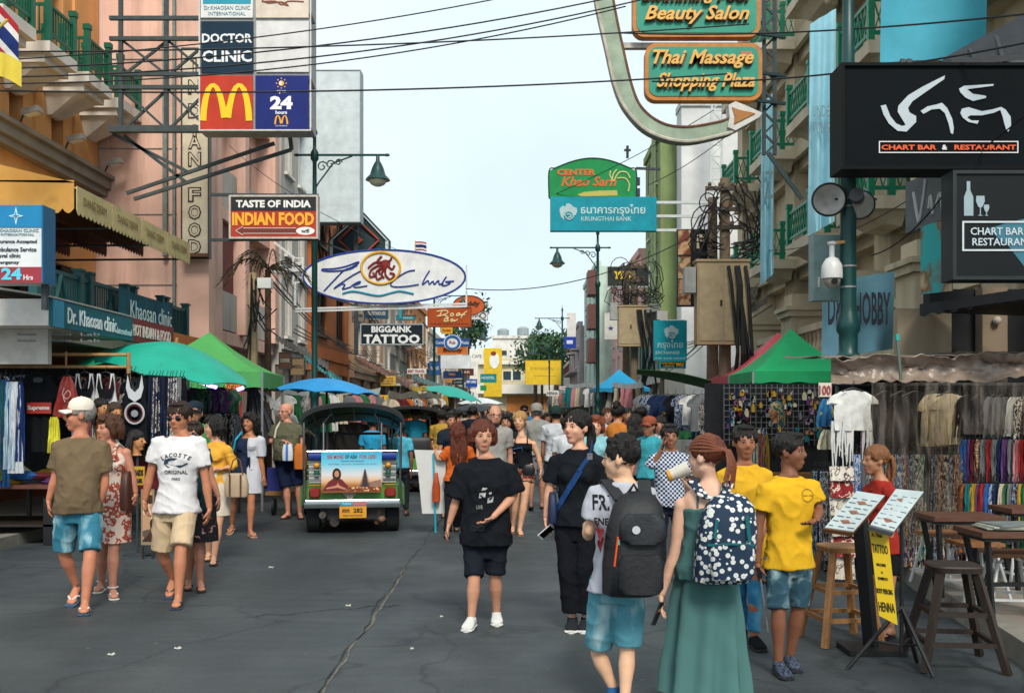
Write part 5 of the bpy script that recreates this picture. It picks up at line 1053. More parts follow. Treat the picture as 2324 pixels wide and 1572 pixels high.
bo = part(T, 'turquoise_board', f.rect(1249, 447, 1490, 524, -.2, .22), BOARD('1091a4')); part(bo, 'thai_lettering', f.text('ธนาคารกรุงไทย', 1391, 478, 27, 146, .022, bold=.015), INK('b9dadd')); part(bo, 'lettering', f.text('KRUNGTHAI BANK', 1376, 497, 10, 114, .022, bold=.01), INK('b2d4d8'))
def bird(fc, cx, cy, s, d):
    q = lambda x, y: (cx+x*s, cy+y*s); w = fc.poly([q(*p) for p in ((-1, -.45), (-.6, -.75), (-.35, -.6), (-.25, -.95), (.05, -1.0), (.35, -.85), (.55, -.6), (.95, -.45), (1, -.05), (.8, .35), (.55, .35), (.35, .05), (0, -.05), (-.4, .1), (-.55, .5), (-.5, .9), (-.85, .5), (-1, 0))], d, .006)
    fc.strokes([[q(-.45, .15), q(-.3, .6), q(.1, .85), q(.5, .6), q(.5, .3)], [q(-.2, .3), q(.15, .25), q(.25, .55), q(-.05, .6)]], .09*s, d+.004, w); return w
part(bo, 'bird_emblem', bird(f, 1290, 482, 20, .022), INK('a9c4c8'))
w = MB(); [w.beam(f.p(1490, v, -.1), f.p(1610, v, -.1), .07) for v in (458, 489, 521)]; part(T, 'bracket', w, M('cdd3d4', .45, .1)); w = MB().beam(f.p(1444, 380, -.1), f.p(1500, 382, -.1), .06); [w.box(f.p(1448, v, -.1), (.12, .1, .2)) for v in (410, 435)]; part(T, 'bar', w, STEEL)
T, f = sign('exchange_sign', 'turquoise exchange sign with a pale bird emblem beside the transformer box', 1484, 727, 1559, 818, 24, '1798a8', [('กรุงไทย', 1521, 783, 22, 58, 'b4dde0', .015), ('EXCHANGE', 1515, 800, 7, 54, 'b4dde0', .015), ('ATM  BANK UPDATE', 1521, 813, 4, 70, 'b4dde0')]); part(T, 'bird_emblem', bird(f, 1524, 754, 16, .004), INK('c6d8da'))
T, f = sign('money_transfer_sign', 'small black and yellow money transfer sign framed in turquoise', 1498, 818.5, 1556, 835, 23.9, '15181a', [('WESTERN', 1516, 824, 4, 30, 'd8a526', .03), ('UNION', 1518, 830, 4, 24, 'd8a526', .03), ('WU', 1542, 827, 9, 18, 'e0aa2a', .05)], frame='1798a8', fw=3)
T, f = sign('poster', 'tall dark poster of noodle dishes beside the transformer pole', 1537, 520, 1606, 695, 23, '1b1d1f', [('F', 1590, 548, 32, 18, 'c9b8a0', .04), ('A', 1585, 600, 26, 18, 'c9b8a0', .04)])
for i, (a, b, c) in enumerate(((522, 578, '8a4a34'), (582, 632, '7aa07a'), (634, 668, 'b06a58'), (668, 692, '8a5a2c'))): part(T, 'food_picture', f.rect(1539, a, 1567, b, .001+.0004*i, .006), MPAT('food%d' % i, [(.3, c), (.45, 'c9a27a'), (.55, '6a3a2a'), (.65, 'd8cbb8' if i == 2 else c)], 'noise', 3+i, .5, None, 'LINEAR'))
T, f = sign('yes_sign', 'dark grey sign with yellow handwritten letters behind the second transformer', 1378, 605, 1473, 650, 42, '2c3330', [('YES', 1413, 624, 18, 40, 'd8b52a', .05, .2), ('snack', 1413, 641, 4, 18, 'a89030')], frame='c2c8c6', fw=1.5)
sign('shop_sign', 'yellow and white airline sign behind the slim lamp post', 1372, 710, 1402, 770, 36, 'd0cfca', [('★', 1386, 744, 12, 14, '2a3c7a')]); sign('bank_board', 'blue square bank sign far down the right side', 1280, 764, 1307, 790, 58, '22409a', [('=', 1293, 776, 8, 14, 'd0d8e8', .06)]); sign('white_sign', 'white box sign above the blue bank sign on the right', 1287, 710, 1307, 764, 60, 'd6d4d2'); sign('hotel_board', 'small red framed notice near the far right stalls', 1270, 876, 1304, 884, 50, 'd0c4c0', [('KHAOSAN HOTEL', 1287, 880, 3, 28, '9a3434')])
sign('henna_sign', 'white HENNA board on the far right stalls', 1240, 886, 1268, 898, 44, 'd8d6d0', [('HENNA', 1254, 892, 7, 24, '3a3a3a', .03)])
# big black bar sign
T, f = thing('bar_sign', 'large black lightbox with white Thai brush strokes and orange CHART BAR & RESTAURANT line', 'sign', P(2120, 383, 10.4)), Face(10.4)
part(T, 'casing', f.rect(1910, 146, 2440, 383, -.35, .35), M('060d11', .7, .25, 2, spec=.1)); part(T, 'frame', f.border(1908, 144, 2442, 385, 7, -.37, .40), M('070b0d', .6, .2, spec=.12))
z2 = lambda x, y: ((1900+x/2.711)*.90781, y/2.711*.90781); w = MB()
for st in (((815, 720), (850, 712), (880, 790), (920, 840), (960, 857), (985, 850), (930, 760), (935, 720), (1000, 650), (1100, 590), (1235, 522), (1250, 515), (1245, 540), (1130, 620), (1030, 690), (1000, 735), (1010, 765), (1055, 790), (1055, 830), (990, 895), (930, 890), (870, 840), (835, 780)),
    ((1085, 755), (1130, 725), (1190, 712), (1230, 700), (1265, 735), (1300, 810), (1310, 870), (1305, 912), (1290, 905), (1275, 840), (1250, 770), (1215, 740), (1160, 745), (1105, 775)),
    ((1345, 605), (1380, 585), (1580, 573), (1577, 585), (1400, 608), (1440, 640), (1510, 650), (1530, 655), (1525, 668), (1440, 688), (1390, 665), (1355, 630)),
    ((1355, 770), (1365, 740), (1410, 730), (1500, 757), (1570, 745), (1630, 728), (1660, 745), (1695, 795), (1698, 850), (1680, 895), (1668, 890), (1655, 850), (1640, 790), (1625, 748), (1580, 768), (1500, 785), (1420, 785), (1400, 800), (1430, 820), (1480, 820), (1470, 842), (1410, 830), (1370, 800))): f.poly([z2(*p) for p in st], .003, .01, w)
part(T, 'brush_strokes', w, INK('aeb8be')); part(T, 'lettering', f.text('RESTAURANT', 2235, 335, 11.5, 140, .003, bold=.03, mb=f.text('CHART BAR', 2062, 335, 11.5, 125, .003, bold=.03)), INK('d8562a')); part(T, 'ampersand', f.text('&', 2143, 335, 11.5, 12, .003, bold=.03), INK('d8d4d0')); part(T, 'line_frame', f.border(1994, 321, 2310, 348, 2.2, .002, .01), INK('d8d8d8'))
w = MB(); [w.beam(f.p(u, 146, -.2), f.p(u+6, 120, -.2), .05) for u in (2060, 2075)]; part(T, 'lamp_box', f.rect(2052, 138, 2112, 146, -.3, .2), M('b5ae9c', .6)); part(T, 'stay', w, STEEL)
T, f = sign('bar_sign', 'black CHART BAR sign with a bottle and wine glasses under the big black lightbox', 2162, 388, 2450, 634, 9.8, '060d11', [('CHART BAR', 2262, 525, 17, 120, 'b9c6cc', .01), ('RESTAURANT', 2276, 549, 17, 140, 'b9c6cc', .01)], frame='151c1e', fw=8, th=.25)
part(T, 'line_frame', f.border(2183, 502, 2420, 570, 4, .001, .01), INK('c2cacc')); w = f.poly([(2187, 490), (2187, 448), (2193, 432), (2193, 412), (2201, 412), (2201, 432), (2208, 448), (2208, 490)], .002, .008)
for u, v, s in ((2224, 445, 1), (2238, 465, .62)): f.poly([(u-9*s, v), (u+9*s, v), (u+10*s, v+12*s), (u+5*s, v+24*s), (u+1, v+27*s), (u+1, 488), (u+7*s, 490), (u-7*s, 490), (u-1, 488), (u-1, v+27*s), (u-5*s, v+24*s), (u-10*s, v+12*s)], .002, .008, w)
part(T, 'bottle_and_glasses', w, INK('8fa2aa')); part(T, 'blue_shape', f.poly([(2240, 520), (2280, 508), (2330, 495), (2400, 500), (2400, 600), (2330, 612), (2290, 560)], .0005, .0012), INK('2f6a7c'))
T = thing('bar_sign', 'grey Thai brush lettered bar sign angled beside the lamp post', 'sign', P(2105, 515, 11.5)); a, b = P(2055, 0, 11.9), P(2162, 0, 11.0); e = (b-a); e.z = 0; e.normalize(); zt, zb = P(0, 392, 11.4).z, P(0, 512, 11.4).z
nn = e.cross(ZV); o = Vector((a.x, a.y, zb)); wd = (b-a).length; part(T, 'board', MB().prism([(0, 0), (wd, .04), (wd, zt-zb), (0, zt-zb)], o-nn*.1, e, ZV, .1), BOARD('6d7478')); part(T, 'brush_strokes', strokes(o+nn*.004, e, ZV, [[(.18, .45), (.28, .1), (.36, .3), (.42, .55)], [(.22, .3), (.28, .08)], [(.48, .2), (.52, .34), (.56, .12)], [(.62, .2), (.7, .33), (.74, .12)]], .02), INK('d2d4d4'))
# ---------------------------------------------------------------- street lamps, poles, wires
def lamp(label, x, y, side, r=.055, arm=True, zb=2.15):
    T = thing('street_lamp', label, 'street lamp', (x, y, 0), 'green street lamps along the road'); c = Vector((x, y, 0)); k = r/.055 if arm else 1.3
    part(T, 'pole', MB().lathe(c, [(.17*k, 0), (.17*k, .25), (.13*k, .32), (.12*k, .8), (.15*k, .86), (.10*k, .95), (.085*k, zb-.5), (.105*k, zb-.42), (.08*k, zb-.38), (.078*k, zb-.18), (.10*k, zb-.14), (.10*k, zb-.05), (.075*k, zb+.05), (r, zb+.12), (r, 5.4), (r*1.5, 5.45), (r*1.5, 5.55), (r*.8, 5.6), (r*.7, 6.45), (r*1.4, 6.5), (r*1.4, 6.62), (r*.6, 6.7), (r*.6, 6.95), (r*1.1, 7.0), (r*.3, 7.12), (0, 7.3)], 16), LAMPG, True)
    if not arm: return T
    a = Vector((x, y, 6.58)); e = Vector((side*1.2, 0, 0))
    w = MB().tube([a-e*.28, a+e*1.15], .022, 6); w.ell(a-e*.28, (.06, .03, .03)); w.ell(a+e*1.15, (.05, .03, .03)); part(T, 'arm', w, LAMPG)
    w = MB()
    for q in range(3):
        o = a+e*(.12+.13*q)-ZV*(.14+.04*(2-q)); rr = .11-.02*q; w.tube([o+Vector((math.cos(t)*rr*side, 0, math.sin(t)*rr)) * (1-.06*i) if False else o+Vector((math.cos(t)*rr*(1-.07*i)*side, 0, math.sin(t)*rr*(1-.07*i))) for i, t in enumerate([j*.7 for j in range(12)])], .014, 5)
    w.tube([a-ZV*.65, a+e*.08-ZV*.5, a+e*.3-ZV*.15, a+e*.6-ZV*.02], .016, 5); part(T, 'scroll_bracket', w, LAMPG)
    s = a+e-ZV*.48; part(T, 'lamp_shade', MB().lathe(s, [(.235, 0), (.22, .03), (.15, .1), (.115, .22), (.07, .32), (.04, .36), (.03, .48)], 18), LAMPG, True); part(T, 'globe', MB().ell(s+ZV*.0, (.17, .17, .12)), M('d9cfae', .25, .05), True)
    return T
lamp('tall green street lamp beside the black and red food sign', -3.9, 19, 1); lamp('green street lamp passing behind the oval club sign', -3.6, 42, 1); lamp('small far green street lamp by the blue plaza sign', -3.4, 60, 1)
lamp('green street lamp rising to the turquoise bank sign', 2.31, 29.7, -1); lamp('green street lamp far down the right beside the mint building', 2.2, 52, -1); lamp('farthest green street lamp before the wide yellow hoarding', 2.2, 75, -1)
LP = lamp('thick dark green lamp post carrying loudspeakers behind the big black bar sign', P(1925, 0, 11.2).x, 11.2, 1, .088, False, 2.75)
def speaker_horn(label, c, d, r=.18):
    d = Vector(d).normalized(); T = thing('loudspeaker', label, 'loudspeaker', c); part(T, 'horn', MB().lathe(c, [(.05, -.2), (.06, -.12), (r*.45, -.06), (r*.8, 0), (r, .05), (r*.97, .055), (r*.5, -.03), (r*.2, -.06), (0, -.06)], 22, d), M('a8a49e', .5, .25), True)
    part(T, 'rim', MB().tube([Vector(c)+d*.05+d.orthogonal().normalized()*math.cos(t)*r+d.cross(d.orthogonal()).normalized()*math.sin(t)*r for t in [i*math.pi/12 for i in range(25)]], .012, 6), BLACKM, True); part(T, 'driver', MB().lathe(c, [(0, -.34), (.075, -.33), (.075, -.2), (.05, -.19)], 14, d), M('4a4a4c', .5), True); return T
Ys = 11.15
speaker_horn('loudspeaker horn facing the camera on the left of the green lamp post', P(1881, 455, Ys), (-.25, -1, 0)); speaker_horn('loudspeaker horn turned away on the right of the green lamp post', P(1950, 462, Ys), (.35, .8, -.1), .16)
T = thing('dome_camera', 'white dome surveillance camera hung on the green lamp post', 'camera', P(1888, 655, Ys)); c = P(1888, 622, Ys)
part(T, 'housing', MB().lathe(c, [(.115, -.05), (.118, 0), (.11, .1), (.07, .17), (.03, .19), (.03, .32), (.05, .33), (.05, .36)], 18), M('c9cac8', .35, .08), True); part(T, 'lens_dome', MB().ell(c-ZV*.05, (.10, .10, .11)), M('8f8d84', .3, .2), True); part(T, 'lens', MB().lathe(c+Vector((0, -.09, -.09)), [(.035, 0), (.035, .025), (0, .026)], 12, (0, -1, -.2)), BLACKM); part(T, 'arm', MB().tube([c+ZV*.34, c+ZV*.36+XV*.16], .02, 6), M('b98a5a', .5))
T = thing('control_box', 'grey steel control cabinet behind the dome camera', 'cabinet', P(1874, 690, 11.5)); part(T, 'cabinet', MB().box(P(1872, 610, 11.6), (.32, .2, .75)), M('77908e', .5, .15)); part(T, 'door_label', MB().box(P(1858, 640, 11.48), (.02, .01, .12)), WHITEM)
w = MB()
for v in (452, 470, 605, 652): w.lathe(P(1925, v, 11.2), [(.094, -.01), (.094, .01)], 14)
part(LP, 'clamp', w, M('8a8c8c', .4, .1, metal=.5)); part(LP, 'crossbar', MB().tube([P(1895, 452, 11.15), P(1990, 452, 11.15)], .012, 6), STEEL)
# utility poles with transformer cabinets and cable tangles
def utility(label, u, Y, vb, vt, bw, seed, pole2=None):
    T = thing('utility_pole', label, 'utility pole', Vector((P(u, 0, Y).x, Y, .15))); rr = random.Random(seed); x = P(u, 0, Y).x; zt = P(0, vt, Y).z; k = Y/F
    part(T, 'pole', MB().loft([((x, Y, .15), XV, YV, .15, .15, .6), ((x, Y, zt), XV, YV, .10, .10, .6)], 12), M('7a6a58', .85, .25, 4))
    if pole2: x2 = P(pole2, 0, Y+.6).x; part(T, 'pole', MB().loft([((x2, Y+.6, .15), XV, YV, .15, .15, .6), ((x2, Y+.6, zt-.3), XV, YV, .10, .10, .6)], 12), M('7a6a58', .85, .25, 4))
    z0, z1 = P(0, vb[1], Y).z, P(0, vb[0], Y).z; bx = P((bw[0]+bw[1])/2, 0, Y).x; wd = (bw[1]-bw[0])*k; c = MB().bx(bx-wd/2, bx+wd/2, Y-.55, Y-.17, z0, z1); c.bx(bx-wd/2-.03, bx+wd/2+.03, Y-.58, Y-.15, z1+.002, z1+.05)
    o = part(T, 'cabinet', c, PLASTER('b09c7c', '8a5a34', .35)); part(o, 'door', MB().bx(bx-wd/2+.04, bx-.02, Y-.565, Y-.552, z0+.08, z1-.08), M('ab9878', .6, .15)); part(o, 'door', MB().bx(bx+.02, bx+wd/2-.04, Y-.565, Y-.552, z0+.08, z1-.08), M('ab9878', .6, .15))
    part(o, 'handle', MB().bx(bx-.07, bx-.03, Y-.59, Y-.567, (z0+z1)/2-.06, (z0+z1)/2+.06), BLACKM)
    for i, (dz, l) in enumerate(((-.25, .9), (-.7, .7), (-1.1, .8))):
        a_ = part(T, 'crossarm', MB().beam((x-l/2, Y-.14, zt+dz), (x+l/2, Y-.14, zt+dz), .07, .09), M('5a5048', .8, .2)); w = MB()
        for q in (-.4, -.15, .15, .4): w.lathe((x+q*l, Y-.14, zt+dz+.04), [(.03, 0), (.045, .05), (.03, .09), (0, .1)], 8)
        part(a_, 'insulator', w, M('6a4a3a', .3))
    w = MB()
    for i in range(26):
        s = rr.choice((-1, 1)); a0 = Vector((x+s*rr.uniform(.05, .3), Y-.2-rr.random()*.3, z1+rr.uniform(-.0, .5))); b0 = Vector((x+s*rr.uniform(.1, .7), Y-.25-rr.random()*.3, zt-rr.uniform(0, 1.2))); m = lerp(a0, b0, .5)+Vector((s*rr.uniform(.1, .6), -.1, -rr.uniform(.0, .5))); w.tube([a0, lerp(a0, m, .6)+Vector((s*.1, 0, -.08)), m, lerp(m, b0, .6)+Vector((s*.08, 0, .04)), b0], .016, 5)
    for i in range(9):
        p = Vector((x+rr.uniform(-.5, .5), Y-.4, zt-rr.uniform(.3, 1.5))); q = rr.uniform(.12, .35); w.tube([p+Vector((math.cos(t)*q, 0, math.sin(t)*q*1.2)) for t in [j*.5 for j in range(14)]], .014, 5)
    for i in range(7):
        xx = x+rr.uniform(-.12, .5)*(1 if bw[1] > u else .4); w.tube([(xx, Y-.6, z1-.1), (xx+.05, Y-.66, z1-.5), (xx+rr.uniform(.0, .35), Y-.62, z0-.2), (xx+rr.uniform(-.1, .3), Y-.3, z0-1.2), (x+.1, Y-.17, .3)], .035, 6)
    part(T, 'cable_tangle', w, BLACKM)
    part(T, 'meter_box', MB().box((bx-wd/2-.14, Y-.4, (z0+z1)/2+.5), (.24, .25, .55)), M('9a9c98', .5, .15)); return T
utility('utility pole with tan transformer cabinet and cable tangle by the noodle poster', 1645, 22, (602, 785), 405, (1572, 1688), 3, 1617); utility('farther utility pole with smaller tan cabinet and cables before the yes sign', 1439, 33, (700, 788), 590, (1400, 1462), 4, 1421)
T = thing('utility_pole', 'old pale concrete pole by the palm on the left', 'utility pole', Vector((P(573, 0, 19.5).x, 19.5, .14))); x = P(573, 0, 19.5).x; part(T, 'pole', MB().loft([((x, 19.5, .14), XV, YV, .11, .11, .6), ((x, 19.5, P(0, 620, 19.5).z), XV, YV, .085, .085, .6)], 12), M('a58c70', .85, .25, 4)); part(T, 'junction_box', MB().box(P(602, 643, 19.3), (.26, .18, .2)), WHITEM); w = MB(); rr = random.Random(8)
for i in range(16): a = P(573+rr.uniform(-6, 8), rr.uniform(620, 720), 19.3); b = P(rr.uniform(540, 640), rr.uniform(640, 850), 19.3); w.tube([a, lerp(a, b, .5)-ZV*rr.uniform(.1, .5), b], .014, 5)
part(T, 'cable_tangle', w, BLACKM)
def wire(label, pts, Ya, Yb, r=.012, sag=.25, grp='overhead cables'):
    r *= .8; a, b = P(*pts[0], Ya), P(*pts[1], Yb); n = 24; w = MB().tube([lerp(a, b, i/n)-ZV*sag*4*(i/n)*(1-i/n) for i in range(n+1)], r, 5); solo('cable', w, BLACKM, label, 'cable', grp, True)
for i, (p, Ya, Yb, r, sg, lb) in enumerate((
    (((-60, 205), (1650, 168)), 13, 15, .016, .12, 'thick black cable crossing the red arches sign and the lower teal panel'), (((-60, 158), (1500, -30)), 13, 15, .014, .25, 'cable crossing the top of the doctor clinic sign'), (((-60, 176), (1480, -6)), 13, 15, .014, .28, 'cable just below the topmost cable over the clinic sign'), (((-60, 118), (1700, 55)), 13, 15, .014, .1, 'near level cable crossing the lettering of the clinic sign'),
    (((-60, 190), (1420, 15)), 13.4, 15, .013, .3, 'lowest of the rising cables over the clinic sign'), (((-60, 140), (1350, -50)), 13.2, 15, .012, .2, 'thin rising cable at the top of the picture'), (((1400, 75), (2420, 22)), 14, 9.5, .013, .1, 'cable from the hook sign to the top right corner'), (((1480, 185), (2420, 78)), 14, 9.5, .014, .15, 'cable crossing the lower teal panel to the black bar sign'),
    (((1058, 655), (1600, 520)), 24, 22, .014, .45, 'sagging cable from the oval club sign to the noodle poster'), (((1262, 440), (1620, 250)), 26, 24, .012, .1, 'cable rising from the arched green sign'), (((1470, 420), (1660, 300)), 26, 22, .012, .1, 'short cable above the utility pole'), (((724, 480), (960, 590)), 18, 30, .008, .05, 'thin stay wire beside the rooftop diamond sign'), (((1690, 560), (2330, 260)), 21, 9.5, .010, .5, 'loose cable hanging past the balconies to the bar sign'), (((1975, 580), (2170, 400)), 11.5, 10, .010, .15, 'cable slanting in front of the grey bar sign'), (((520, 330), (720, 470)), 22, 19, .008, .1, 'thin wire behind the food sign'))): wire(lb, p, Ya, Yb, r, sg)
for i, (u, v, Y) in enumerate(((1424, 345, 24.6),)):
    T = thing('cable_joint', 'small dark cable joint hanging over the rice sign', 'cable joint', P(u, v+20, Y)); part(T, 'clamp', MB().box(P(u, v, Y), (.06, .06, .3)), BLACKM); part(T, 'arm', MB().box(P(u, v-4, Y), (.16, .05, .05)), STEEL)
rr = random.Random(12)
for i in range(12):
    sd = -1 if i < 8 else 1; y0 = 22+i % 8*4; y1 = y0+rr.uniform(9, 20); z = rr.uniform(3.2, 5.6); x = sd*rr.uniform(4.4, 6.2); n = 20; a, b = Vector((x, y0, z)), Vector((x+rr.uniform(-.8, .8), y1, z+rr.uniform(-.8, .8)))
    w = MB(); [w.tube([lerp(a, b, q/n)+Vector((dx, 0, dz-.9*(q/n)*(1-q/n)*(1+dz*2))) for q in range(n+1)], .014, 4) for dx, dz in ((0, 0), (.05, .1), (-.04, -.08), (.08, -.15))]; solo('cable', w, BLACKM, 'drooping black cable bundle strung along the %s shop fronts' % ('left' if sd < 0 else 'right'), 'cable', 'cable bundles along the shop fronts', True)
# flags and hanging cloths
def cloth(name, label, u0, v0, u1, v1, Y, mat, cat, slant=0, folds=3, yv=.05, du=0, bands=None):
    sh = MB().sheet(lambda a, b: P(lerp(u0, u1, a)+du*b, lerp(v0, v1, b)+slant*a, Y)+Vector((0, yv*math.sin(a*folds*6.28+b*2)*(.3+b), 0)), 16, 14, .008); return solo(name, sh, mat, label, cat, None, True)
TARP = M('86b9c8', .75, .12, 3)
for (u0, v0, u1, v1, Y, sl, lb, tx) in ((1838, 55, 1897, 535, 13, -35, 'long pale blue cloth banner hanging down the balcony building nearest the bar sign', 'UNDER\nWINGS'), (1728, 235, 1757, 645, 19, -25, 'narrow pale blue cloth banner hanging farther down the balcony building', 'IZ')):
    o = cloth('cloth_banner', lb, u0, v0, u1, v1, Y, TARP, 'banner', sl, 2, .06); part(o, 'lettering', text_mb(tx, P((u0+u1)/2, lerp(v0, v1, .45), Y-.14), XV, ZV, .5*Y/13*.7, (u1-u0)*.8*Y/F, .004), INK('5a7a86'))
o = cloth('cloth_banner', 'pale blue cloth with dark lettering stretched behind the green lamp post', 1868, 640, 2030, 815, 12.6, TARP, 'banner', -24, 2, .05); part(o, 'lettering', text_mb('D&D HOBBY', P(1950, 700, 12.5), XV, ZV, .42, .78, .004, bold=.02), INK('43464e'))
o = cloth('cloth_banner', 'large turquoise sun cloth hung high behind the black bar sign', 2000, -30, 2240, 140, 14, M('3f9fb5', .7, .12, 2), 'banner', 0, 1, .04)
T = thing('roof_awning', 'black shop roof sloping down to the big black bar sign', 'awning', (6.3, 11.5, 5)); part(T, 'canopy', MB().add([P(2140, 145, 11.5), P(2420, -10, 11.5), P(2420, 130, 10.5), P(2160, 148, 10.6)]+[p+ZV*.06 for p in (P(2140, 145, 11.5), P(2420, -10, 11.5), P(2420, 130, 10.5), P(2160, 148, 10.6))], [(0, 3, 2, 1), (4, 5, 6, 7), (0, 1, 5, 4), (1, 2, 6, 5), (2, 3, 7, 6), (3, 0, 4, 7)]), M('23262b', .6, .3)); w = MB(); [w.beam(P(2140+i*60, 146-i*33, 11.45), P(2160+i*60, 148, 10.7), .04) for i in range(5)]; part(T, 'rafter', w, STEEL)
T = thing('poster', 'turquoise poster of dishes curling beside the black bottle sign', 'poster', P(2125, 670, 10.6)); a = MB().sheet(lambda a, b: P(lerp(2090, 2162, a), lerp(515, 668, b)-14*a*(1-b)-8*a, 10.9-.5*a), 8, 8, .01); part(T, 'sheet', a, MPAT('posterteal', [(.0, '2f9aa0'), (.45, '3aa7a8'), (.55, '7a5a3a'), (.68, 'b9a58c')], 'noise', 3, .5, None, 'LINEAR'), True)
T = thing('awning', 'black fabric bar awning under the bottle sign at the right edge', 'awning', (5.3, 10, 3)); w = MB().add([P(2088, 690, 10.4), P(2420, 640, 9.0), P(2420, 700, 11.2), P(2100, 690, 12)]+[p-ZV*.10 for p in (P(2088, 690, 10.4), P(2420, 640, 9.0), P(2420, 700, 11.2), P(2100, 690, 12))], [(0, 1, 2, 3), (7, 6, 5, 4), (0, 4, 5, 1), (1, 5, 6, 2), (2, 6, 7, 3), (3, 7, 4, 0)]); part(T, 'canopy', w, M('15181c', .7, .3)); w = MB().sheet(lambda a, b: P(lerp(2088, 2420, a), lerp(690, 640, a)+b*(26+4*math.sin(a*60)), lerp(10.38, 8.98, a)), 40, 3, .01); part(T, 'fringe', w, M('1d2126', .8, .3))
T = thing('bar_interior', 'dark bar front with tan pillar behind the plastic covered stall', 'shop front', (6.2, 12.2, .15)); part(T, 'wall', MB().bx(5.0, 7.39, 12.2, 12.4, .156, 3.2), M('171a1d', .7, .4, 2)); part(T, 'pillar', MB().bx(5.55, 5.85, 12.0, 12.19, .156, 3.2), PLASTER('8a7a68', '4a4036', .5)); part(T, 'wall_lamp', MB().ell(P(2263, 727, 11.95), (.05, .05, .05)), M('b5b0a8', .3)); part(T, 'cream_panel', MB().bx(4.55, 5.2, 12.05, 12.18, 2.2, 2.95), PLASTER('b5a48c', '4a4036', .4))
def flag(name, label, o, d, l, h, bands, pole):
    T = thing(name, label, 'flag', o); part(T, 'pole', MB().tube(pole, .018, 6), M('c9b04a', .4))
    for i, (a, b, c) in enumerate(bands): part(T, 'stripe', MB().sheet(lambda u, v: Vector(o)+Vector(d)*l*u+ZV*(-h*lerp(a, b, v)-.25*h*u*u)+Vector((.0, .04*math.sin(u*7), 0)), 12, 3, .006), CLOTH(c), True)
th = [(0, .167, 'a83038'), (.167, .333, 'd8d4d0'), (.333, .667, '23336a'), (.667, .833, 'd8d4d0'), (.833, 1, 'a83038')]
a = P(-25, -5, 12.5); flag('flag', 'Thai striped flag hanging at the upper left corner', a, (.9, -.1, -.5), .42, .62, th, [a+Vector((-.4, 0, -.5)), a+Vector((.3, 0, .5))]); a = P(-20, 110, 12.2); flag('flag', 'yellow flag hanging below the Thai flag at the left edge', a, (.9, -.1, -.25), .42, .3, [(0, 1, 'd8c04a')], [a+Vector((-.4, 0, -.2)), a+Vector((.2, 0, .35))])
a = P(942, 548, 44); flag('flag', 'small Thai flag flying above the oval club sign', a, (1, 0, .1), .5, .4, th, [a-ZV*1.4, a+ZV*.05])
# dry palm beside the pink building
T = thing('palm', 'brown drooping palm between the food sign and the concrete pole', 'palm', Vector((P(608, 0, 20.5).x, 20.5, .14))); c = P(608, 612, 20.5); part(T, 'trunk', MB().tube([(c.x, c.y, .14), c], [.09, .06], 8), M('4a382c', .9, .3)); rr = random.Random(3)
for i in range(14):
    a = i*6.28/14+rr.random()*.3; l = rr.uniform(.7, 1.05); w = MB(); up = rr.uniform(.1, .55)
    ps = [c+Vector((math.cos(a)*l*t, math.sin(a)*l*t, up*math.sin(t*2.4)-.5*t*t)) for t in [j/10 for j in range(11)]]; w.tube(ps, .012, 4); sd = Vector((-math.sin(a), math.cos(a), 0))
    for j in range(1, 11):
        for s in (-1, 1): p = ps[j]; q = p+sd*s*.20*(1-j/14)+Vector((math.cos(a)*.14, math.sin(a)*.14, -.14)); w.add([p, p+Vector((math.cos(a)*.03, math.sin(a)*.03, 0)), q, q+ZV*.01], [(0, 1, 2), (0, 2, 3)])
    part(T, 'frond', w, M('4a4030' if i % 2 else '54432f', .8, .3))
# ---------------------------------------------------------------- parasols, tents
def umbrella(label, u, v, Y, rad, drop, col, tilt=(0, 0), n=8, plc='b08050'):
    c = P(u, v, Y); T = thing('parasol', label, 'parasol', Vector((c.x, c.y, 0))); rot = Matrix.Rotation(R(tilt[0]), 3, 'Y') @ Matrix.Rotation(R(tilt[1]), 3, 'X')
    def f_(a, b):
        t = a*2*math.pi; seg = (t/(2*math.pi)*n) % 1; pull = 1-.07*math.sin(math.pi*seg)*b; d = drop*(b**1.5)-(.04*math.sin(math.pi*seg)*b); return c+rot @ Vector((math.cos(t)*rad*b*pull, math.sin(t)*rad*b*pull, -d))
    part(T, 'canopy', MB().sheet(f_, n*6, 8, .012), M(col, .55, .14, 2.5, .1), 70)
    w = MB(); [w.tube([c+rot @ Vector((math.cos(i*2*math.pi/n)*rad*b, math.sin(i*2*math.pi/n)*rad*b, -drop*b**1.5-.02)) for b in (.05, .5, 1)], .01, 4) for i in range(n)]; part(T, 'ribs', w, STEEL)
    part(T, 'pole', MB().tube([c+rot @ Vector((0, 0, .08)), c+rot @ Vector((0, 0, -.1)), Vector((c.x+.05*tilt[0]*.1, c.y, 0))], .022, 8), M(plc, .6, .2)); return T
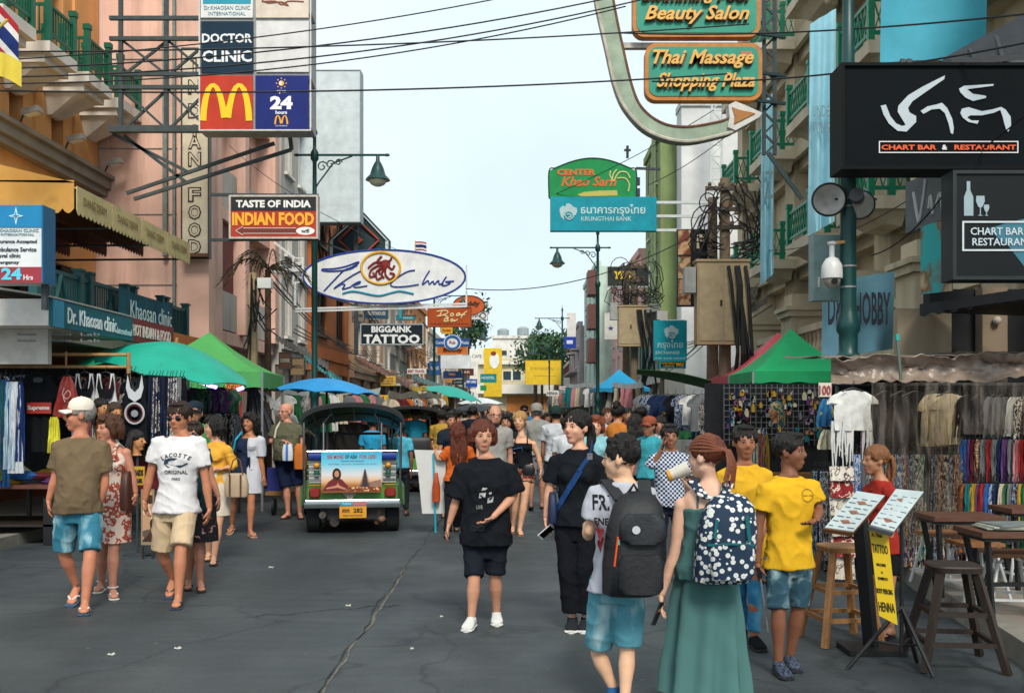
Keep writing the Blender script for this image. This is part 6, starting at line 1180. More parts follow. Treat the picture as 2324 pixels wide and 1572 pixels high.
def tent(label, x, y, w, d, ze, za, col, val=.22, leg='9aa0a0', ang=0):
    T = thing('tent', label, 'tent', (x, y, 0)); rt = Matrix.Rotation(R(ang), 3, 'Z'); c = Vector((x, y, 0)); cor = [c+rt @ Vector((sx*w/2, sy*d/2, ze)) for sx, sy in ((-1, -1), (1, -1), (1, 1), (-1, 1))]; ap = c+ZV*za; m = MB()
    for i in range(4):
        a, b = cor[i], cor[(i+1) % 4]
        m.sheet(lambda s, t: (lambda e: Vector((lerp(e.x, ap.x, t), lerp(e.y, ap.y, t), lerp(ze, za, t**1.35)-.05*math.sin(math.pi*s)*(1-t)*math.sin(math.pi*min(1, t+.3)))))(lerp(a, b, s)), 10, 10, .01)
    part(T, 'canopy', m, M(col, .6, .12, 2, .12), 60); m = MB()
    for i in range(4): a, b = cor[i], cor[(i+1) % 4]; m.sheet(lambda s, t: lerp(a, b, s)-ZV*t*(val+.015*math.sin(s*25)), 20, 2, .008)
    part(T, 'valance', m, M(col, .6, .14, 2, .12))
    for p in cor: part(T, 'leg', MB().tube([(p.x, p.y, 0), p-ZV*.01], .022, 6), M(leg, .4, .1, metal=.4))
    return T
umbrella('big sea green parasol tilted over the left clothing stall', 400, 778, 14.6, 1.12, .40, '0f9a83', (12, 6)); umbrella('smaller green parasol behind the bamboo rail on the left', 238, 805, 16.5, .8, .25, '12906a', (-10, 0)); umbrella('blue parasol beside the left lamp post', 742, 858, 17.5, .92, .26, '1486c4', (3, 0), plc='3a3a3a'); umbrella('teal parasol far down the left over the yellow stall', 1030, 878, 31, .95, .26, '1b9a8c', (14, 4)); umbrella('white parasol far down the middle of the street', 1090, 902, 44, 1.1, .3, 'c9ced0'); umbrella('black parasol just beyond the second three wheeler', 1082, 916, 36, 1.1, .3, '1b1d22')
c = P(452, 0, 18); tent('lime green pyramid tent behind the sea green parasol', P(475, 0, 18.2).x, 18.2, 2.3, 2.2, P(0, 842, 17).z, P(0, 752, 18).z, '4a9c52', .28, ang=4)
tent('bright green pyramid tent beside the lamp post on the right', P(1797, 0, 18.5).x, 18.6, 1.85, 2.0, P(0, 842, 17.6).z, P(0, 745, 18.5).z, '0f9a5e', .2); tent('pink pyramid tent behind the bright green one', P(1765, 0, 21.5).x, 21.5, 2.6, 2.4, P(0, 850, 20).z, P(0, 755, 21.5).z, 'c4525e', .3); tent('turquoise tent peak showing behind the pink tent', P(1762, 0, 24.5).x, 24.3, 2.9, 2.2, P(0, 862, 23).z, P(0, 762, 24.3).z, '1a94a8', .3); tent('sky blue pyramid tent over the right stalls farther on', P(1405, 0, 31).x, 31, 1.7, 1.7, P(0, 880, 30).z, P(0, 838, 31).z, '1a9fd4', .12)
def tarp(name, label, fn, nu, nv, mat, cat='tarpaulin', th=.012): return solo(name, MB().sheet(fn, nu, nv, th), mat, label, cat, None, 70)
tarp('tarpaulin', 'green canvas sheet sloping over the right stalls below the exchange sign', lambda a, b: P(lerp(1445, 1620, a), lerp(838, 868, a)-16*math.sin(a*2.8)*(1-b)*.5+14*b*a, 24+3*b-2*a)+ZV*(-.12*math.sin(math.pi*b)), 14, 8, M('3c7a3a', .6, .2))
tarp('tarpaulin', 'grey tarpaulin draped over a closed stall beside the man in the olive shirt', lambda a, b: P(lerp(570, 570, a)+lerp(-36, 58, a)*(b**.8), 866+b*142-4*math.sin(a*9), 17.6)+Vector((0, .9*abs(a-.45)*b+.10*math.sin(a*34+b*2)*b, 0)), 60, 16, M('4a4a50', .85, .3, 6, .3)); tarp('tarpaulin', 'wrinkled white plastic sheet beside the grey tarpaulin', lambda a, b: P(585+95*a*(.4+b*.6), 866+a*70+b*20, 17.9+b*.8)+ZV*.05*math.sin(a*30), 30, 6, M('a9a8a8', .45, .3, 9, .3))
for i, (u0, v0, u1, v1, Y, c, lb) in enumerate(((805, 805, 935, 868, 27, '6a4330', 'rusty brown lean-to roof sheet under the tattoo sign'), (625, 760, 745, 822, 22, '5a524c', 'grey corrugated lean-to roof left of the lamp post'), (935, 850, 1040, 885, 34, '3f5a58', 'dark green lean-to roof farther along the left side'), (690, 805, 775, 858, 23, '3a9090', 'faded teal awning left of the lamp post'))):
    tarp('lean_to_roof', lb, lambda a, b: P(lerp(u0, u1, a), lerp(v0, v1, a)+(10+8*a)*b, Y+4*a-1.2*b)+ZV*.02*math.sin(a*90), 60, 4, M(c, .7, .35, 5), 'roof')
# ---------------------------------------------------------------- garments
HANG = BLACKM
PAL = [('black', '14161a'), ('white', 'c9c9c6'), ('navy', '1c2a48'), ('red', '8f2a28'), ('teal', '1a6a70'), ('orange', 'b5602a'), ('purple', '5a3a6a'), ('grey', '6a6c70'), ('blue', '2a5a94'), ('green', '2f6a44'), ('pink', 'b57a80'), ('mustard', 'a8842e'), ('maroon', '5a2228'), ('cream', 'b9ad94')]
PATS = {'black': ('d8d4cc', '14161a'), 'navy': ('a9b9c8', '1c2a48'), 'red': ('c9b09a', '8f2a28'), 'teal': ('c9d4c0', '1a6a70'), 'white': ('5a5a60', 'c9c9c6'), 'orange': ('3a2a20', 'b5602a'), 'purple': ('c9a0b0', '5a3a6a'), 'maroon': ('c9b090', '5a2228'), 'blue': ('d0d8e0', '2a5a94')}
def gmat(cn, ch, pat):
    if pat and cn in PATS: a, b = PATS[cn]; return MPAT('print_'+cn, [(.30, b), (.44, b), (.50, a), (.55, b), (.60, '6a4a3a'), (.66, a), (.72, b)], 'noise', 26, .8, (1, 1, .45), 'LINEAR')
    return CLOTH(ch, .16)
def garment(kind, label, cpos, w, h, mat, group=None, ex=XV, hanger=True, seed=0, name=None, cat=None):
    """one hanging piece of clothing; cpos = hook point on the rail, ex = its width direction"""
    rr = random.Random(seed); ex = Vector(ex).normalized(); nn = ex.cross(ZV); ph = rr.uniform(0, 6); c = Vector(cpos)-ZV*(.09 if hanger else .0)
    prof = {'tee': [(0, .55), (.06, .8), (.14, 1.0), (.30, 1.02), (.33, .72), (1, .74)], 'dress': [(0, .45), (.08, .5), (.3, .42), (1, 1.0)], 'trousers': [(0, .55), (.1, .62), (.5, .75), (1, .8)], 'scarf': [(0, .5), (.1, .8), (1, 1.0)], 'bag': [(0, .25), (.15, .5), (.9, 1.0), (1, .95)], 'shorts': [(0, .7), (1, 1)]}
    pf = prof.get(kind, prof['scarf'])
    def hw(b):
        for (x0, y0), (x1, y1) in zip(pf, pf[1:]):
            if b <= x1: return lerp(y0, y1, (b-x0)/(x1-x0))*w/2
        return pf[-1][1]*w/2
    fo = rr.choice((2, 3, 4)); am = .022*(1 if kind != 'scarf' else 1.4)
    m = MB()
    if kind == 'tank':
        po = [(-.42, -1), (.42, -1), (.40, -.45), (.33, -.30), (.28, -.05), (.27, 0), (.17, 0), (.16, -.10), (.10, -.26), (0, -.30), (-.10, -.26), (-.16, -.10), (-.17, 0), (-.27, 0), (-.28, -.05), (-.33, -.30), (-.40, -.45)]; m.prism([(x*w, y*h) for x, y in po], c+nn*-.012, ex, ZV, .024)
    elif kind == 'trousers':
        for s in (-1, 1): m.sheet(lambda a, b: c+ex*((a-.5)*hw(b)*.98+s*hw(b)*.5)+nn*(am*math.sin(a*7+ph+s+b*3)*(.3+b)+.02)-ZV*h*b, 6, 10, .014)
    else: m.sheet(lambda a, b: c+ex*((2*a-1)*hw(b))+nn*(am*math.sin(a*fo*6.28+ph+b*2)*(.25+b)+.004*math.sin(b*20+a*9))-ZV*(h*b+(.035*(2*a-1)**2*(kind == 'tee')*(b < .3))+rr.uniform(0, 0)), 12, 12, .016 if kind != 'tee' else .03)
    nm = name or {'tee': 'shirt', 'tank': 'tank_top', 'scarf': 'scarf', 'trousers': 'trousers', 'dress': 'dress', 'bag': 'bag', 'shorts': 'shorts'}[kind]
    o = solo(nm, m, mat, label, cat or nm.replace('_', ' '), group, True)
    if hanger:
        q = MB().tube([c-ex*w*.33-ZV*.03, c-ex*w*.05+ZV*.02, c+ex*w*.05+ZV*.02, c+ex*w*.33-ZV*.03], .008, 5); q.tube([c+ZV*.02, c+ZV*.06, c+ZV*.085+ex*.02, c+ZV*.10], .005, 4); part(o, 'hanger', q, HANG)
    return o
def row(kind, desc, u0, u1, v, h, Y, n, w, pal, seed, pats=.5, Y1=None, hanger=True, grp=None, ex=XV, jit=.06):
    rr = random.Random(seed)
    for i in range(n):
        t = (i+.5)/n; cn, ch = rr.choice(pal); pt = rr.random() < pats and cn in PATS; u = lerp(u0, u1, t)+rr.uniform(-.2, .2)*(u1-u0)/n
        garment(kind, ('%s %s%s %s' % (cn, 'printed ' if pt else '', {'tee': 'T-shirt', 'tank': 'tank top', 'scarf': 'scarf', 'trousers': 'trousers', 'dress': 'dress', 'bag': 'bag', 'shorts': 'shorts'}[kind], desc)), P(u, v, lerp(Y, Y1 or Y, t)), w*rr.uniform(.85, 1.15), h*rr.uniform(.88, 1.1), gmat(cn, ch, pt), grp or kind+' pieces '+desc, ex, hanger, seed*97+i)
pk = lambda *n: [p for p in PAL if p[0] in n]
# left clothing stall
YL = 13.0
T = thing('market_stall', 'bamboo framed clothing stall with a table of folded clothes at the far left', 'market stall', (-6.2, 13.4, 0))
w = MB(); [w.tube([P(-60, v, YL), P(u1, v+2, YL+.4)], .022, 7) for v, u1 in ((803, 292), (831, 300))]; part(T, 'bamboo_rail', w, BAMBOO)
for u in (-30, 292): p = P(u, 800, YL+.3); part(T, 'post', MB().tube([(p.x, p.y, .0), p], .028, 7), BAMBOO)
w = MB(); 
for u in (60, 150): p = P(u, 803, YL+.05); w.tube([p+ZV*.03, p-ZV*.16], .014, 6)
part(T, 'tie', w, BAMBOO); a, b = P(-120, 1100, 12.7), P(124, 1104, 12.7); part(T, 'table_top', MB().bx(a.x, b.x, 12.7, 13.9, a.z-.05, a.z), M('5a3328', .6, .3)); 
for x in (a.x+.5, b.x-.06):
    for y in (12.78, 13.8): part(T, 'leg', MB().bx(x-.025, x+.025, y-.025, y+.025, 0, a.z-.052), DWOOD)
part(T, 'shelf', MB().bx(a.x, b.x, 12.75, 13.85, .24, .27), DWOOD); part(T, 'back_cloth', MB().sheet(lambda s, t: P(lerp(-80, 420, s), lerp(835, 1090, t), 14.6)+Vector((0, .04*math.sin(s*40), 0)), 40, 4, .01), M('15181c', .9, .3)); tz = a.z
part(T, 'black_box', MB().box(P(117, 1195, 12.85), (.12, .2, .75)), BLACKM)
rr = random.Random(11)
for i in range(26):
    cn, ch = rr.choice(PAL); p = P(rr.uniform(-60, 118), 0, 12.7); sx, sy, hz = rr.uniform(.16, .3), rr.uniform(.14, .24), rr.uniform(.03, .07); yy = rr.uniform(12.85, 13.75); z0 = tz+.002+rr.choice((0, 0, .06)); an = rr.uniform(0, 3); m = MB()
    m.loft([(Vector((p.x, yy, z0)), Vector((math.cos(an), math.sin(an), 0)), Vector((-math.sin(an), math.cos(an), 0)), sx*q, sy*q, .7) for q in (.9,)]+[(Vector((p.x, yy, z0+hz)), Vector((math.cos(an), math.sin(an), 0)), Vector((-math.sin(an), math.cos(an), 0)), sx, sy, .7), (Vector((p.x+.02, yy, z0+hz*2)), Vector((math.cos(an), math.sin(an), 0)), Vector((-math.sin(an), math.cos(an), 0)), sx*.6, sy*.5, .8)], 14); solo('folded_garment', m, CLOTH(ch, .3), '%s folded garment in the pile on the left stall table' % cn, 'clothes', 'folded clothes on the left stall table', True)
G1 = 'clothes hanging on the left stall'
o = garment('tee', 'large black T-shirt with a red box print on the left stall', P(86, 833, 12.9), .52, 1.0, CLOTH('15181c'), G1); fc = Face(12.82); part(o, 'red_box', fc.rect(60, 913, 116, 938, -.012, .012), INK('a83028')); part(o, 'lettering', fc.text('Supreme', 88, 926, 13, 50, .003, bold=.02), INK('ded8d4')); part(o, 'neck', fc.oval(86, 862, 11, 6, -.01, .012), M('3a3c40', .8))
o = garment('bag', 'shiny red drawstring bag hung beside the big black T-shirt', P(152, 838, 12.75), .34, .52, M('8f2f28', .3, .25, 8, .3), G1); part(o, 'swirl', Face(12.68).strokes([[(146, 880), (142, 895), (152, 905), (160, 895), (154, 886), (144, 900), (148, 912)]], 1.2, .0), INK('c9a09a'))
for u, c1, lb in ((192, 'c4c6c8', 'white trimmed black tank top left of its twin on the left stall'), (240, 'c9cbcc', 'white tank top with a black yoke on the left stall'), (306, '14171b', 'black tank top with a round ring emblem on the left stall')):
    o = garment('tank', lb, P(u, 832, 13.1), .40, .92, CLOTH(c1), G1); part(o, 'yoke', Face(13.06).poly([(u-16, 850), (u-20, 880), (u-14, 902), (u, 912), (u+14, 902), (u+20, 880), (u+16, 850), (u+10, 880), (u, 890), (u-10, 880)], .0, .006), CLOTH('14161a' if c1[0] == 'c' else 'b9bcc0'))
    if u == 306: fc = Face(13.05); part(o, 'ring', fc.ring(u, 938, 21, 23, 2.4, .01), INK('b5b5b8')); part(o, 'inner_ring', fc.ring(u, 938, 17, 18, 1.4, .01), INK('5a1f28')); part(o, 'disc', fc.oval(u, 938, 8, 8, .004, .008), INK('8a8d92'))
for i, (u, v, w_, h_, c, lb) in enumerate(((2, 848, .12, 1.25, '174a38', 'long green scarf at the left picture edge'), (12, 845, .12, 1.35, '1d4270', 'long blue scarf second from the left edge'), (22, 850, .13, 1.1, '8fa6b4', 'pale blue scarf beside the long blue one'), (34, 850, .2, 1.15, 'c9ced4', 'white shirt beside the big black T-shirt'), (-8, 850, .12, 1.25, '8a3a22', 'orange scarf cut by the left picture edge'), (122, 930, .14, .45, 'c9c43a', 'yellow top behind the white cap'), (46, 850, .1, 1.0, '1a2f60', 'royal blue scarf touching the black T-shirt'))): garment('scarf', lb, P(u, v, 12.6), w_, h_, CLOTH(c, .2), G1, seed=i)
row('trousers', 'hanging in the dark rack of the left stall', 335, 420, 842, .95, 13.3, 11, .14, pk('black', 'navy', 'grey'), 21, .4); row('scarf', 'bundled by the wig heads on the left stall', 200, 246, 905, .8, 13.0, 9, .05, pk('maroon', 'orange', 'teal', 'purple', 'cream'), 22, 0, hanger=False); row('tee', 'in the dim stall behind the pole of the sea green parasol', 430, 535, 872, .6, 15.8, 9, .34, pk('black', 'navy', 'grey', 'purple', 'green'), 23, .3); row('tee', 'hung in the second row of the dim left stall', 425, 535, 925, .6, 15.6, 9, .34, pk('black', 'navy', 'grey', 'white', 'maroon'), 24, .3)
row('tee', 'on the front rail at the far left edge', -30, 60, 835, .75, 13.15, 5, .5, pk('black', 'navy', 'white'), 27, .2); row('tee', 'laid low on the left stall beside the wig stand', 325, 345, 1015, .5, 13.6, 3, .4, pk('white', 'maroon'), 25, 0); row('tee', 'in the upper row behind the black tank tops', 165, 330, 840, .8, 13.9, 9, .36, pk('black', 'navy', 'grey', 'maroon'), 26, .2)
def wig(label, u, v, Y, hairc, fa, style=0, stand=None):
    c = P(u, v, Y); hf = fwd_of(fa); hr = hf.cross(ZV); hh = .25; T = thing('mannequin_head', label, 'mannequin head', c-ZV*.14 if stand is None else Vector((c.x, c.y, stand))); HM = Matrix((hr, hf, ZV)).transposed(); L = lambda x, y, z: c+hr*x*hh+hf*y*hh+ZV*(z-.5)*hh
    m = MB(); m.ell(L(0, -.06, .64), (.32*hh, .39*hh, .35*hh), HM); m.ell(L(0, .1, .42), (.26*hh, .26*hh, .36*hh), HM); m.ell(L(0, .18, .13), (.14*hh, .13*hh, .11*hh), HM); m.tube([L(0, .34, .55), L(0, .45, .39)], [.03*hh, .06*hh], 7); m.tube([L(0, -.06, .3), L(0, -.05, -.15), L(0, -.05, -.2)], [.2*hh, .2*hh, .3*hh], 10); part(T, 'head', remesh(m, .009, 2, 'head'), None)
    me = T.children[-1]; me.data.transform(Matrix.Translation(-Vector(T['_org']))); me.data.materials.append(M('b57d52', .4, .1)); [setattr(p, 'use_smooth', True) for p in me.data.polygons]
    h = MB(); h.ell(L(0, -.1, .69), (.36*hh, .43*hh, .36*hh), HM)
    for i in range(14): a = i*.28-1.95; h.tube([L(.3*math.sin(a), -.1-.28*math.cos(a), .75), L(.42*math.sin(a), -.1-.42*math.cos(a), .3), L(.46*math.sin(a), -.1-.44*math.cos(a), -.35-.1*(i % 3))], [.06*hh, .055*hh, .03*hh], 5)
    part(T, 'wig', h, HAIR(hairc) if style == 0 else MPAT('wig'+hairc, [(.3, hairc), (.5, 'c9a05a'), (.6, '2f6a70'), (.7, '1c1512')], 'noise', 16, .7), True); ft = MB(); [ft.ell(L(.13*s, .33, .5), (.05*hh, .03*hh, .025*hh), HM) for s in (-1, 1)]; ft.ell(L(0, .33, .22), (.08*hh, .03*hh, .03*hh), HM); part(T, 'face_paint', ft, M('2a1c18', .5))
    if stand is not None: part(T, 'stand', MB().tube([c-ZV*.17, (c.x, c.y, stand+.02)], .015, 6).lathe((c.x, c.y, stand), [(.16, 0), (.16, .015), (.02, .03)], 14), STEEL)
wig('mannequin head with cornrow braids on a stand behind the floral dress woman', 312, 1000, 11.9, '17120f', 75, 0, .0); wig('mannequin head with curly dark wig under the white tank top', 232, 925, 12.9, '17120f', 60); wig('mannequin head with long brown wig right of the curly wig', 262, 935, 12.8, '3a2a20', 50)
wig('mannequin head with turquoise and blond braids on the right stall', 1760, 932, 14, '2f6a70', -70, 1); wig('mannequin head with a striped scarf left of the yellow shirt man', 1650, 905, 17, '5a4a3a', -60, 1); wig('mannequin head draped in brown braids over the phone man', 1507, 945, 19.5, '4a3626', 170, 1)
T = thing('notice_board', 'yellow and black braids notice hanging from the wig stand', 'notice', P(313, 1100, 11.8)); f = Face(11.8); part(T, 'board', f.rect(299, 1058, 328, 1100, -.02, .02), BOARD('b08a2a')); part(T, 'lettering', f.text('BRAIDS', 313, 1072, 14, 24, .002, bold=.04, mb=f.text('HAIR', 313, 1090, 10, 22, .002, bold=.04)), INK('1c1814')); T = thing('picture_board', 'tall picture board of hairstyles leaning behind the beige shorts', 'board', P(342, 1240, 11.6)); f = Face(11.6); part(T, 'board', f.rect(320, 1110, 350, 1236, -.03, .03), BOARD('8a7a60')); part(T, 'pictures', f.rect(324, 1116, 346, 1228, .001, .004), MPAT('hairpics', [(.2, '3a2a22'), (.4, 'b08a6a'), (.6, '5a4a40'), (.8, 'c9b49a')], 'cells', 9, .5)); part(T, 'legs', MB().beam(f.p(324, 1236, 0), (f.p(324, 0).x, 11.6, 0), .02).beam(f.p(346, 1236, 0), (f.p(346, 0).x, 11.6, 0), .02), DWOOD)
# neon lit stall and red banner, left middle
T = thing('tattoo_stall', 'dim stall with violet tube lights and a red banner behind the yellow blouse woman', 'market stall', P(500, 1010, 17)); T.location.z = 0; T['_org'] = (T.location.x, 17.0, 0.0)
part(T, 'back_panel', MB().bx(P(425, 0, 17.4).x, P(545, 0, 17.4).x, 17.4, 17.5, .2, P(0, 868, 17.4).z), M('14151a', .8, .4, 3)); f = Face(16.8); o = part(T, 'banner', f.rect(512, 868, 548, 1020, -.02, .02), M('9a2a20', .6, .15, 3)); part(o, 'lettering', f.text('TATTOO', 528, 878, 12, 34, .002, bold=.03), INK('d89a2a')); part(o, 'portrait', f.oval(534, 908, 11, 20, .002, .004), MPAT('portrait', [(.3, '8a8a8c'), (.5, 'c9c4c0'), (.7, '4a4448')], 'noise', 9, .6))
[part(T, 'violet_tube_light', MB().tube([f.p(a, b, .25), f.p(c_, d, .25)], .03, 6), M('7a5af0', .3, 0, emit=6)) for a, b, c_, d in ((478, 873, 502, 880), (548, 885, 562, 880), (500, 898, 510, 902))]; w = MB(); [w.box(f.p(443+i*4.2, 860+i*1.6, .4), (.02, .02, .012)) for i in range(12)]; part(T, 'led_string', w, M('c9d4f0', .3, 0, emit=5))
for u in (427, 543): part(T, 'post', MB().tube([(P(u, 0, 16.9).x, 16.9, 0), P(u, 862, 16.9)], .025, 6), STEEL)
# right: plastic wrapped clothing stall
def FILM():
    m, n, l, b = nodes('clear_film'); mx = n.new('ShaderNodeMixShader'); tr = n.new('ShaderNodeBsdfTransparent'); tr.inputs[0].default_value = (.86, .84, .8, 1); o = n['Material Output']; b.inputs['Base Color'].default_value = (*hx('9a9088'), 1); b.inputs['Roughness'].default_value = .15; b.inputs['Specular IOR Level'].default_value = .8
    tc = n.new('ShaderNodeTexCoord'); mp = n.new('ShaderNodeMapping'); mp.inputs['Scale'].default_value = (1, 1, .35); nz = n.new('ShaderNodeTexNoise'); nz.inputs['Scale'].default_value = 9; nz.inputs['Detail'].default_value = 5; l.new(tc.outputs['Object'], mp.inputs[0]); l.new(mp.outputs[0], nz.inputs['Vector'])
    cr = n.new('ShaderNodeValToRGB'); cr.color_ramp.elements[0].position = .40; cr.color_ramp.elements[1].position = .75; cr.color_ramp.elements[0].color = (.03,)*3+(1,); cr.color_ramp.elements[1].color = (.26,)*3+(1,); l.new(nz.outputs['Fac'], cr.inputs[0]); l.new(cr.outputs[0], mx.inputs[0]); l.new(tr.outputs[0], mx.inputs[1]); l.new(b.outputs[0], mx.inputs[2]); l.new(mx.outputs[0], o.inputs[0])
    bp = n.new('ShaderNodeBump'); bp.inputs['Strength'].default_value = .8; bp.inputs['Distance'].default_value = .03; l.new(nz.outputs['Fac'], bp.inputs['Height']); l.new(bp.outputs[0], b.inputs['Normal']); return m
FM = FILM(); YR = 10.3
T = thing('market_stall', 'plastic sheeted clothing stall hung with trousers and scarves at the right edge', 'market stall', (4.4, 10.8, .15))
def nz(x, y, z=0): return noise.noise(Vector((x, y, z)))
part(T, 'roof_sheet', MB().sheet(lambda a, b: P(lerp(1886, 2420, a), lerp(812, 800, a)+b*58+12*nz(a*7, b*3), 10.05+.35*math.sin(b*3.1)*.4-.05*nz(a*22, b*5, 3))+ZV*.03*nz(a*30, b*7), 110, 12, .006), M('837468', .35, .35, 5, .5, spec=.6), 75)
part(T, 'roof_top', MB().sheet(lambda a, b: P(lerp(1900, 2420, a), lerp(812, 800, a), 10.1)+Vector((0, 2.1*b, .12*b+.04*nz(a*20, b*5))), 40, 6, .006), M('837468', .35, .35, 5, .5, spec=.6), 75)
w = MB(); [w.tube([P(u0, v, YR), P(2420, v, YR-.6)], .016, 6) for u0, v in ((1890, 872), (2180, 975), (2180, 1072))]; part(T, 'rail', w, M('3a3a3c', .5, .2)); 
for u in (1900, 2175, 2400): p = P(u, 815, 10.35); part(T, 'post', MB().tube([(p.x, p.y, .15), p], .022, 7), M('4a5a58', .5, .2))
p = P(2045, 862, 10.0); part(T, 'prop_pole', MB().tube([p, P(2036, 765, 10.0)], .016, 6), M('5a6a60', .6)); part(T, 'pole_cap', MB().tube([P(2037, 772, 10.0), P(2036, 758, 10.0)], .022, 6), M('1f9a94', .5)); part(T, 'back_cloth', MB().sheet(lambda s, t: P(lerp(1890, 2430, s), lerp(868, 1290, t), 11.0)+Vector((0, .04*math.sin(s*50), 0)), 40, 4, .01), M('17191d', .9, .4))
GR = 'clothes on the plastic covered stall'
w = MB(); rr = random.Random(4)
o = garment('tee', 'white fringed crop top at the left end of the plastic covered stall', P(1935, 865, 9.95), .50, .40, CLOTH('cfcfcc'), GR, name='shirt'); m = MB()
for i in range(26): x = rr.uniform(-.21, .21); c = P(1935, 955, 9.95)+XV*x; m.tube([c, c-ZV*.2+XV*rr.uniform(-.02, .02), c-ZV*rr.uniform(.25, .5)+XV*rr.uniform(-.03, .03)], [.012, .011, .004], 5)
part(o, 'fringe', m, CLOTH('c4c4c2'))
row('tee', 'in clear film on the top rail of the plastic covered stall', 1985, 2180, 872, .50, 10.0, 5, .40, pk('white', 'black', 'cream', 'white', 'pink'), 31, .35, 9.9); row('scarf', 'behind film on the top right rail', 2185, 2420, 880, .42, 9.9, 9, .24, pk('red', 'white', 'black', 'navy', 'grey'), 32, .3, 9.4)
row('trousers', 'hanging long in the middle of the plastic covered stall', 1960, 2180, 925, 1.35, 10.15, 20, .15, pk('black', 'navy', 'teal', 'orange', 'purple', 'maroon', 'blue'), 33, .6, 10.0); row('trousers', 'in the second layer of the plastic covered stall', 1940, 2180, 1010, 1.1, 10.0, 18, .14, pk('black', 'navy', 'teal', 'maroon', 'blue', 'grey'), 34, .8, 9.85)
row('scarf', 'on the middle right rail of the plastic covered stall', 2185, 2420, 976, .46, 9.85, 20, .10, PAL, 35, .2, 9.3); row('scarf', 'on the lower right rail of the plastic covered stall', 2185, 2420, 1076, .62, 9.8, 22, .10, PAL, 36, .2, 9.2); row('trousers', 'low behind the bar tables', 2060, 2420, 1150, .75, 10.2, 22, .14, pk('black', 'navy', 'grey', 'maroon', 'teal'), 37, .5, 9.6)
for i, (v0, v1, c, a) in enumerate(((1058, 1090, 'c9c2b8', '5a4a48'), (1090, 1128, '84262a', 'cfc4b4'), (1128, 1168, 'c4bdb0', '4a4a4c'), (1168, 1215, 'a9a298', '4a4040'), (1215, 1262, '8a2c2e', 'cfc4b4'), (1262, 1312, 'c0b9ac', '6a5a54'))):
    o = solo('printed_cloth', MB().sheet(lambda s, t: P(lerp(1884, 1936, s), lerp(v0, v1, t), 9.95)+Vector((0, .02*math.sin(s*14+i)-.05*t, 0)), 14, 5, .02), MPAT('eleph'+str(i), [(0, c), (.50, c), (.53, a), (.60, c)], 'noise', 16, .85), ['cream', 'red', 'grey', 'beige', 'dark red', 'ivory'][i]+' elephant print cloth in the folded column beside the wooden stool', 'cloth', 'folded elephant print cloths', True)
tp = part(T, 'film_curtain', MB().sheet(lambda a, b: P(lerp(1980, 2180, a), lerp(868, 1240, b), 9.72)+Vector((0, .05*math.sin(a*50+nz(a*9, b*3)*3)+.03*nz(a*14, b*9), 0)), 80, 20, .003), FM, 75); part(T, 'film_curtain', MB().sheet(lambda a, b: P(lerp(2185, 2420, a), lerp(868, 985, b), 9.3)+Vector((0, .04*math.sin(a*40)+.03*nz(a*14, b*9), 0)), 60, 8, .003), FM, 75)
o = sign('price_card', 'white 100 baht price card at the left end of the plastic covered stall', 1858, 868, 1887, 900, 9.9, 'cbbfb4', [('100', 1872, 885, 22, 26, '8f3a34', .02)], th=.01)
garment('bag', 'blue and yellow bucket hat hung under the price card', P(1875, 905, 10.2), .22, .28, MPAT('hat', [(.3, '2f6a94'), (.55, 'b9a84a')], 'noise', 6, .8), GR, hanger=False, name='hat', cat='hat'); garment('bag', 'cream bucket hat below the blue one', P(1876, 975, 10.2), .2, .2, CLOTH('c9bfa4'), GR, hanger=False, name='hat', cat='hat')
# right: stalls under the green tents and onward
row('trousers', 'packed between the hats and the elephant cloths', 1845, 1885, 1050, 1.0, 11.2, 8, .12, pk('black', 'navy', 'teal', 'grey'), 41, .9, 10.6); row('scarf', 'in front of the bright green tent stall', 1690, 1740, 985, .75, 14.2, 8, .12, pk('purple', 'orange', 'teal', 'cream', 'maroon', 'mustard'), 42, .2, hanger=False)
T = thing('market_stall', 'stall with wire grid of trinkets under the bright green tent', 'market stall', (4.6, 16, .0)); f = Face(15.5); part(T, 'back_cloth', f.rect(1600, 870, 1880, 1080, -.05, .03), M('1a1b1f', .9, .4)); w = MB(); [w.beam(f.p(1640+i*12, 872, .1), f.p(1640+i*12, 1010, .1), .008) for i in range(19)]; [w.beam(f.p(1640, 880+i*13, .11), f.p(1860, 880+i*13, .11), .008) for i in range(10)]; part(T, 'wire_grid', w, M('8a8c8c', .4, .1, metal=.5)); part(T, 'table', MB().bx(f.p(1600, 0).x, f.p(1870, 0).x, 14.9, 15.4, .72, .78), WOOD)
for u in (1605, 1865): part(T, 'leg', MB().bx(f.p(u, 0).x-.03, f.p(u, 0).x+.03, 15.1, 15.16, 0, .719), DWOOD)
w = MB(); rr = random.Random(9)
for i in range(110):
    cn, ch = rr.choice(pk('black', 'grey', 'maroon', 'teal', 'cream', 'navy', 'mustard', 'purple')); u, v = rr.uniform(1645, 1858), rr.uniform(880, 1000); a, h_ = rr.uniform(2.5, 6.5), rr.uniform(8, 20); solo('trinket', f.poly([(u-a*.3, v), (u+a*.3, v), (u+a, v+h_*.5), (u+a*.8, v+h_), (u-a*.8, v+h_), (u-a, v+h_*.5)], .13, .03), gmat(cn, ch, rr.random() < .5), '%s trinket pouch on the wire grid under the bright green tent' % cn, 'trinket', 'trinkets on the wire grid')
row('scarf', 'of beads hanging left of the green tent stall', 1590, 1640, 905, .5, 16.5, 9, .10, pk('teal', 'red', 'white', 'black'), 43, .8); row('tee', 'hanging in the right stall behind the phone man', 1450, 1600, 885, .62, 20.5, 8, .5, pk('white', 'navy', 'black', 'grey'), 44, .1, 18); row('tee', 'hanging in the row behind the right stall', 1480, 1600, 905, .8, 21.5, 7, .5, pk('black', 'navy', 'green'), 45, .2)
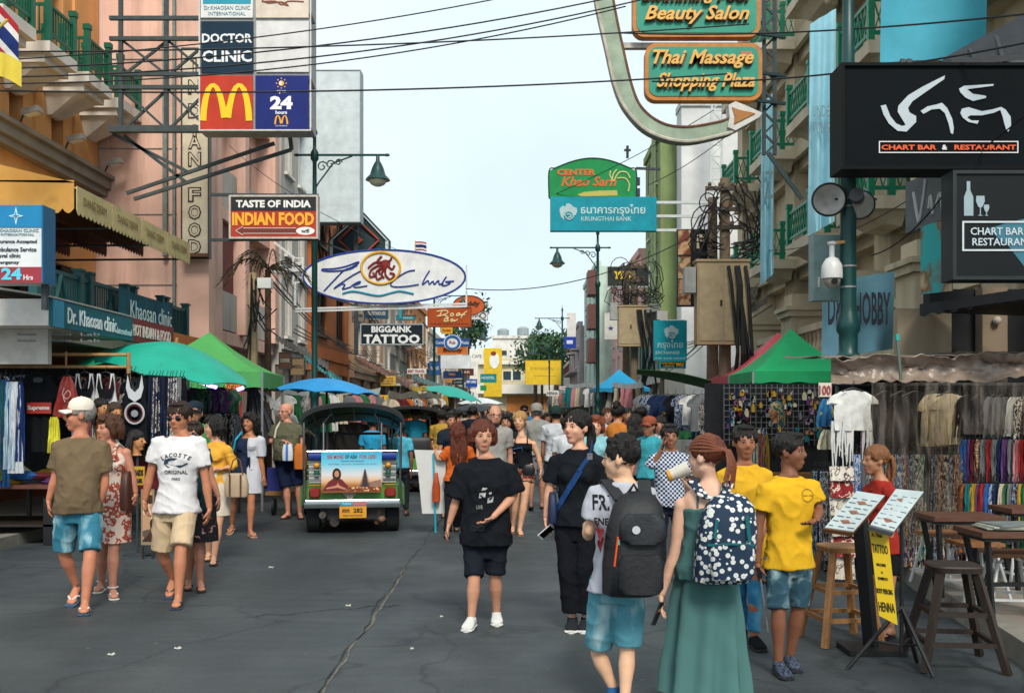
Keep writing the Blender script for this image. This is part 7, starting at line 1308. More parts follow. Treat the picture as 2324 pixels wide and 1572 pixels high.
def farstall(label, u0, u1, vt, Y0, Y1, col, pal, seed, n, X=None):
    T = thing('market_stall', label, 'market stall', P((u0+u1)/2, 935, (Y0+Y1)/2)); T.location.z = 0; T['_org'] = (T.location.x, T.location.y, 0.0)
    a0, a1 = P(u0, vt, Y0), P(u1, vt, Y1); part(T, 'roof', MB().sheet(lambda s, t: lerp(a0, a1, s)+Vector((0, .3*t, .16*t-.06*math.sin(s*9)**2)), 20, 3, .015), M(col, .5, .2, 3)); part(T, 'back_cloth', MB().sheet(lambda s, t: lerp(a0, a1, s)-ZV*t*1.3+Vector((0, .35, 0)), 4, 2, .02), M('2a2826', .9, .4))
    for s in (0, .5, 1): p = lerp(a0, a1, s); part(T, 'post', MB().tube([(p.x, p.y, 0), p], .025, 6), M('8a8c8c', .5))
    part(T, 'counter', MB().bx(min(a0.x, a1.x), max(a0.x, a1.x), min(Y0, Y1), max(Y0, Y1)+.3, .6, .8), M('5a4a40', .7, .3)); rr = random.Random(seed); e = (a1-a0); e.z = 0
    for i in range(n): cn, ch = rr.choice(pal); pt = rr.random() < .5 and cn in PATS; garment(rr.choice(('tee', 'scarf', 'dress')), '%s %sgarment hanging in the %s' % (cn, 'printed ' if pt else '', label), lerp(a0, a1, (i+.5)/n)-ZV*.03+Vector((0, -.05, 0)), .42, rr.uniform(.5, .8), gmat(cn, ch, pt), 'goods of the '+label, XV, False, seed+i, 'garment', 'garment')
farstall('white roofed shirt stall by the blue tent', 1285, 1460, 878, 40, 26, 'c4c8c8', pk('white', 'cream', 'teal', 'grey', 'pink'), 51, 14); farstall('stall farther up the right with white sheeting', 1245, 1300, 892, 55, 42, 'cfd0ce', pk('white', 'cream', 'red', 'grey'), 52, 7); farstall('stall of necklaces left of the second three wheeler', 880, 1000, 902, 22, 30, '7a7468', pk('cream', 'maroon', 'black', 'white', 'orange'), 53, 12); farstall('yellow sheeted stall below the teal parasol', 930, 1010, 885, 30, 36, 'c9a52a', pk('black', 'green', 'mustard', 'cream'), 54, 7); farstall('covered stall behind the blue parasol', 640, 860, 893, 20, 24, '8a9088', pk('white', 'grey', 'cream', 'green', 'pink'), 55, 12)
# ---------------------------------------------------------------- three wheelers
def tuktuk(label, cx, y0, full=True):
    """three wheeled taxi seen from behind; x right, y forward, z up from the rear axle line"""
    T = thing('three_wheeler', label, 'tuk-tuk', (cx, y0+1.2, 0)); p = lambda x, y, z: Vector((cx+x, y0+y, z)); bx = lambda a, b, c, d, e, f_: MB().bx(cx+a, cx+b, y0+c, y0+d, e, f_)
    GRN = M('4f8a3c', .35, .12, 5); INKY = M('1c1d20', .5, .2, 5)
    part(T, 'body', bx(-.62, .62, .06, 2.0, .42, .72), GRN, 40); w = MB(); [w.bx(cx-.66*s-.06, cx-.66*s+.06, y0+.1, y0+1.9, .40, .66) for s in (-1, 1)]; part(T, 'side_skirt', w, M('3a6a34', .4, .15))
    part(T, 'underside', bx(-.45, .45, .1, 2.2, .20, .42), INKY); w = MB(); w.loft([(p(0, 2.0, .75), XV, ZV, .55, .28, .7), (p(0, 2.6, .72), XV, ZV, .42, .26, .7), (p(0, 2.95, .75), XV, ZV, .22, .25, .7)], 18); part(T, 'front_cowl', w, GRN, 60)
    for s in (-1, 1):
        c = p(.55*s, .42, .27); wh = part(T, 'wheel', MB().lathe(c-XV*.10, [(.20, 0), (.262, .015), (.27, .05), (.27, .15), (.262, .185), (.20, .20)], 26, XV), M('17181a', .85, .2, 9), 35); part(wh, 'rim', MB().lathe(c-XV*.105, [(0, 0), (.12, .0), (.195, .012), (.195, .195), (.12, .208), (0, .208)], 20, XV), CHROME)
        part(T, 'mudguard', MB().sheet(lambda a, b: c+Vector(((b-.5)*.26, -math.cos(a*2.2+.45)*.33, math.sin(a*2.2+.45)*.33)), 12, 3, .012), CHROME, 60)
    wh = part(T, 'wheel', MB().lathe(p(-.06, 2.7, .25), [(.18, 0), (.25, .02), (.25, .1), (.18, .12)], 22, XV), M('17181a', .85, .2, 9)); part(wh, 'rim', MB().lathe(p(-.065, 2.7, .25), [(0, 0), (.17, .005), (.17, .125), (0, .13)], 16, XV), CHROME)
    # bumper, exhaust, plate
    part(T, 'bumper', MB().loft([(p(-.70, .12, .43), YV, ZV, .02, .06, .6), (p(-.66, .0, .43), YV, ZV, .035, .062, .6), (p(.66, .0, .43), YV, ZV, .035, .062, .6), (p(.70, .12, .43), YV, ZV, .02, .06, .6)], 12), CHROME, 40)
    part(T, 'exhaust', MB().tube([p(-.38, .4, .24), p(-.40, .0, .27), p(-.41, -.06, .28)], [.06, .055, .05], 12).tube([p(-.33, .3, .16), p(-.25, .1, .17)], .07, 10), M('4a4644', .4, .3, 6, metal=.6)); part(T, 'suspension', MB().tube([p(.33, .2, .14), p(.38, .1, .35)], .045, 10).ell(p(.40, .12, .20), (.06, .06, .05)), M('6a5040', .6, .4))
    if full:
        pl = part(T, 'number_plate', bx(-.18, .19, -.045, -.03, .235, .395), M('c98e2a', .4, .1)); part(pl, 'lettering', text_mb('ศก  282', p(0, -.047, .34), XV, ZV, .062, .28, .003, bold=.03, mb=text_mb('กรุงเทพมหานคร', p(0, -.047, .265), XV, ZV, .03, .26, .003)), INK('3a2410'))
        st = part(T, 'bumper_sticker', bx(-.17, .0, -.043, -.036, .41, .46), INK('2a8fb5')); part(T, 'bumper_sticker', bx(.004, .19, -.043, -.036, .41, .46), INK('b56a68')); part(st, 'lettering', text_mb('TAXI', p(-.085, -.045, .435), XV, ZV, .028, .12, .002), INK('d0e4ea'))
        w = MB(); w.loft([(p(-.60, .0, 1.10), YV, ZV, .06, .07), (p(.60, .0, 1.10), YV, ZV, .06, .07)], 16); part(T, 'blue_bolster', w, M('1f3a86', .4, .12)); part(T, 'chrome_rail', MB().tube([p(-.62, -.06, 1.16), p(.62, -.06, 1.16)], .012, 8), CHROME); part(T, 'rear_panel', bx(-.60, .60, .03, .058, .72, 1.03), M('b9bdb9', .4, .15))
        for s in (-1, 1):
            for z in (.75, .82, .90, .98): part(T, 'luggage_rail', MB().tube([p(.42*s, -.03, z), p(.62*s, -.03, z)], .011, 7), M('5a5f62', .35, .1, 4, metal=.8))
            tl = part(T, 'tail_light', MB().loft([(p(.52*s, .059, .58), XV, ZV, .085, .075, .6), (p(.52*s, .0, .58), XV, ZV, .08, .07, .6), (p(.52*s, -.02, .58), XV, ZV, .06, .05, .6)], 14), M('7a2620', .2, .15), 40); part(T, 'indicator', MB().ell(p(.49*s, -.02, .965), (.045, .04, .04)), M('c9862a', .2, .1), True); part(T, 'green_lamp', MB().ell(p(.49*s, -.01, .86), (.04, .03, .06)), M('2a5a44', .25, .1), True)
        part(T, 'yellow_pinstripe', bx(-.60, -.44, .052, .0585, .68, .70).bx(cx+.44, cx+.60, y0+.052, y0+.0585, .68, .70), INK('c9a52a')); part(T, 'white_cloth', MB().sheet(lambda a, b: p(-.10+.24*(a-.5)*(1-.45*b)+.06, .01-.01*math.sin(a*20), .60-.12*b*math.sin(math.pi*(.15+.7*a))), 12, 5, .006), CLOTH('b9b0a2'), True)
        po = part(T, 'advert_board', bx(-.425, .40, -.085, -.07, .59, 1.15), MGRAD('asia_sky', [(0, '7a4a2a'), (.18, 'a8703c'), (.30, 'd8b08c'), (.45, 'd0cfd0'), (.7, '6fc0d8'), (1, '38a9cc')], 'Z', .59, 1.15, .4, .05)); q = lambda x, z, d=0: p(x, -.086-d, z)
        part(po, 'lettering', text_mb('SEE MORE', q(-.235, 1.085), XV, ZV, .055, .22, .002, bold=.02, mb=text_mb('FOR LESS!', q(.21, 1.085), XV, ZV, .055, .23, .002, bold=.02)), INK('a0343a')); part(po, 'dark_lettering', text_mb('OF ASIA', q(-.02, 1.085), XV, ZV, .055, .17, .002, bold=.03, mb=text_mb('CHEAPEST FROM BANGKOK', q(0, 1.025), XV, ZV, .016, .32, .002)), INK('20324a')); part(po, 'small_lettering', text_mb('INDONESIA · MALAYSIA · SINGAPORE · SRI LANKA', q(0, .985), XV, ZV, .017, .66, .002), INK('a0444a'))
        wm = MB().prism([(-.41, .62), (-.10, .62), (-.06, .68), (-.14, .77), (-.18, .79), (-.26, .79), (-.33, .74)], p(0, -.0865, 0), XV, ZV, .003); part(po, 'pictured_top', wm, INK('6a1f24')); part(po, 'pictured_hair', MB().prism([(x-.215, z+.845) for x, z in circ(.06, .085, 16)], p(0, -.0875, 0), XV, ZV, .003), INK('2a1a16')); part(po, 'pictured_face', MB().prism([(x-.215, z+.85) for x, z in circ(.032, .045, 14)], p(0, -.091, 0), XV, ZV, .003), INK('b98060')); part(po, 'pictured_hands', MB().prism([(-.36, .66), (-.22, .69), (-.20, .73), (-.18, .69), (-.09, .65), (-.10, .63), (-.2, .66), (-.35, .64)], p(0, -.0905, 0), XV, ZV, .003), INK('b98060'))
        pg = MB()
        for i in range(9): hw = .085-.0085*i; z = .67+.027*i; pg.prism([(.17-hw, z), (.17+hw, z), (.17+hw*.45, z+.02), (.17+hw*.4, z+.027), (.17-hw*.4, z+.027), (.17-hw*.45, z+.02)], p(0, -.0865, 0), XV, ZV, .003)
        part(po, 'pictured_pagoda', pg, INK('3a2c30')); part(po, 'pictured_hill', MB().prism([(.02, .66), (.12, .70), (.30, .75), (.39, .77), (.39, .66)], p(0, -.0857, 0), XV, ZV, .0005), INK('8a6a5a')); part(po, 'pictured_town', bx(-.08, .39, -.0885, -.086, .61, .665), MPAT('town', [(.2, '6a3a22'), (.45, 'b9843a'), (.6, '8a2a24'), (.75, 'd0b080')], 'cells', 40, .5))
    # roof on chrome hoops, seats
    def arch(t, y, k=1.0): a = math.pi*t; return p(-.70*math.cos(a)*k*(1 if abs(math.cos(a)) < .98 else 1), y, 1.56+.27*math.sin(a)**.75*k)
    part(T, 'canopy', MB().sheet(lambda a, b: arch(a, -.12+2.25*b)-ZV*.26*b, 26, 12, .02), M('14161a', .45, .2, 5, .15), 60); part(T, 'canopy_valance', MB().sheet(lambda a, b: arch(a, -.125)-ZV*(.012+.045*b+.10*b*abs(a-.5)**2), 26, 3, .01), M('101216', .6, .2), 60)
    w = MB()
    for s in (-1, 1):
        for y in (-.05, .04): w.tube([p(.655*s, y, .46), p(.665*s, y, 1.2), p(.665*s, y, 1.56)], .016, 8)
        w.tube([p(.40*s, .02, 1.14), p(.40*s, .04, 1.55), p(.30*s, .06, 1.68)], .013, 8); w.tube([p(.62*s, 2.0, .7), p(.58*s, 1.95, 1.34)], .016, 8); w.tube([p(.665*s, .0, 1.5), p(.6*s, 2.0, 1.3)], .013, 8)
    w.tube([arch(t/16, -.05)-ZV*.02 for t in range(17)], .014, 8); w.tube([arch(t/16, 1.0)-ZV*.15 for t in range(17)], .014, 8); part(T, 'roll_frame', w, CHROME); w = MB(); [w.tube([arch(t, -.02)-ZV*.03, arch(t, 2.0)-ZV*.28], .012, 6) for t in (.2, .35, .5, .65, .8)]; part(T, 'roof_ribs', w, M('3a3c40', .4, .1))
    part(T, 'seat_back', MB().loft([(p(-.55, .35, .95), YV, ZV, .06, .22, .7), (p(.55, .35, .95), YV, ZV, .06, .22, .7)], 14), M('25272c', .5, .2), 40); part(T, 'seat', bx(-.55, .55, .4, .85, .72, .82), M('25272c', .5, .2)); part(T, 'driver_seat', bx(-.25, .25, 1.5, 1.75, .7, .95), M('3a2420', .5, .2)); part(T, 'dashboard', bx(-.45, .45, 2.0, 2.1, .95, 1.08), M('4a2f22', .4, .25)); part(T, 'steering', MB().tube([p(-.28, 1.9, 1.12), p(-.1, 1.98, 1.05), p(.1, 1.98, 1.05), p(.28, 1.9, 1.12)], .015, 6), CHROME)
    w = MB(); [w.beam(a, b, .04) for a, b in ((p(-.32, 2.06, 1.1), p(-.30, 2.06, 1.36)), (p(.52, 2.06, 1.1), p(.50, 2.06, 1.36)), (p(-.30, 2.06, 1.36), p(.50, 2.06, 1.36)))]; part(T, 'windscreen_frame', w, INKY); a_ = R(8.5); T.rotation_euler.z = a_; T.location.x = cx-1.2*math.sin(a_); return T
tuktuk('green three wheeled taxi with a black canopy and an Asia travel advert on its back', P(800, 0, 13.9).x, 13.9); tuktuk('second black canopied three wheeled taxi half hidden behind the first', P(933, 0, 21).x, 21, False)
# pale car roof and handcart
c = P(1042, 0, 34); T = thing('parked_car', 'pale blue car roof and rear window among the crowd', 'car', (c.x, 35, 0)); w = MB(); w.loft([(Vector((c.x, 34, .55)), XV, ZV, .80, .3, .6), (Vector((c.x, 34.1, .75)), XV, ZV, .84, .32, .6), (Vector((c.x, 38, .72)), XV, ZV, .84, .32, .6), (Vector((c.x, 38.2, .6)), XV, ZV, .7, .25, .6)], 20); part(T, 'body', w, M('7fa9b4', .25, .08), 50); part(T, 'cabin', MB().loft([(Vector((c.x, 34.6, 1.0)), XV, ZV, .72, .1, .6), (Vector((c.x, 35.2, 1.2)), XV, ZV, .66, .3, .6), (Vector((c.x, 36.8, 1.2)), XV, ZV, .64, .3, .6), (Vector((c.x, 37.4, 1.0)), XV, ZV, .6, .1, .6)], 18), M('8fb5be', .2, .08), 50)
part(T, 'rear_window', MB().add([Vector((c.x-.5, 34.72, 1.08)), Vector((c.x+.5, 34.72, 1.08)), Vector((c.x+.45, 35.05, 1.38)), Vector((c.x-.45, 35.05, 1.38))], [(0, 1, 2, 3)]), GLASS)
for s in (-1, 1): part(T, 'wheel', MB().lathe(Vector((c.x+s*.7-.09, 34.7, .3)), [(.2, 0), (.3, .02), (.3, .16), (.2, .18)], 16, XV), BLACKM); part(T, 'tail_light', MB().box((c.x+s*.68, 33.98, .8), (.2, .05, .14)), M('8a2a24', .3))
c = P(640, 1140, 16.6); T = thing('handcart', 'low wooden handcart with a lime cover behind the man in the olive shirt', 'handcart', Vector((c.x, 16.6, 0))); part(T, 'deck', MB().box((c.x+.15, 16.8, .36), (.8, .6, .06)), WOOD); part(T, 'cover', MB().sheet(lambda a, b: Vector((c.x+lerp(-.15, .45, a), 16.6+.3*b, .95-.5*b*a-.2*(1-b)*abs(a-.5)+.05*math.sin(a*20))), 12, 8, .015), M('8a9a3a', .7, .2), True); part(T, 'blue_box', MB().box((c.x-.12, 16.8, .58), (.28, .3, .38)), M('26307a', .5))
for x in (-.12, .12, .42):
    wh = part(T, 'wheel', MB().lathe((c.x+x-.03, 16.55, .14), [(.06, 0), (.14, .01), (.14, .05), (.06, .06)], 14, XV), BLACKM)
# ---------------------------------------------------------------- stools, tables, menu stands at the right kerb
def stool(label, u, v, Y, z0, zs, w_, sp, mat, group=None, seat=None, metal=False, ang=0):
    c = Vector((P(u, 0, Y).x, Y, z0)); T = thing('stool', label, 'stool', c, group); rt = Matrix.Rotation(R(ang), 3, 'Z'); q = lambda x, y, z: c+rt @ Vector((x, y, z))
    if metal: part(T, 'seat', MB().box(q(0, 0, zs-z0), (w_, w_, .03), rt), seat or WOOD)
    else: part(T, 'seat', MB().loft([(q(0, 0, zs-z0-.045), rt @ XV, rt @ YV, w_/2*.96, w_/2*.96, .5), (q(0, 0, zs-z0-.01), rt @ XV, rt @ YV, w_/2, w_/2, .5), (q(0, 0, zs-z0), rt @ XV, rt @ YV, w_/2*.96, w_/2*.96, .5)], 24), seat or mat, 40)
    h = zs-z0-.046
    for sx in (-1, 1):
        for sy in (-1, 1):
            a, b = q(sx*w_*.34, sy*w_*.34, h), q(sx*sp/2, sy*sp/2, 0)
            part(T, 'leg', MB().tube([lerp(a, b, -.0)-(rt @ Vector((sx*.04, sy*.04, 0))), a+(b-a)*.06, b], .014, 7) if metal else MB().beam(a, b, .045), mat, 40 if metal else False)
    for f_ in ((.42, .72) if not metal else (.7,)):
        e = lambda sx, sy: lerp(q(sx*w_*.34, sy*w_*.34, h), q(sx*sp/2, sy*sp/2, 0), f_)
        for a, b in (((-1, -1), (1, -1)), ((-1, 1), (1, 1)), ((-1, -1), (-1, 1)), ((1, -1), (1, 1))): part(T, 'stretcher', MB().beam(e(*a), e(*b), .03 if not metal else .018), mat)
    return T
stool('tall light wooden stool standing beside the first menu stand', 1906, 0, 7.45, 0, .715, .30, .44, M('94693f', .55, .3, 5, .1, stretch=(8, 8, 1)), ang=8); stool('tall black wooden stool at the kerb in the right foreground', 2163, 0, 6.75, 0, .68, .34, .52, DWOOD, ang=-6)
WH = M('b9bcbd', .4, .1); GS = 'white metal stools round the bar tables'; SEATW = M('7f5636', .5, .3, 5, stretch=(8, 1, 8))
for lb, u, Y, a in (('white metal stool with an orange wood seat between the two bar tables', 2212, 8.35, 5), ('white metal stool under the nearer bar table at the right edge', 2290, 7.75, -8), ('white metal stool behind the farther bar table', 2140, 9.0, 10), ('white metal stool farthest back at the right picture edge', 2318, 9.0, 0)): stool(lb, u, 0, Y, .152, .61, .34, .40, WH, GS, SEATW, True, a)
def bartable(label, u, Y, z, w_, d_):
    c = Vector((P(u, 0, Y).x, Y, .152)); T = thing('bar_table', label, 'table', c, 'bar tables on the right pavement'); o = part(T, 'tabletop', MB().box(c+ZV*(z-.152-.02), (w_, d_, .04)), M('55382a', .5, .3, 5, stretch=(1, 9, 9))); part(o, 'apron', MB().box(c+ZV*(z-.152-.055), (w_*.92, d_*.9, .028)), BLACKM)
    for sx in (-1, 1):
        for sy in (-1, 1): part(T, 'leg', MB().beam(c+Vector((sx*w_*.40, sy*d_*.36, z-.152-.07)), c+Vector((sx*w_*.28+sy*.06, sy*d_*.42, 0)), .035), BLACKM)
    part(T, 'crossbar', MB().beam(c+Vector((-w_*.3, 0, .25)), c+Vector((w_*.3, 0, .25)), .03), BLACKM); return c
bartable('farther bar table with a brown top and black legs', 2176, 8.55, .83, .60, .45); c2 = bartable('nearer bar table with magazines stacked on it at the right edge', 2300, 7.55, .82, .70, .5); bartable('bar table partly cut by the right picture edge behind the stools', 2345, 8.9, .86, .6, .45)
for i in range(3): solo('magazine', MB().box(c2+Vector((-.05+.03*i, -.02, .684+.012*i)), (.42, .3, .010), Matrix.Rotation(R(5*i-4), 3, 'Z')), M(('8f9488', 'b0aca0', '6f7a78')[i], .4, .3, 9), ['lowest magazine on the nearer bar table', 'middle magazine on the nearer bar table', 'topmost magazine on the nearer bar table'][i], 'magazine', 'magazines on the bar table')
def g2(x, y): return 1724.8+x*.4806, 817+y*.4806
def menu(label, cor, Yl, Yh, post, fr_col, tri):
    pts = [P(*g2(*cor[0]), Yl), P(*g2(*cor[1]), Yl), P(*g2(*cor[2]), Yh), P(*g2(*cor[3]), Yh)]; base = Vector(post[1]); T = thing('menu_stand', label, 'menu stand', Vector((base.x, base.y, 0))); n = (pts[1]-pts[0]).cross(pts[3]-pts[0]).normalized(); n = n if n.z > 0 else -n
    part(T, 'board', MB().hexa([p-n*.03 for p in pts]+[p-n*.002 for p in pts]), M(fr_col, .5, .3, 5)); o = part(T, 'menu_sheet', MB().hexa([lerp(p, sum(pts, Vector())/4, .03)+n*.0 for p in pts]+[lerp(p, sum(pts, Vector())/4, .03)+n*.008 for p in pts]), M('aab6b8', .3, .12, 4)); w = MB()
    for i in range(3):
        for j in range(7):
            a = lerp(lerp(pts[0], pts[1], .08+i*.31), lerp(pts[3], pts[2], .08+i*.31), .08+j*.12); b = lerp(lerp(pts[0], pts[1], .30+i*.31), lerp(pts[3], pts[2], .30+i*.31), .08+j*.12); w.beam(a+n*.010, lerp(a, b, .6+.4*((i*7+j) % 3)/2)+n*.010, .016, .003)
    part(o, 'menu_text', w, INK('4a6a7c')); w = MB(); 
    for i in range(3): a = lerp(lerp(pts[0], pts[1], .5), lerp(pts[3], pts[2], .5), .2+.25*i); w.box(a+n*.0105, (.06, .04, .002), n.to_track_quat('Z', 'Y').to_matrix())
    part(o, 'menu_photos', w, INK('8a5a44')); return T, pts
b1 = P(*g2(525, 1370), 7.1); T, pt = menu('left menu stand with a wooden rimmed board on a black flat foot', ((300, 795), (440, 815), (592, 640), (455, 618)), 6.75, 7.2, (0, (b1.x, 7.1, 0)), '6a4428', False); m = (pt[0]+pt[1]+pt[2]+pt[3])/4; part(T, 'post', MB().beam(Vector((m.x+.06, 7.05, m.z-.05)), Vector((b1.x, 7.1, .02)), .10, .05), BLACKM); part(T, 'foot', MB().box((b1.x, 7.1, .022), (.40, .3, .04)), BLACKM)
b2 = P(*g2(655, 1400), 6.65); T, pt = menu('right menu stand on a black tripod above the yellow tattoo notice', ((515, 782), (630, 815), (775, 622), (640, 608)), 6.3, 6.75, (0, (b2.x, 6.6, 0)), '5a5c60', True); m = (pt[0]+pt[1]+pt[2]+pt[3])/4; part(T, 'post', MB().tube([Vector((b2.x, 6.6, m.z-.03)), Vector((b2.x, 6.6, .12))], .014, 8), BLACKM)
for x, y, Y in ((415, 1460, 6.6), (820, 1500, 6.38), (742, 1440, 6.75)): e = P(*g2(x, y), Y); part(T, 'tripod_leg', MB().tube([Vector((b2.x, 6.6, .42)), Vector((e.x, e.y, .014))], .014, 7), BLACKM); part(T, 'brace', MB().tube([Vector((b2.x, 6.6, .16)), lerp(Vector((b2.x, 6.6, .42)), Vector((e.x, e.y, .012)), .55)], .008, 6), BLACKM)
f = Face(6.42); T = thing('notice_board', 'yellow handwritten TATTOO and HENNA notice hung on the tripod', 'notice', f.p(2005, 1418)); q = [g2(518, 790), g2(604, 805), g2(650, 1250), g2(562, 1205)]; part(T, 'board', f.poly(q, -.01, .01), M('c9ab1c', .4, .06)); mb = MB(); ex = Vector((1, 0, -.14)); 
for tx, x, y, h, w_ in (('A. Thai', 550, 825, 18, 50), ('TATTOO', 566, 890, 42, 74), ('MACHINE', 572, 965, 14, 44), ('&', 576, 1000, 10, 8), ('BAMBOO', 580, 1030, 14, 46), ('BODY PIERCING', 588, 1090, 24, 76), ('HENNA', 598, 1165, 44, 76)): text_mb(tx, f.p(*g2(x, y), .002), ex, Vector((-.1, 0, 1)), h*.4806*f.k, w_*.4806*f.k, .003, mb=mb, bold=.01)
part(T, 'lettering', mb, INK('1c1a14'))
# litter
rr = random.Random(2)
for i, (u, v) in enumerate(((253, 1486), (405, 1472), (935, 1473), (1002, 1400), (615, 1288), (790, 1375))): p = G(u, v); s = rr.uniform(.012, .026); solo('litter', MB().sheet(lambda a, b: p+Vector(((a-.5)*s*2, (b-.5)*s*1.3, .006+.012*math.sin(a*7+i)*math.sin(b*5))), 6, 5, .003), M('b0aea6', .7, .2), ['crumpled white scrap at the lower left of the road', 'small pale scrap left of the road seam', 'white scrap of paper right of the road seam', 'tiny pale scrap behind the black T-shirt woman', 'pale scrap near the white metal strip on the road', 'pale scrap in the middle of the road'][i], 'litter', None, True)
# ---------------------------------------------------------------- the walkers, measured from the picture
fA, fB, fC, fD, fE, fU = (0, 980, 2.71), (300, 980, 2.71), (560, 980, 3.742), (680, 940, 3.276), (1080, 960, 3.276), (0, 0, .9078125)
def wk(fr, facing, label, S, Y0=None, gz=0.0, **kw):
    J, H, Y = joints(fr, S, facing, gz=gz, Y0=Y0); T, t, tex, L = person(label, J, H, facing, **kw); T['_J'] = 0; return T, t, tex, L, J, H
def bagbox(name, label, c, w, d, h, mat, ex=XV, group=None, cat=None, taper=.85):
    ex = Vector(ex).normalized(); ey = ZV.cross(ex); c = Vector(c); m = MB().loft([(c-ZV*h/2, ex, ey, w/2*.92, d/2*.92, .6), (c-ZV*h*.42, ex, ey, w/2, d/2, .6), (c, ex, ey, w/2*1.02, d/2, .6), (c+ZV*h*.38, ex, ey, w/2*taper, d/2*.8, .6), (c+ZV*h*.5, ex, ey, w/2*taper*.8, d/2*.5, .6)], 24)
    T = thing(name, label, cat or name.replace('_', ' '), c-ZV*h/2, group); part(T, 'bag_body', m, mat, 60); return T
BLK = '15181d'
wk(fA, 15, 'man in a white cap, olive T-shirt and blue denim shorts at the far left', dict(hd=(535, 45), nk=(545, 300), sa=(405, 345), sb=(690, 345), ea=(378, 575), eb=(712, 610), wa=(330, 735), wb=(665, 775), ta=(345, 880), tb=(640, 925), ha=(450, 800), hb=(610, 800), ka=(435, 1095), kb=(612, 1100), fa=(515, 1300), fb=(575, 1440), pa=(478, 1455), pb=(568, 1515)),
    hyaw=-62, skin='b8714f', b=dict(sw=.205, belly=.05, fat=1.05), top=dict(m='6a5a45', sleeve=.72, hem=-.03, loose=.02, sr=.074, collar='5c4e3c'), bottom=dict(kind='shorts', m=DENIM('2f6f85', '8fb4bd'), len=.46, hemr=.088), hair=('capshort', 'grey'), shoes=('flip', '31506b', 'd8d4cc'), extra='sunglass cap:d9cfc0')
T, t, tex, L, J, H = wk(fB, 0, 'man in sunglasses, a white T-shirt with a crocodile print and beige shorts', dict(hd=(400, 68), nk=(415, 290), sa=(262, 320), sb=(535, 320), ea=(205, 560), eb=(582, 600), wa=(165, 735), wb=(608, 790), ta=(190, 870), tb=(590, 885), ha=(305, 790), hb=(450, 790), ka=(285, 1085), kb=(412, 1060), fa=(352, 1255), fb=(395, 1400), pa=(330, 1405), pb=(375, 1475)),
    hyaw=-12, hpitch=-4, skin='b06d48', b=dict(sw=.205), top=dict(m='cfcdce', sleeve=.62, hem=-.05, loose=.02, sr=.074, collar='d0cece'), bottom=dict(kind='shorts', m='c3ab8b', len=.47, hemr=.095), hair=('short', 'dbrown'), shoes=('flip', '243848', '2a3a48'), extra='sunglass')
c = t.pos(.62)+XV*.0; o = lambda x, z: Vector((c.x+x, c.y-.4, c.z+z)); mb = MB()
for i, ch in enumerate('LACOSTE'): a = (i-3)*.17; flat_text(ch, o(.245*math.sin(a)+.01, .245*math.cos(a)-.165), Vector((math.cos(a), 0, -math.sin(a))), Vector((math.sin(a), 0, math.cos(a))), .036, mb=mb, bold=.03)
flat_text('ORIGINAL', o(.01, -.075), XV, ZV, .036, .2, mb=mb, bold=.02); flat_text('PARIS', o(.01, -.135), XV, ZV, .024, .07, mb=mb, bold=.02); mb.add([o(x, z) for x, z in ((-.10, .0), (-.09, .035), (-.03, .055), (.03, .05), (.0, .03), (-.05, .025), (-.06, .0), (.0, -.015), (.07, -.01), (.11, .01), (.12, .0), (.05, -.035), (-.06, -.035))], [tuple(range(12, -1, -1))])
shirt_print(T, tex, 'top', mb, YV, INK('2a3a4c'))
FLOR = MPAT('floral_dress', [(0, 'c9b8ac'), (.47, 'c9b8ac'), (.5, 'a04a38'), (.58, '8a3a2c'), (.64, 'c9a89a')], 'noise', 16, .85)
T, t, tex, L, J, H = wk(fA, -8, 'woman in a red and white floral dress with white sandals beside the cap man', dict(hd=(735, 150), nk=(750, 350), sa=(690, 375), sb=(850, 380), ea=(690, 560), eb=(895, 570), wa=(700, 700), wb=(920, 690), ta=(705, 790), tb=(908, 790), ha=(735, 780), hb=(815, 780), ka=(690, 1080), kb=(768, 1060), fa=(690, 1310), fb=(765, 1340), pa=(655, 1365), pb=(775, 1410)),
    hyaw=-38, skin='b5765a', female=True, b=dict(sw=.165, fat=.95), top=dict(m=FLOR, sleeve=0, hem=.0, loose=.012, neck=.86, strap=.018), bottom=dict(kind='skirt', m=FLOR, len=.40, flare=.04, name='skirt'), hair=('bob', 'brown'), shoes=('sandal', 'c9c4bc', 'd4d0ca'))
bagbox('handbag', 'large brown shoulder bag of the floral dress woman', P(290, 1112, J['sb'].y-.02), .10, .22, .36, M('4a2a22', .5, .2)).children
FLB = MPAT('dark_floral', [(0, '17191d'), (.6, '17191d'), (.64, '9a5a58'), (.68, 'b5a49a'), (.71, '17191d')], 'noise', 22, .85)
wk(fB, 0, 'woman in a black floral skirt half hidden behind the white T-shirt man', dict(hd=(495, 198), nk=(500, 345), sa=(440, 390), sb=(572, 390), ea=(425, 590), eb=(622, 590), wa=(430, 720), wb=(668, 715), ta=(440, 800), tb=(672, 810), ha=(510, 790), hb=(580, 790), ka=(480, 1050), kb=(535, 1040), fa=(465, 1290), fb=(545, 1300), pa=(460, 1348), pb=(555, 1360)),
    skin='a86c50', female=True, b=dict(sw=.165), top=dict(m='1d3a3c', sleeve=.3, hem=-.02, loose=.014), bottom=dict(kind='skirt', m=FLB, len=.42, flare=.05), hair=('short', 'dbrown'), shoes=('flip', '1c1c1e'), extra='sunglass')
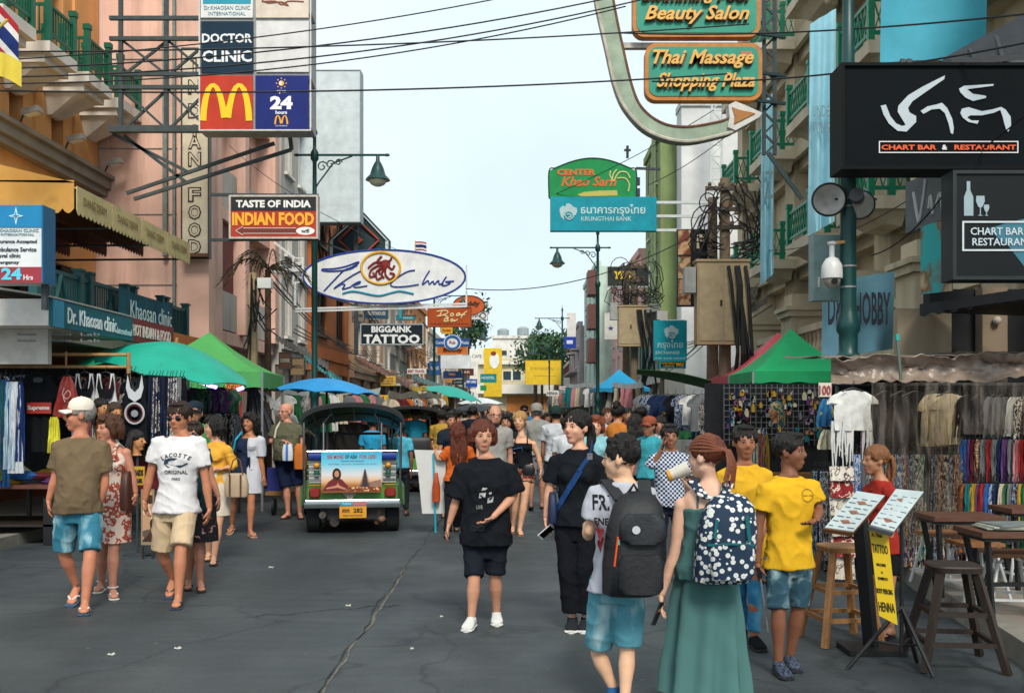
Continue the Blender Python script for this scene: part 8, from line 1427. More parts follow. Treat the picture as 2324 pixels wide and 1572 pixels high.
T, t, tex, L, J, H = wk(fB, -30, 'woman in a yellow blouse and cream skirt carrying a beige handbag', dict(hd=(635, 160), nk=(650, 330), sa=(600, 370), sb=(725, 375), ea=(598, 480), eb=(768, 500), wa=(650, 525, -.12), wb=(705, 520, -.1), ta=(700, 525, -.14), tb=(655, 520, -.12), ha=(635, 640), hb=(705, 640), ka=(605, 900), kb=(665, 890), fa=(600, 1085), fb=(635, 1130), pa=(590, 1150), pb=(630, 1180)),
    hyaw=-68, skin='c08a68', female=True, b=dict(sw=.15, fat=.9), top=dict(m='cf9a3a', sleeve=1.35, hem=.0, loose=.018, sr=.064), bottom=dict(kind='skirt', m='c4b8a8', len=.37, flare=.01), hair=('bob', 'black'), shoes=('flat', '15151a', '15151a'))
T = bagbox('handbag', 'beige handbag with dark straps on the yellow blouse woman arm', P(537, 1100, J['wb'].y-.12), .26, .11, .26, M('a8937a', .5, .12)); c = Vector(T['_org'])+ZV*.26; part(T, 'handle', MB().tube([c+Vector((-.08, -.03, -.03)), c+Vector((-.04, 0, .14)), c+Vector((.0, 0, .17)), c+Vector((.04, 0, .14)), c+Vector((.08, -.03, -.03))], .008, 6), M('5a3a2c', .5)); part(T, 'strap', MB().box(c+Vector((-.06, -.058, -.13)), (.02, .006, .24)).box(c+Vector((.06, -.058, -.13)), (.02, .006, .24)), M('5a3a2c', .5))
NW = MGRAD('navy_white', [(0, '16243c'), (.70, '16243c'), (.71, 'b5b6bc'), (1, 'b5b6bc')], 'X', -.3, .3, .85, .0)
T, t, tex, L, J, H = wk(fC, -15, 'smiling woman in a navy and white wrap dress with long black hair', dict(hd=(240, 190), nk=(240, 395), sa=(135, 425), sb=(345, 430), ea=(95, 600), eb=(345, 640), wa=(125, 740), wb=(372, 790), ta=(140, 820), tb=(392, 875), ha=(180, 720), hb=(270, 720), ka=(90, 1020), kb=(255, 1010), fa=(75, 1230), fb=(245, 1290), pa=(45, 1335), pb=(290, 1365)),
    hyaw=-22, skin='a5653f', female=True, b=dict(sw=.17, hairlen=.38), top=dict(m=NW, sleeve=.8, hem=.0, loose=.016, neck=.90), bottom=dict(kind='skirt', m=NW, len=.37, flare=.03), hair=('long', 'black'), shoes=('flat', 'b08a78', 'c9a090'), extra='smile')
part(T, 'belt_bow', MB().sheet(lambda a, b: t.pos(.28)+t.f*.14+Vector((.07+.05*(a-.5), -.01*math.sin(a*9), .04-.30*b)), 6, 8, .01), CLOTH('14203a'), True); part(T, 'turquoise_strap', MB().tube([t.pos(.98)-t.e*.12+ZV*.04, t.pos(.85)-t.e*.15+t.f*.11, t.pos(.55)-t.e*.19+t.f*.08], .014, 6), CLOTH('2a9ab5'))
T, t, tex, L, J, H = wk(fC, -8, 'bald older man with glasses in an olive printed T-shirt holding bags', dict(hd=(575, 100), nk=(590, 275), sa=(475, 320), sb=(700, 325), ea=(435, 470), eb=(735, 450), wa=(560, 455, -.2), wb=(740, 545, -.12), ta=(635, 480, -.22), tb=(680, 520, -.22), ha=(545, 650), hb=(655, 650), ka=(585, 900), kb=(700, 880), fa=(600, 1130), fb=(710, 1125), pa=(545, 1190), pb=(725, 1190)),
    hyaw=-38, skin='c07f63', b=dict(sw=.21, belly=.10, fat=1.2), top=dict(m='585845', sleeve=.6, hem=.04, loose=.02, sr=.076), bottom=dict(kind='shorts', m='16213a', len=.47, hemr=.10), hair=('bald', 'grey'), shoes=('flip', '23282c', '1c1c1e'), extra='glasses')
c = t.pos(.62)-YV*.4; shirt_print(T, tex, 'top', flat_text('CITY', c-ZV*.10, XV, ZV, .055, .16, bold=.02, mb=flat_text('BANGKOK', c, XV, ZV, .06, .28, bold=.02)), YV, INK('2a2c24')); part(T, 'bag_strap', MB().tube([t.pos(.98)-t.e*.10+ZV*.03, t.pos(.82)-t.e*.13+t.f*.14, t.pos(.6)-t.e*.15+t.f*.17], .016, 6), CLOTH('bfb8aa'))
yb = J['wa'].y-.06; T = bagbox('shoulder_bag', 'orange cloth bag held by the bald older man', P(682, 1035, yb), .20, .11, .40, M('c06a1f', .7, .15), cat='bag'); T = bagbox('plastic_bag', 'white and blue striped bag held by the bald older man', P(653, 1026, yb-.02), .17, .09, .26, MGRAD('wb_stripe', [(.3, 'c9ced4'), (.42, '2a6ab4'), (.55, '2a6ab4'), (.62, 'c9ced4')], 'X', -.09, .09, .5, .02), cat='bag')
# centre group
T, t, tex, L, J, H = wk(fD, 180, 'woman in an orange top with long brown hair seen from behind', dict(hd=(1520, 378), nk=(1530, 555), sa=(1440, 590), sb=(1615, 590), ea=(1370, 690), eb=(1650, 690), wa=(1330, 600, .1), wb=(1640, 800, .1), ta=(1315, 560, .1), tb=(1630, 860, .1), ha=(1460, 850), hb=(1560, 850), ka=(1450, 1060), kb=(1530, 1050), fa=(1435, 1290), fb=(1512, 1240), pa=(1430, 1320), pb=(1510, 1262)),
    skin='b27a58', female=True, b=dict(sw=.165, hairlen=.34, fat=1.05), top=dict(m='bd5a22', sleeve=.75, hem=-.02, loose=.02), bottom=dict(kind='pants', m=BLK, len=.95, hemr=.062), hair=('long', 'red'), shoes=('flat', '17171a', '1c1c20'), face=False)
wy = J['wa'].y-.03; f = Face(wy); T = thing('placard', 'blank white placard on a turquoise stick held by the orange top woman', 'placard', f.p(988, 1230)); T.location.z = .02; T['_org'] = tuple(T.location); part(T, 'board', f.poly([(940, 1020), (1012, 1022), (1010, 1165), (958, 1165), (950, 1080)], -.01, .01), M('c4c4c2', .5, .06)); part(T, 'stick', MB().tube([f.p(984, 1028, .03), Vector((f.p(989, 0).x, wy-.03, .03))], .014, 7), M('1fa0b8', .4)); b2_ = bagbox('shoulder_bag', 'glossy orange bag between the placard and the orange top woman', P(990, 1105, wy-.08), .11, .09, .40, M('a8431c', .3, .25, 6), cat='bag', taper=.5)
T, t, tex, L, J, H = wk(fU, -5, 'woman with short red brown hair in a loose black T-shirt and black shorts', dict(hd=(1095, 953), nk=(1103, 1036), sa=(1050, 1058), sb=(1150, 1058), ea=(1036, 1132), eb=(1170, 1121), wa=(1019, 1190), wb=(1118, 1174, -.2), ta=(1011, 1222), tb=(1086, 1192, -.24), ha=(1076, 1232), hb=(1128, 1232), ka=(1076, 1315), kb=(1124, 1308), fa=(1070, 1402), fb=(1127, 1392), pa=(1058, 1434), pb=(1128, 1421)),
    hyaw=14, skin='bb8262', female=True, b=dict(sw=.185, fat=1.12, bust=1, waist=1.1), top=dict(m=BLK, sleeve=.95, hem=-.01, loose=.035, sr=.092, wr=.016), bottom=dict(kind='shorts', m='191d26', len=.46, hemr=.085), hair=('sidebob', 'red'), shoes=('trainer', 'c9cac8', 'c9c8c4'))
c = t.pos(.58)-YV*.4; mb = flat_text('LIVE', c+Vector((-.045, 0, -.10)), XV, ZV, .03, .05, bold=.03); [mb.add([c+Vector((x, 0, z)) for x, z in q_], [(0, 1, 2, 3)]) for q_ in (((-.03, .03), (.0, .035), (.02, .05), (-.02, .055)), ((-.05, -.03), (.0, -.02), (.005, .015), (-.045, .01)), ((.015, -.07), (.06, -.06), (.065, -.015), (.02, -.03)), ((.03, .0), (.05, .005), (.05, .02), (.03, .015)))]; shirt_print(T, tex, 'top', mb, YV, INK('a9aaa8')); hb_ = P(1083, 1193, J['tb'].y-.02); G_ = thing('sunglasses', 'folded sunglasses dangling from the black T-shirt woman hand', 'sunglasses', hb_-ZV*.03); w = MB(); [ring_mb(hb_+Vector((dx, 0, -.02)), XV, ZV, .024, .018, .005, 14, mb=w) for dx in (-.028, .028)]; part(G_, 'frame', w, BLACKM)
T, t, tex, L, J, H = wk(fU, -18, 'tall girl in a black T-shirt and black trousers with a blue strap and phone', dict(hd=(1310, 931), nk=(1315, 1016), sa=(1262, 1038), sb=(1360, 1040), ea=(1247, 1107), eb=(1368, 1107), wa=(1239, 1176), wb=(1365, 1176), ta=(1243, 1210), tb=(1362, 1205), ha=(1285, 1195), hb=(1336, 1195), ka=(1290, 1290), kb=(1328, 1290), fa=(1299, 1402), fb=(1330, 1402), pa=(1296, 1437), pb=(1324, 1437)),
    hyaw=-45, hpitch=3, skin='c98f70', female=True, b=dict(sw=.175, tail=1.1), top=dict(m=BLK, sleeve=.8, hem=.02, loose=.02, sr=.072), bottom=dict(kind='pants', m='13151b', len=.93, hemr=.085, loose=.02), hair=('pony', 'black'), shoes=('trainer', '24262a', 'd0cfcb'))
q = lambda s, a, d=.0: t.sec(s)[0]+t.e*math.cos(a)*(t.at(s)[1]+.04)+t.f*math.sin(a)*(t.at(s)[2]+.035)
st = [t.pos(1.0)+t.e*.10*1-t.f*.02+ZV*.035, q(.9, .9), q(.72, 1.35), q(.5, 1.8), q(.3, 2.3), q(.12, 2.75)]; B_ = bagbox('shoulder_bag', 'dark blue crossbody bag at the tall girl hip', P(1254, 1150, J['ha'].y), .07, .2, .24, M('1a2a4a', .6, .15), cat='bag'); w = MB()
for a_, b_ in zip(st, st[1:]): w.box((a_+b_)/2, ((b_-a_).length*1.1, .006, .045), ((b_-a_).normalized().to_track_quat('X', 'Z')).to_matrix())
part(B_, 'strap', w, CLOTH('1f3f6e')); part(B_, 'buckle', MB().box(st[1]+t.f*.008, (.04, .012, .05)), M('8a8c90', .3, metal=.7))
def phone(label, c, ex, col='c9cacc'):
    ex = Vector(ex).normalized(); ey = Vector((0, -.35, .5)).normalized(); ey = (ey-ex*ey.dot(ex)).normalized(); n = ex.cross(ey); rt = Matrix((ex, ey, n)).transposed(); T = thing('phone', label, 'phone', Vector(c)); part(T, 'case', MB().box(c, (.14, .07, .008), rt), M(col, .3)); part(T, 'screen', MB().box(Vector(c)+n*.005*(1 if n.y < 0 else -1), (.112, .062, .002), rt), M('0c0d12', .1, 0))
phone('white framed phone in the tall girl hand', J['ta']+Vector((-.01, -.05, .02)), (.8, -.1, .7))
# the pair seen from behind
T, t, tex, L, J, H = wk(fU, 172, 'young man with a black backpack, grey T-shirt and light denim shorts from behind', dict(hd=(1407, 993), nk=(1418, 1090), sa=(1356, 1108), sb=(1466, 1110), ea=(1336, 1218), eb=(1490, 1218), wa=(1330, 1190, .28), wb=(1470, 1185, .28), ta=(1345, 1172, .33), tb=(1440, 1172, .33), ha=(1372, 1325), hb=(1432, 1325), ka=(1356, 1480), kb=(1424, 1475), fa=(1392, 1560), fb=(1418, 1590), pa=(1402, 1583), pb=(1420, 1600)),
    hyaw=-108, skin='cfa07c', b=dict(sw=.18, fat=.92), top=dict(m='a9abb4', sleeve=.6, hem=-.06, loose=.025, sr=.078, wr=.014), bottom=dict(kind='shorts', m=DENIM('4f8a9a', '9fbcc2'), len=.46, hemr=.09, loose=.02), hair=('spiky', 'black'), shoes=('trainer', '2a5a8a', 'c9c8c4'))
c = t.pos(.66)-t.e*.0; mb = flat_text('FRI   NDLY', t.pos(.80)-YV*.5, XV, ZV, .085, .36, bold=.02, mb=flat_text('ENE', t.pos(.62)-YV*.5-XV*.125, XV, ZV, .04, .08, bold=.02)); shirt_print(T, tex, 'top', mb, YV, INK('23242c')); shirt_print(T, tex, 'top', flat_text('S', t.pos(.48)-YV*.5-XV*.13, XV, ZV, .09, .055, bold=.03), YV, INK('a03038'), 'red_print')
k = H/1.75; cb = t.pos(.46)+Vector((.055, -.21, -.02)); BP = thing('backpack', 'black backpack with an orange zip worn by the young man', 'backpack', cb-ZV*.28); D = BLACKM
def pack(T, c, w, d, h, mat, lean=.0): part(T, 'bag_body', MB().loft([(c+Vector((lean*z, dy, z*h)), XV, YV, w*a, d*b, .65) for z, a, b, dy in ((-.5, .36, .35, .02), (-.47, .46, .46, .01), (-.2, .5, .52, 0), (.15, .48, .48, .01), (.38, .40, .38, .03), (.48, .28, .25, .05), (.52, .14, .12, .06))], 26), mat, 60)
pack(BP, cb, .34, .24, .56, M('16181c', .6, .2, 9, .2), .05); part(BP, 'pocket', MB().loft([(cb+Vector((.02, -.10, z)), XV, YV, w_, .05, .6) for z, w_ in ((-.25, .10), (-.22, .125), (-.08, .125), (-.04, .10))], 18), M('1a1c20', .6, .2, 9, .2), 60); part(BP, 'top_flap', MB().loft([(cb+Vector((.03, -.10, z)), XV, YV, w_, .05, .6) for z, w_ in ((.02, .09), (.05, .13), (.14, .12), (.18, .08))], 18), M('24262a', .5, .2, 9, .2), 60)
part(BP, 'orange_zip', MB().beam(cb+Vector((-.105, -.118, .06)), cb+Vector((-.125, -.122, -.10)), .014, .008), M('d0501f', .4)); part(BP, 'teal_tag', MB().box(cb+Vector((-.10, -.115, .03)), (.012, .006, .03)), M('2aa08a', .4)); part(BP, 'round_badge', MB().lathe(cb+Vector((-.01, -.155, .10)), [(.022, 0), (.022, .004), (0, .004)], 16, (0, -1, 0)), INK('b5b8bc')); part(BP, 'haul_loop', MB().tube([cb+Vector((-.03, .06, .28)), cb+Vector((0, .05, .33)), cb+Vector((.03, .06, .28))], .010, 6), D)
for s in (-1, 1): part(BP, 'shoulder_strap', MB().sheet(lambda a, b: lerp(lerp(cb+Vector((s*.07, .05, .24)), t.pos(.97)+t.e*s*(-1 if t.e.x < 0 else 1)*.105+Vector((0, -.035, .02)), min(1, a*2)), t.pos(.88)+t.e*s*(-1 if t.e.x < 0 else 1)*.125+t.f*.10+ZV*.02, max(0, a*2-1))+XV*(b-.5)*.07, 10, 3, .014), M('1c1e22', .7, .2), True)
GDR = MGRAD('green_dress', [(0, '4c7472'), (1, '3c6060')], 'Z', 0, 1.2, .9, .1)
T, t, tex, L, J, H = wk(fU, 170, 'woman in a long green dress with braided red brown hair drinking from a cup', dict(hd=(1600, 988), nk=(1612, 1095), sa=(1548, 1128), sb=(1655, 1125), ea=(1532, 1252), eb=(1668, 1180, .22), wa=(1500, 1352), wb=(1568, 1112, .33), ta=(1502, 1400), tb=(1550, 1090, .34), ha=(1570, 1285), hb=(1632, 1285), ka=(1566, 1430), kb=(1632, 1430), fa=(1566, 1572), fb=(1632, 1574), pa=(1560, 1592), pb=(1640, 1594)),
    hyaw=-128, skin='d0a084', female=True, b=dict(sw=.175, tail=.75), top=dict(m=GDR, sleeve=0, hem=-.14, loose=.016, neck=.70, strap=.007), bottom=dict(kind='skirt', m=GDR, len=.99, flare=.07, folds=8, famp=.04, name='skirt'), hair=('braid', 'red'), shoes=('flat', '3a2a22', '3a2a22'), face=True)
cp = J['tb']+Vector((-.035, -.01, .05)); CT = thing('cup', 'white paper cup with a yellow lid at the mouth of the green dress woman', 'cup', cp-ZV*.03); ax = Vector((.85, 0, .35)); part(CT, 'cup_body', MB().lathe(cp, [(.036, -.05), (.045, .07), (0, .07)], 16, ax), M('c4bfb4', .4, .15), 40); part(CT, 'lid', MB().lathe(cp, [(0, -.068), (.037, -.064), (.038, -.045), (.034, -.045)], 16, ax), M('c9922a', .4), 40)
phone('black phone in the green dress woman left hand', J['ta']+Vector((-.03, -.04, .03)), (.35, 0, .9), '1a1b1e')
cb = t.pos(.50)+Vector((.065, -.20, -.06)); FB = MPAT('daisy_print', [(0, 'b5b08a'), (.12, 'c4c6c4'), (.36, 'c9cbca'), (.42, '1d2f44'), (1, '1d2f44')], 'voronoi', 30, .8); FP = thing('backpack', 'white and navy daisy print backpack worn by the green dress woman', 'backpack', cb-ZV*.25); pack(FP, cb, .33, .22, .48, FB, .06); part(FP, 'pocket', MB().loft([(cb+Vector((.01, -.10, z)), XV, YV, w_, .045, .6) for z, w_ in ((-.20, .10), (-.17, .12), (-.04, .12), (-.01, .09))], 18), FB, 60); part(FP, 'teal_trim', MB().tube([cb+Vector((-.12, -.10, -.02)), cb+Vector((0, -.155, -.005)), cb+Vector((.13, -.10, -.02))], .008, 6).tube([cb+Vector((-.07, -.09, .12)), cb+Vector((-.09, -.12, .02))], .009, 6).tube([cb+Vector((.09, -.09, .14)), cb+Vector((.10, -.12, .0))], .012, 6), CLOTH('1f5a60'))
for s in (-1, 1): part(FP, 'shoulder_strap', MB().sheet(lambda a, b: lerp(lerp(cb+Vector((s*.03+.01, .06, .20)), t.pos(.86)+Vector((s*.055, -.11, 0)), min(1, a*2)), t.pos(.97)+Vector((s*.11, -.03, .025)), max(0, a*2-1))+XV*(b-.5)*.055, 12, 3, .014), FB, True)
BLU = DENIM('2a6f96', '5a9ab8')
T, t, tex, L, J, H = wk((1340, 1020, 2.208), 4, 'man in a plain yellow T-shirt and blue jeans behind the other yellow shirt', dict(hd=(1152, 95), nk=(1152, 305), sa=(1035, 355), sb=(1262, 350), ea=(1010, 540), eb=(1280, 540), wa=(1025, 730), wb=(1235, 745, -.1), ta=(1035, 830), tb=(1215, 810, -.15), ha=(1100, 800), hb=(1205, 800), ka=(1122, 1020), kb=(1212, 1020), fa=(1140, 1225), fb=(1205, 1262), pa=(1120, 1298), pb=(1250, 1348)),
    hyaw=2, skin='92593a', b=dict(sw=.19), top=dict(m='c99c28', sleeve=.6, hem=-.05, loose=.022, sr=.074), bottom=dict(kind='pants', m=BLU, len=.94, hemr=.052, loose=.006), hair=('short', 'black'), shoes=('shoe', '15161a', '17171a'))
bo = P(1716, 1262, J['tb'].y-.05); BT = thing('water_bottle', 'clear plastic water bottle with a turquoise cap held by the rear yellow shirt man', 'bottle', bo-ZV*.1); part(BT, 'bottle', MB().lathe(bo, [(.03, -.10), (.033, -.06), (.031, 0), (.033, .05), (.014, .09), (.013, .105)], 14, (.3, 0, .9)), FM, True); part(BT, 'bottle_cap', MB().lathe(bo+Vector((.034, 0, .10)), [(.016, 0), (.016, .02), (0, .02)], 12, (.3, 0, .9)), M('1fa0c0', .4))
T, t, tex, L, J, H = wk((1340, 1020, 2.208), 14, 'man in a yellow T-shirt and ripped denim shorts looking right', dict(hd=(1405, 135), nk=(1398, 370), sa=(1275, 425), sb=(1522, 418), ea=(1228, 640), eb=(1562, 560), wa=(1222, 860), wb=(1550, 615, -.14), ta=(1238, 950), tb=(1502, 640, -.2), ha=(1335, 850), hb=(1450, 850), ka=(1338, 1110), kb=(1448, 1095), fa=(1338, 1400), fb=(1398, 1378), pa=(1392, 1502), pb=(1442, 1462)),
    hyaw=58, skin='7a4a30', b=dict(sw=.19, belly=.01), top=dict(m='cfa124', sleeve=.62, hem=-.06, loose=.022, sr=.078, wr=.014), bottom=dict(kind='shorts', m=MPAT('ripped', [(.3, '1f3a48'), (.5, '2a4a58'), (.63, '7a9498'), (.72, 'b0b8b4')], 'noise', 8, .85, None, 'LINEAR'), len=.5, hemr=.082), hair=('short', 'black'), shoes=('trainer', MPAT('knit', [(.3, '20283a'), (.5, '4a5464'), (.6, '2a3244')], 'noise', 60, .8), '1c1d22'), extra='')
c = t.pos(.78)+Vector((.10, -.4, .0)); mb = flat_text('Tattoo Club', c, XV, ZV, .013, .07); pts = circ(.042, .042, 20); [mb.add([c+Vector((pts[i][0], 0, pts[i][1])), c+Vector((pts[(i+1) % 20][0], 0, pts[(i+1) % 20][1])), c+Vector((pts[(i+1) % 20][0]*.92, 0, pts[(i+1) % 20][1]*.92)), c+Vector((pts[i][0]*.92, 0, pts[i][1]*.92))], [(0, 1, 2, 3)]) for i in range(20)]; shirt_print(T, tex, 'top', mb, YV, INK('4a3c14'))
um = thing('rolled_umbrella', 'thin rolled umbrella hanging from the front yellow shirt man hand', 'umbrella', J['ta']+Vector((.03, -.03, -.33))); part(um, 'shaft', MB().tube([J['ta']+Vector((-.01, -.03, .05)), J['ta']+Vector((.045, -.03, -.33))], .006, 6), M('9a9ca0', .3, metal=.6)); part(um, 'handle', MB().tube([J['ta']+Vector((-.02, -.03, .09)), J['ta']+Vector((-.005, -.03, .02))], .012, 6), BLACKM)
CHK = MPAT('blue_weave', [(0, '1d2a4a'), (.5, 'b9c0cc')], 'checker', 46, .85, (1, .1, 1))
T, t, tex, L, J, H = wk(fU, 0, 'man in a blue and white patterned shirt talking on a phone', dict(hd=(1520, 962), nk=(1520, 1022), sa=(1484, 1035), sb=(1552, 1033), ea=(1478, 1065), eb=(1562, 1090), wa=(1502, 1018, -.1), wb=(1560, 1130), ta=(1505, 1000, -.08), tb=(1556, 1155), ha=(1500, 1145), hb=(1540, 1145), ka=(1500, 1225), kb=(1540, 1225), fa=(1500, 1305), fb=(1540, 1305), pa=(1498, 1326), pb=(1544, 1328)),
    skin='8f5c42', b=dict(sw=.18, belly=.03), top=dict(m=CHK, sleeve=.8, hem=-.02, loose=.022, sr=.075), bottom=dict(kind='pants', m='1a2334', len=.95, hemr=.06), hair=('short', 'black'), shoes=('shoe', '1c1d20', '22242a')); phone('dark phone at the ear of the patterned shirt man', J['ta']+Vector((.01, -.03, .0)), (.2, 0, 1), '1a1b1e')
T, t, tex, L, J, H = wk(fU, -60, 'woman in a red top with a blond streaked ponytail behind the menu stands', dict(hd=(1985, 1010), nk=(1998, 1088), sa=(1976, 1100), sb=(2018, 1104), ea=(1962, 1165), eb=(2028, 1170), wa=(1965, 1210, -.2), wb=(2020, 1225), ta=(1955, 1225, -.28), tb=(2010, 1250, -.05), ha=(1985, 1245), hb=(2018, 1248), ka=(1984, 1340), kb=(2016, 1342), fa=(1988, 1425), fb=(2022, 1432), pa=(1970, 1442), pb=(1998, 1452)),
    hyaw=-82, skin='a8704e', female=True, b=dict(sw=.165, tail=1.3), top=dict(m='8f2a22', sleeve=.7, hem=-.04, loose=.02), bottom=dict(kind='shorts', m='17181c', len=.30, hemr=.09), hair=('pony', '7a5030'), shoes=('flip', '1c1c1e', '1c1c1e'))
RSH = MPAT('red_print_shorts', [(0, '8a3428'), (.48, '8a3428'), (.5, 'c9b09a'), (.58, '5a2a22'), (.64, 'b58a6a')], 'noise', 22, .85)
T, t, tex, L, J, H = wk(fE, -5, 'blond woman in a black strappy top and red patterned shorts holding a phone', dict(hd=(720, 222), nk=(735, 430), sa=(655, 470), sb=(828, 468), ea=(605, 575), eb=(872, 590), wa=(650, 565, -.2), wb=(893, 705), ta=(700, 540, -.24), tb=(890, 780), ha=(695, 690), hb=(785, 690), ka=(692, 960), kb=(758, 950), fa=(662, 1190), fb=(716, 1208), pa=(655, 1225), pb=(732, 1247)),
    hyaw=-18, skin='c9946f', female=True, b=dict(sw=.165, tail=.6), top=dict(m=BLK, sleeve=0, hem=.05, loose=.01, neck=.80, strap=.008), bottom=dict(kind='shorts', m=RSH, len=.22, hemr=.10, loose=.02), hair=('pony', 'blond'), shoes=('flat', '8a6a50', '8a6a50'), vox=.012); phone('phone with a blue screen in the blond woman hands', J['ta']+Vector((.0, -.05, .0)), (1, 0, .2), '2a5a8a'); bagbox('handbag', 'small black crossbody purse at the blond woman hip', P(1200, 1065, J['hb'].y-.14), .17, .06, .14, M('15161a', .4), cat='bag')
# ---------------------------------------------------------------- the crowd behind, each a figure of its own
def crowd(label, u, Y, vtop, facing, skin, tc, bc, hair, kind='shorts', female=False, shoes=('flip', '1e1e22'), step=.10, vox=.016, phase=1, extra='', sleeve=.6, b=None, arm=0, group='people in the crowd', hyaw=None):
    H = max(1.42, min(1.88, P(0, vtop, Y).z)); x = P(u, 0, Y).x; f = fwd_of(facing); rt = Vector((f.y, -f.x, 0)); rt = rt if rt.x > 0 else -rt; c = Vector((x, Y, 0)); J = {}; k = H/1.75; sw = (.155 if female else .17)*k
    q = lambda r, fw, z: c+rt*r+f*fw+ZV*z
    for s, sg in (('a', -1), ('b', 1)):
        sd = step*H*sg*phase; J['h'+s] = q(sg*.085*k, 0, .525*H); J['k'+s] = q(sg*.09*k, sd*.5+.03, .285*H); J['f'+s] = q(sg*.085*k, sd-.02, .05*H+(.03 if sd < 0 else 0)); J['p'+s] = q(sg*.10*k, sd+.14*k, 0)
        J['s'+s] = q(sg*sw, 0, .80*H); J['e'+s] = q(sg*(sw+.05*k), -sd*.35, .625*H); J['w'+s] = q(sg*(sw+.05*k), -sd*.6+.06, .49*H); J['t'+s] = q(sg*(sw+.045*k), -sd*.6+.08, .40*H)
        if arm and (arm == 2 or s == 'a'): J['w'+s] = q(sg*(sw-.04), .24*k, .62*H); J['t'+s] = q(sg*(sw-.10), .32*k, .64*H)
    J['nk'] = q(0, -.01, .855*H); J['hd'] = q(0, .02, H); bb = dict(sw=sw/k); bb.update(b or {})
    bt = dict(kind=kind, m=bc, len={'shorts': .42, 'pants': .94, 'skirt': .36}[kind], hemr=.088 if kind == 'shorts' else .062, flare=.05)
    return person(label, J, H, facing, hyaw=hyaw, skin=skin, b=bb, top=dict(m=tc, sleeve=sleeve, hem=-.04, loose=.02), bottom=bt, hair=hair, shoes=shoes, vox=vox, group=group, face=abs(((hyaw if hyaw is not None else facing)+180) % 360-180) < 110 and Y < 34, female=female, extra=extra)
for a in ((('bearded man in a green shirt and dark cap behind the sunglasses man', 442, 12.5, 912, 10, 'a8714f', '2a8a4a', '23262c', ('capshort', 'black')), dict(extra='beard cap:1c2a34')),
    (('man with glasses in a grey T-shirt behind the red brown haired woman', 1122, 13, 918, 15, 'b98062', '8f8c88', '2a2c34', ('buzz', 'dbrown')), dict(extra='glasses beard')), (('man in a grey T-shirt and grey cap seen from behind', 1218, 17.5, 916, 178, 'b98062', '8a8a86', '8a8c94', ('capshort', 'grey')), dict(extra='cap:8a8880 capback')),
    (('man in a dark green cap and white T-shirt from behind', 1262, 16, 922, 170, 'a5704f', 'b9bcc2', '3a4250', ('capshort', 'black')), dict(extra='cap:1f3a34 capback')), (('woman in a pale blue shirt with a red bob beside the tall girl', 1352, 12.5, 942, -5, 'c98f70', '7fb0b8', '2a3444', ('bob', '7a3a22')), dict(female=True, extra='smile', kind='pants')),
    (('woman in an orange top and black backpack with a bun', 1402, 15, 918, 160, 'b57a55', 'b5702f', '1c1d22', ('bun', 'black')), dict(female=True, sleeve=0)), (('woman in a white top with long black hair from behind', 1443, 13.5, 940, 172, 'b57a55', 'b9b4bc', '1c1d22', ('long', 'black')), dict(female=True, kind='pants')),
    (('short haired man in a dark shirt right of the long haired woman', 1455, 18, 922, 178, '8a5a3e', '23262e', '1c1e24', ('short', 'black')), {}), (('person in a red cap and teal shirt by the right stalls', 1474, 13, 946, -40, '9a6446', '3a94a0', '2a2c34', ('capshort', 'black')), dict(extra='cap:8a4a34')), (('young woman in a white vest in front of the guitar stall', 1500, 14, 944, -20, 'a8704e', 'bfc0c4', '3a3c44', ('pony', 'black')), dict(female=True, sleeve=.2)),
    (('man in a teal floral shirt and dark jeans from behind', 943, 21.5, 924, 182, '8a5a3e', '1f7a94', '1b2436', ('short', 'black')), dict(kind='pants', step=.04)), (('person in a light blue shirt walking beside the first three wheeler', 908, 16.3, 958, 178, '7a4a34', '4fa3bc', '2a2c34', ('short', 'black')), dict(kind='pants')), (('curly haired woman in a dark top beyond the orange top woman', 1023, 16, 935, 20, 'a8704e', '1b2430', '1c1d24', ('curly', 'black')), dict(female=True, kind='pants')),
    (('man in a maroon checked shirt left of the curly haired woman', 990, 22, 918, 40, '8a5a3e', '4a3034', '23262e', ('short', 'black')), dict(kind='pants')), (('man in a yellow and black printed shirt beyond the placard', 1003, 19, 930, 170, '8a5a3e', 'a8873a', '1c1d22', ('short', 'black')), dict(kind='pants')), (('dark haired man in a navy jacket before the pale car', 1073, 22, 922, 180, '9a6446', '18202e', '1c1e26', ('short', 'black')), dict(kind='pants')),
    (('woman in dark clothes behind the man with glasses', 1150, 15, 938, -10, 'a8704e', '1e2226', '23262c', ('bob', 'black')), dict(female=True)), (('man in a white T-shirt just right of the green capped man', 1288, 14.5, 948, 175, 'a5704f', 'c4c8cc', '3a4a5a', ('short', 'black')), {}), (('man in a pale striped shirt behind the pale blue shirt woman', 1378, 17, 925, 10, 'b98062', 'b0b4bc', '2c3444', ('short', 'brown')), {}), (('woman in a maroon top beyond the backpacker', 1425, 19, 926, 0, 'a8704e', '6a2a30', '1c1d22', ('pony', 'black')), dict(female=True)),
    (('driver in a blue shirt seated height inside the first three wheeler shade', 846, 17.0, 944, 180, '7a4a34', '2a90bc', '23262e', ('short', 'black')), dict(kind='pants', step=.02)), (('man in a red shirt standing by the yellow sheeted stall', 1012, 27, 920, 160, '8a5a3e', 'a03a2a', '23262c', ('short', 'black')), dict(kind='pants')), (('man in a wide black hat and blue strap amid the far crowd', 1190, 27, 920, 0, 'b98062', '2a6a9a', '23262c', ('capshort', 'black')), dict(kind='pants', extra='cap:14161a'))): crowd(*a[0], **a[1])
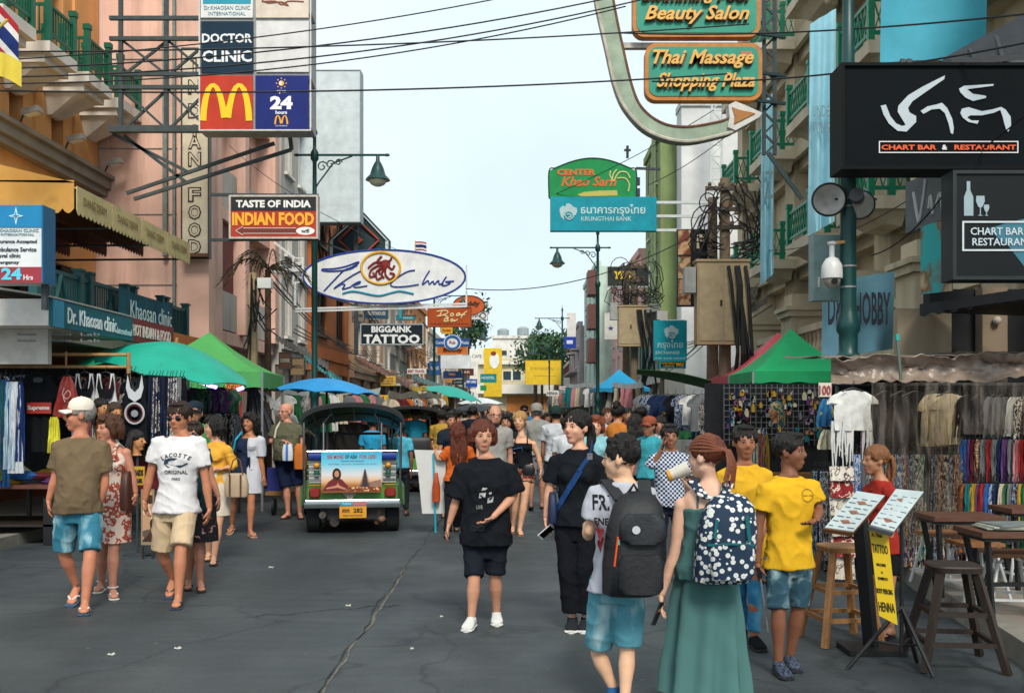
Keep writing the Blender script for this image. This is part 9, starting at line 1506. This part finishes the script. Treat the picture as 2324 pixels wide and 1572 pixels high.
CT = [('white', 'bfc0c0'), ('black', '17191d'), ('grey', '7a7c80'), ('red', '8f2f2a'), ('sky blue', '5a94b5'), ('navy', '1c2844'), ('pink', 'b5808a'), ('olive', '5c5a40'), ('orange', 'b5642a'), ('mustard', 'b08a2e'), ('teal', '1f7078')]; CB = [('black', '1a1b20'), ('denim blue', '34506a'), ('khaki', '8a7a60'), ('grey', '55575c')]
rr = random.Random(17); used = set(); lastx = []
for i in range(86):
    Y = 22+i*.42+rr.uniform(-.3, .3); X = rr.uniform(-2.4, 2.0) if i % 3 else rr.choice((-2.9, 2.5))+rr.uniform(-.4, .4)
    if abs(UC+X*F/Y-933) < 60 and Y < 26: X = rr.uniform(-1.2, 1.8)
    for _ in range(60):
        t_, b_ = rr.choice(CT), rr.choice(CB); hr_ = rr.choice((('short', 'black'), ('short', 'brown'), ('long', 'black'), ('pony', 'blond'), ('bob', 'dbrown'), ('bun', 'black'), ('buzz', 'grey'))); fc = rr.choice((0, 180)); key = (t_[0], b_[0], hr_, fc)
        if key not in used: break
    used.add(key); fm = hr_[0] in ('long', 'pony', 'bob', 'bun'); kd = rr.choice(('shorts', 'pants') if not fm else ('shorts', 'pants', 'skirt')); H = rr.uniform(1.55, 1.82)-(.08 if fm else 0)
    crowd('%s with %s %s hair, %s top and %s %s walking %s' % ('woman' if fm else 'man', {'short': 'short', 'long': 'long', 'pony': 'tied', 'bob': 'bobbed', 'bun': 'bunned', 'buzz': 'cropped'}[hr_[0]], {'dbrown': 'dark'}.get(hr_[1], hr_[1]), t_[0], b_[0], {'pants': 'trousers'}.get(kd, kd), 'nearer' if fc == 0 else 'away'), UC+X*F/Y, Y, VC-(H-EYE)*F/Y, fc+rr.uniform(-18, 18), rr.choice(('b98062', '9a6446', 'c9946f', '8a5a3e')), t_[1], b_[1], hr_, kd, fm, step=rr.uniform(.05, .11), phase=rr.choice((1, -1)), vox=.02 if Y < 34 else .026, shoes=('flat', '23242a'))
w = MB()
for i in range(240):
    Y = rr.uniform(58, 130); X = rr.uniform(-3.4, 3.2); H = rr.uniform(1.5, 1.8); c = Vector((X, Y, 0)); w.loft([(c+ZV*z*H, XV, YV, a*H, b*H) for z, a, b in ((0, .05, .07), (.25, .07, .05), (.48, .10, .06), (.62, .09, .06), (.80, .13, .065), (.85, .05, .04), (.88, .04, .04), (.93, .05, .055), (.985, .035, .04))], 9)
solo('distant_crowd', w, MPAT('crowdcloth', [(0, '1a1b20'), (.2, 'a9a9a8'), (.32, '2a3a5a'), (.45, '17191d'), (.55, '8a4a3a'), (.65, 'b98062'), (.78, '23262c'), (.9, 'b5b0a8')], 'cells', 1.3, .9), None, None, None, True, 'stuff')
for o in bpy.data.objects:
    for k_ in ('_org', '_J'):
        if k_ in o: del o[k_]
bpy.data.scenes.remove(TS)
